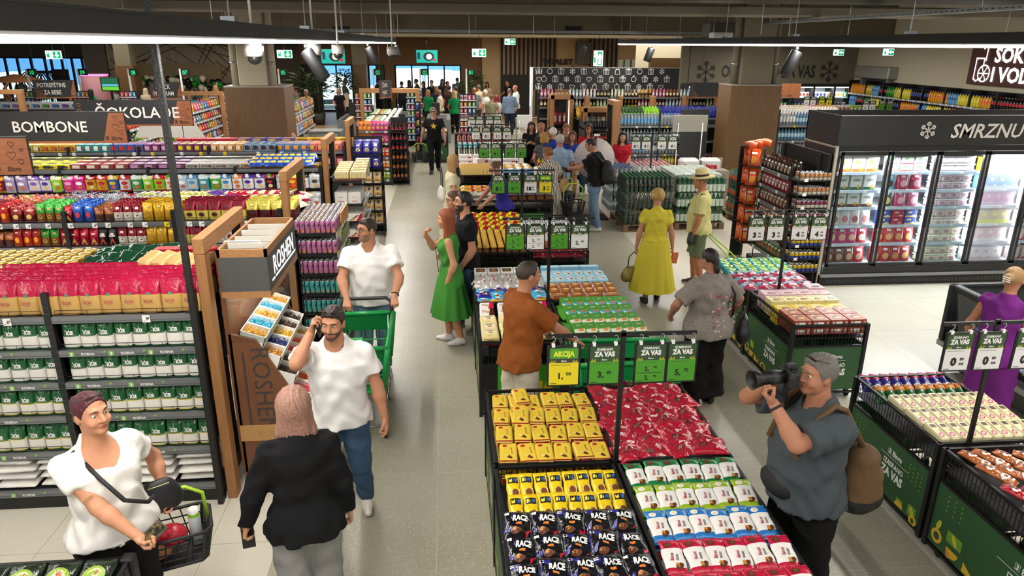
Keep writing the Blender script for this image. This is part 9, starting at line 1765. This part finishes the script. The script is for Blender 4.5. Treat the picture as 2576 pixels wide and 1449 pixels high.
# woman in purple, worker
x,y=fh(2556,672,1.68);J=person('woman in purple sleeveless suit with claw clip by the chest freezer',(x,y),-62,1.68,True,1.1,0,0,((.28,.05,.85),(-.3,.12,.9)),head=(0,-8),sk='#b97f60',hair=('bun','#a07c50'),top=dict(c='#74287e',hem=.84,sl=.12,ease=.018),bottom=dict(c='#74287e',ease=.04,flare=.05),shoes='#e4e1dc',res=.0125);q=MB();[q.tube([J['hp'](.03*e,-.15,.02+.02*k),J['hp'](.0,-.168,.03+.02*k)],.006,M('#e0d8c8',.4),5)for k in range(3)for e in(1,-1)];kid(J,'claw_clip',q)
x,y=fh(1268,402,1.66);J=person('shop worker in violet blue polo leaning over the middle row bins',(x,y),104,1.66,True,1.05,0,10,((.14,.42,1.02),(-.1,.42,.98)),((.8,.2,-.6),(-.8,.2,-.6)),head=(0,12),sk='#b9826a',hair=('bun','#5a4030'),top=dict(c='#34308c',hem=.88,sl=.6,ease=.018),bottom=dict(c='#141414'),res=.013,extra=lambda J:watch(J,1,'#c8a04a','#c8a04a'))
x,y=fh(1385,372,1.64);J=person('older woman in long black and cream zebra dress, seen from behind',(x,y),28,1.64,True,1.28,.02,4,((.25,.22,1.05),(-.25,.2,1.0)),head=(14,6),sk='#b9856a',hair=('curly','#8a5c34'),dress=dict(m=zebra(),hem=.08,sl=.9,flare=.1),res=.0125);p=J['wpt']((.3,-.06,.8));blob_bag('handbag','tan handbag at the side of the woman in the zebra dress',tuple(p),(.3,.12,.3),'#a8845a',.9,.15)
basket('black basket with tall lime handle standing behind the zebra dress',(x+.42,y-.25,.42),.2,0,1.3);q=MB();q.rbox(-.18,.18,-.12,.12,0,.41,M('#1b1b1a',.5),.02);o=q.build('basket_trolley');o.location=(x+.42,y-.25,0);o.rotation_euler=(0,0,.2);tag(o,'black lower basket under the lime handled one by the zebra dress','basket')
basket('second black basket with lime handle further behind the zebra dress',(x+.40,y+.75,.38),.2,0,1.3);q=MB();q.rbox(-.18,.18,-.12,.12,0,.37,M('#1b1b1a',.5),.02);o=q.build('basket_trolley');o.location=(x+.40,y+.75,0);tag(o,'black lower basket under the further lime handled one','basket')
# the crowd around the prize wheel
RP='#b01c2c'
CROWD=[(1337,306,1.66,175,1,'dark haired woman in black top eating sweets at the crowd edge',('bob','#1a1416'),'#17171a','#1a1a1c',((.08,.26,1.22),(-.08,.26,1.2)),1.1),(1364,308,1.74,110,0,'bald man in dark shirt facing the blue shirt man',('bald','#5a4a40'),'#1f1d20','#2a2a30',None,1.1),(1369,334,1.62,-40,1,'blonde woman with headband in dotted navy dress',('bob','#a8803c',.6),'#1c2130','#1c2130',None,1.15),(1393,322,1.72,10,0,'white haired man in royal blue polo, back turned',('short','#d8d4ca'),'#26388a','#2a3040',None,1.1),(1409,339,1.76,-12,0,'grey haired man in light blue shirt, back turned',('short','#b8b4ac'),'#94aac8','#3a4250',None,1.15),(1384,318,1.62,160,1,'woman in pale patterned blouse behind the white haired man',('bob','#5a3c28'),'#b8aca0','#3a3230',None,1.05),(1425,312,1.64,178,1,'older woman in brown top with sunglasses on her head',('curly','#8a5a34'),'#6a4a3a','#2a2a2a',None,1.2),(1440,330,1.64,176,1,'girl in blue and yellow football shirt and beige shorts',('long','#5a3c26',.9),'#203a8c','#b0a488',((.1,.12,.86),(-.1,.12,.86)),.92),(1481,311,1.72,168,1,'long haired promoter in red polo with glasses before the wheel',('long','#3a2218',.9),RP,'#34506e',((.12,.26,1.05),(-.14,.22,1.0)),1.05),(1567,331,1.66,172,1,'black haired promoter in red polo behind the prize wheel',('bob','#141214',1.1),RP,'#2a2a30',((.08,.24,1.02),(-.08,.24,1.0)),1.1)]
for px,py,H,a_,fem,lab,hr,tc,bc,hn,w_ in CROWD:
 x,y=fh(px,py,H);J=person(lab,(x,y),a_,H,bool(fem),w_,hands=hn or((.25,.1,.88),(-.25,.1,.9)),sk=('#b9826a','#c08c70','#a87258')[px%3],hair=hr,top=dict(c=tc,hem=.85,sl=.6,ease=.018)if 'dress' not in lab else None,dress=dict(m=printed('#1c2130','#d8d8d8',90,.62),hem=.4,sl=.5,flare=.1)if 'dress' in lab else None,bottom=None if 'dress' in lab else dict(c=bc,to=.5 if 'shorts' in lab else 2.0),shoes='#d8d4cc',res=.0145,glasses=('eye','#2a1a1a')if 'glasses' in lab and 'sun' not in lab else None)
 if 'football' in lab:q=MB();q.print_(p_text('12',.1,0,0,.05),M('#e0c42a',.5),lambda u,v:(u,.145,1.2*J['s']+v));kid(J,'shirt_number',q);p=J['wpt']((.1,.2,.98));blob_bag('belt_bag','black pouch worn across the girl in the football shirt',tuple(p),(.24,.1,.18),'#141414',3.1)
x,y=3.05,14.75;t=thing('prize_wheel','round pale prize wheel on a black stand beside the red polo promoters','prize wheel',(x,y,0));q=MB();T=TR(0,0,1.26,-.25,PI/2);q.lathe([(.001,0),(.42,0),(.42,.03),(.001,.03)],M('#c9b8b4',.45,0,None,0,(2,'#d8ccc8',.2)),40,T=T);[q.lathe([(.008,.03),(.008,.045)],CHAR,6,T=T@TR(.39*math.cos(k),.39*math.sin(k),0))for k in np.arange(0,6.28,.524)];q.build('disc',t);q=MB();q.box(-.02,.02,-.06,-.03,0,1.75,BLK);q.box(-.3,.3,-.3,.2,0,.03,BLK);q.build('stand',t);q=MB();q.box(-.03,.08,-.08,-.03,1.72,1.76,W_);q.build('pointer',t)
# people further off
FAR=[(1282,223,1.82,5,0,'man in blue grey blazer and dark trousers, back turned',('crop','#6a6258'),'#7688a4','#20283a'),(1298,214,1.84,100,0,'bald man in white shirt beside the blazer',('bald','#8a7a6a'),'#d8d8d4','#2a2a34'),(1278,200,1.78,120,0,'man in black with cap before the slatted toilet wall',('short','#1a1a1a'),'#17171a','#1c1c20'),(1143,229,1.70,0,1,'blonde cashier in green shirt standing with back turned',('long','#c0a468',.8),'#12864a','#15151a'),(1077,226,1.66,150,1,'cashier in green shirt packing a pale bag',('long','#a8824a',.7),'#12864a','#2a2a2a'),(1097,217,1.80,190,0,'grey bearded man in navy shirt at the checkout',('short','#6a625a'),'#1f2638','#2a2620'),(1106,226,1.66,70,1,'short haired woman in cream jacket and tan trousers',('short','#8a7458'),'#d0c4ac','#8a6a40'),(1148,218,1.78,60,0,'dark haired man behind the blonde cashier',('short','#2a2018'),'#2a3040','#22242c'),(1130,215,1.80,20,0,'man in dark brown walking toward the bright windows',('short','#2a1c14'),'#3a2a22','#2a2420'),(1193,220,1.76,180,0,'man in grey polo with sunglasses at the end checkout',('bald','#6a5a4a'),'#6a7a74','#3a3a3a'),(1205,214,1.76,30,0,'man in beige shirt with back turned at the end checkout',('short','#5a4c3c'),'#b8a484','#4a4640'),(1222,227,1.74,60,0,'white haired man in white shirt at the end checkout',('short','#d8d0c4'),'#e0dcd4','#6a6458'),(1236,238,1.72,-30,0,'person in khaki patterned shirt at the end checkout',('short','#6a5a44'),'#8a8468','#5a6a7a'),(1250,240,1.66,40,1,'red haired woman in white top and pale jeans',('long','#8a1f28',.8),'#dcd8d0','#8a9cb0'),(1226,195,1.68,160,1,'long haired woman by the dark door near the toilets',('long','#1f1612',.8),'#c0a888','#3a3430'),(1210,187,1.74,100,1,'person in grey greeting at the dark door',('bob','#241a16'),'#4a4c4a','#2a2a2a'),(1150,192,1.8,0,0,'tall man in grey shirt against the bright window',('short','#2a2420'),'#6a7078','#2a2a30'),(852,222,1.66,185,1,'woman in black apron holding a green wrapped parcel',('bob','#a89070',.6),'#15151a','#1a1a1e'),(868,217,1.68,80,1,'dark haired woman in pale top behind the woman in black',('long','#1f1614',.9),'#c8b8a4','#2a2a2c'),(868,205,1.78,100,0,'man with dark jacket before the potted trees',('short','#2a1c14'),'#2a3038','#22222a'),(770,225,1.74,160,0,'white haired man in pale yellow shirt behind the snack shelves',('crop','#d8d0c4'),'#d8cc9c','#6a6454'),(745,227,1.68,170,1,'short haired cashier in green shirt behind the snack shelves',('short','#3a261c'),'#12864a','#222226'),(735,212,1.78,165,0,'dark haired young man beyond the green shirt cashier',('short','#241a16'),'#4a5058','#2a2a30'),(716,214,1.7,90,0,'person in beige coat right behind the pale column',('short','#4a3a2a'),'#a08a6c','#3a3430'),(364,222,1.62,0,1,'person with pale patterned headscarf, back turned',('bob','#d0c0a8',1.2),'#c8b89c','#6a5a4a'),(345,230,1.66,160,1,'cashier in green shirt below the balloons',('short','#7a4a30'),'#12864a','#222226'),(475,232,1.66,170,1,'cashier in green seen through the oak arch',('pony','#7a5a3a'),'#12864a','#222226'),(516,235,1.62,20,1,'blonde person with back turned seen through the oak arch',('bob','#b8904c'),'#3a3c4c','#2a2a30'),(490,222,1.76,100,0,'person in navy leaning across beyond the oak arch',('short','#241a16'),'#2a3448','#2a2a30'),(541,214,1.74,180,0,'bald man before the end of the balloon garland',('bald','#6a4a3a'),'#8a3a30','#2a2a30'),(120,250,1.66,-60,1,'worker in green shirt bending over the nappy packs',('short','#5a4030'),'#12864a','#2a2a2a'),(228,224,1.66,150,1,'dark haired cashier in green near the pink kiosk',('long','#2a1a18',.7),'#12864a','#222226'),(238,214,1.68,60,1,'red haired woman in pink near the kiosk',('long','#5a1f1c',.9),'#b05a6a','#3a2a2a'),(259,206,1.78,180,0,'bearded man in grey before the green screen',('short','#2a2018'),'#8a8478','#3a3a3a'),(282,221,1.6,10,0,'white haired person below the green screen',('short','#d8d0c4'),'#b8b4ac','#4a4a4a'),(185,213,1.72,60,0,'bald man in dark shirt under the baby goods sign',('bald','#8a5a44'),'#3a4658','#2a2a30'),(173,201,1.74,170,0,'young man in black beyond the baby goods sign',('short','#1a1412'),'#1c1c20','#2a2a30'),(48,196,1.8,175,0,'man in mint polo under the brown parasol',('short','#3a2a20'),'#a8c0b0','#4a4a44'),(10,205,1.78,-60,0,'man in tan shirt at the frame edge by the parasol',('crop','#2a2018'),'#c09468','#4a4038'),(207,207,1.66,120,1,'woman with hat and dark hair near the kiosk',('long','#241614',.8),'#6a3a34','#2a2a2a'),(750,322,1.74,30,0,'bald man bending behind the chocolate gondola',('bald','#6a4a38'),'#2a4a6a','#2a2a30'),(1732,246,1.7,-70,0,'dark haired man beside the drinks hanging sign',('short','#1f1814'),'#3a3438','#2a2a30'),(1262,316,1.35,40,1,'dark haired child behind the white price cards',('bob','#1f1814',.7),'#17171a','#2a2a30')]
for k,px in enumerate((1010,1030,1048,1066,1086,1112,1124,975,950,1160)):FAR.append((px,205-(k%3)*3,1.72+.04*(k%3),40*k,k%2,'dark silhouetted cafe guest before the bright window, %s of ten'%nth(k),(('short','#1a1614'),('long','#1f1814',.7))[k%2],('#24282e','#3a3028','#4a4438','#2a3040')[k%4],'#1c1c20'))
for px,py,H,a_,fem,lab,hr,tc,bc in FAR:
 x,y=fh(px,py,H);k=1.0
 ym=21.9 if px>1700 else 37.2 if x>1.8 else 39.0
 if y>ym:x,y=x*ym/y,ym
 person(lab,(x,y),a_,H,bool(fem),1.05,lean=40 if 'bending' in lab else 0,hands=((.25,.12,.9),(-.22,.16,.96))if px%2 else((.2,.26,1.05),(-.24,.05,.86)),sk=('#b9826a','#c08c70','#a87258')[px%3],hair=hr,top=dict(c=tc,hem=.84,sl=1.95 if 'blazer' in lab or 'jacket' in lab or 'coat' in lab else .6,ease=.02),bottom=dict(c=bc),shoes='#2a2a2a',res=.021,glasses=('sun','#15151a')if 'sunglasses' in lab else None)
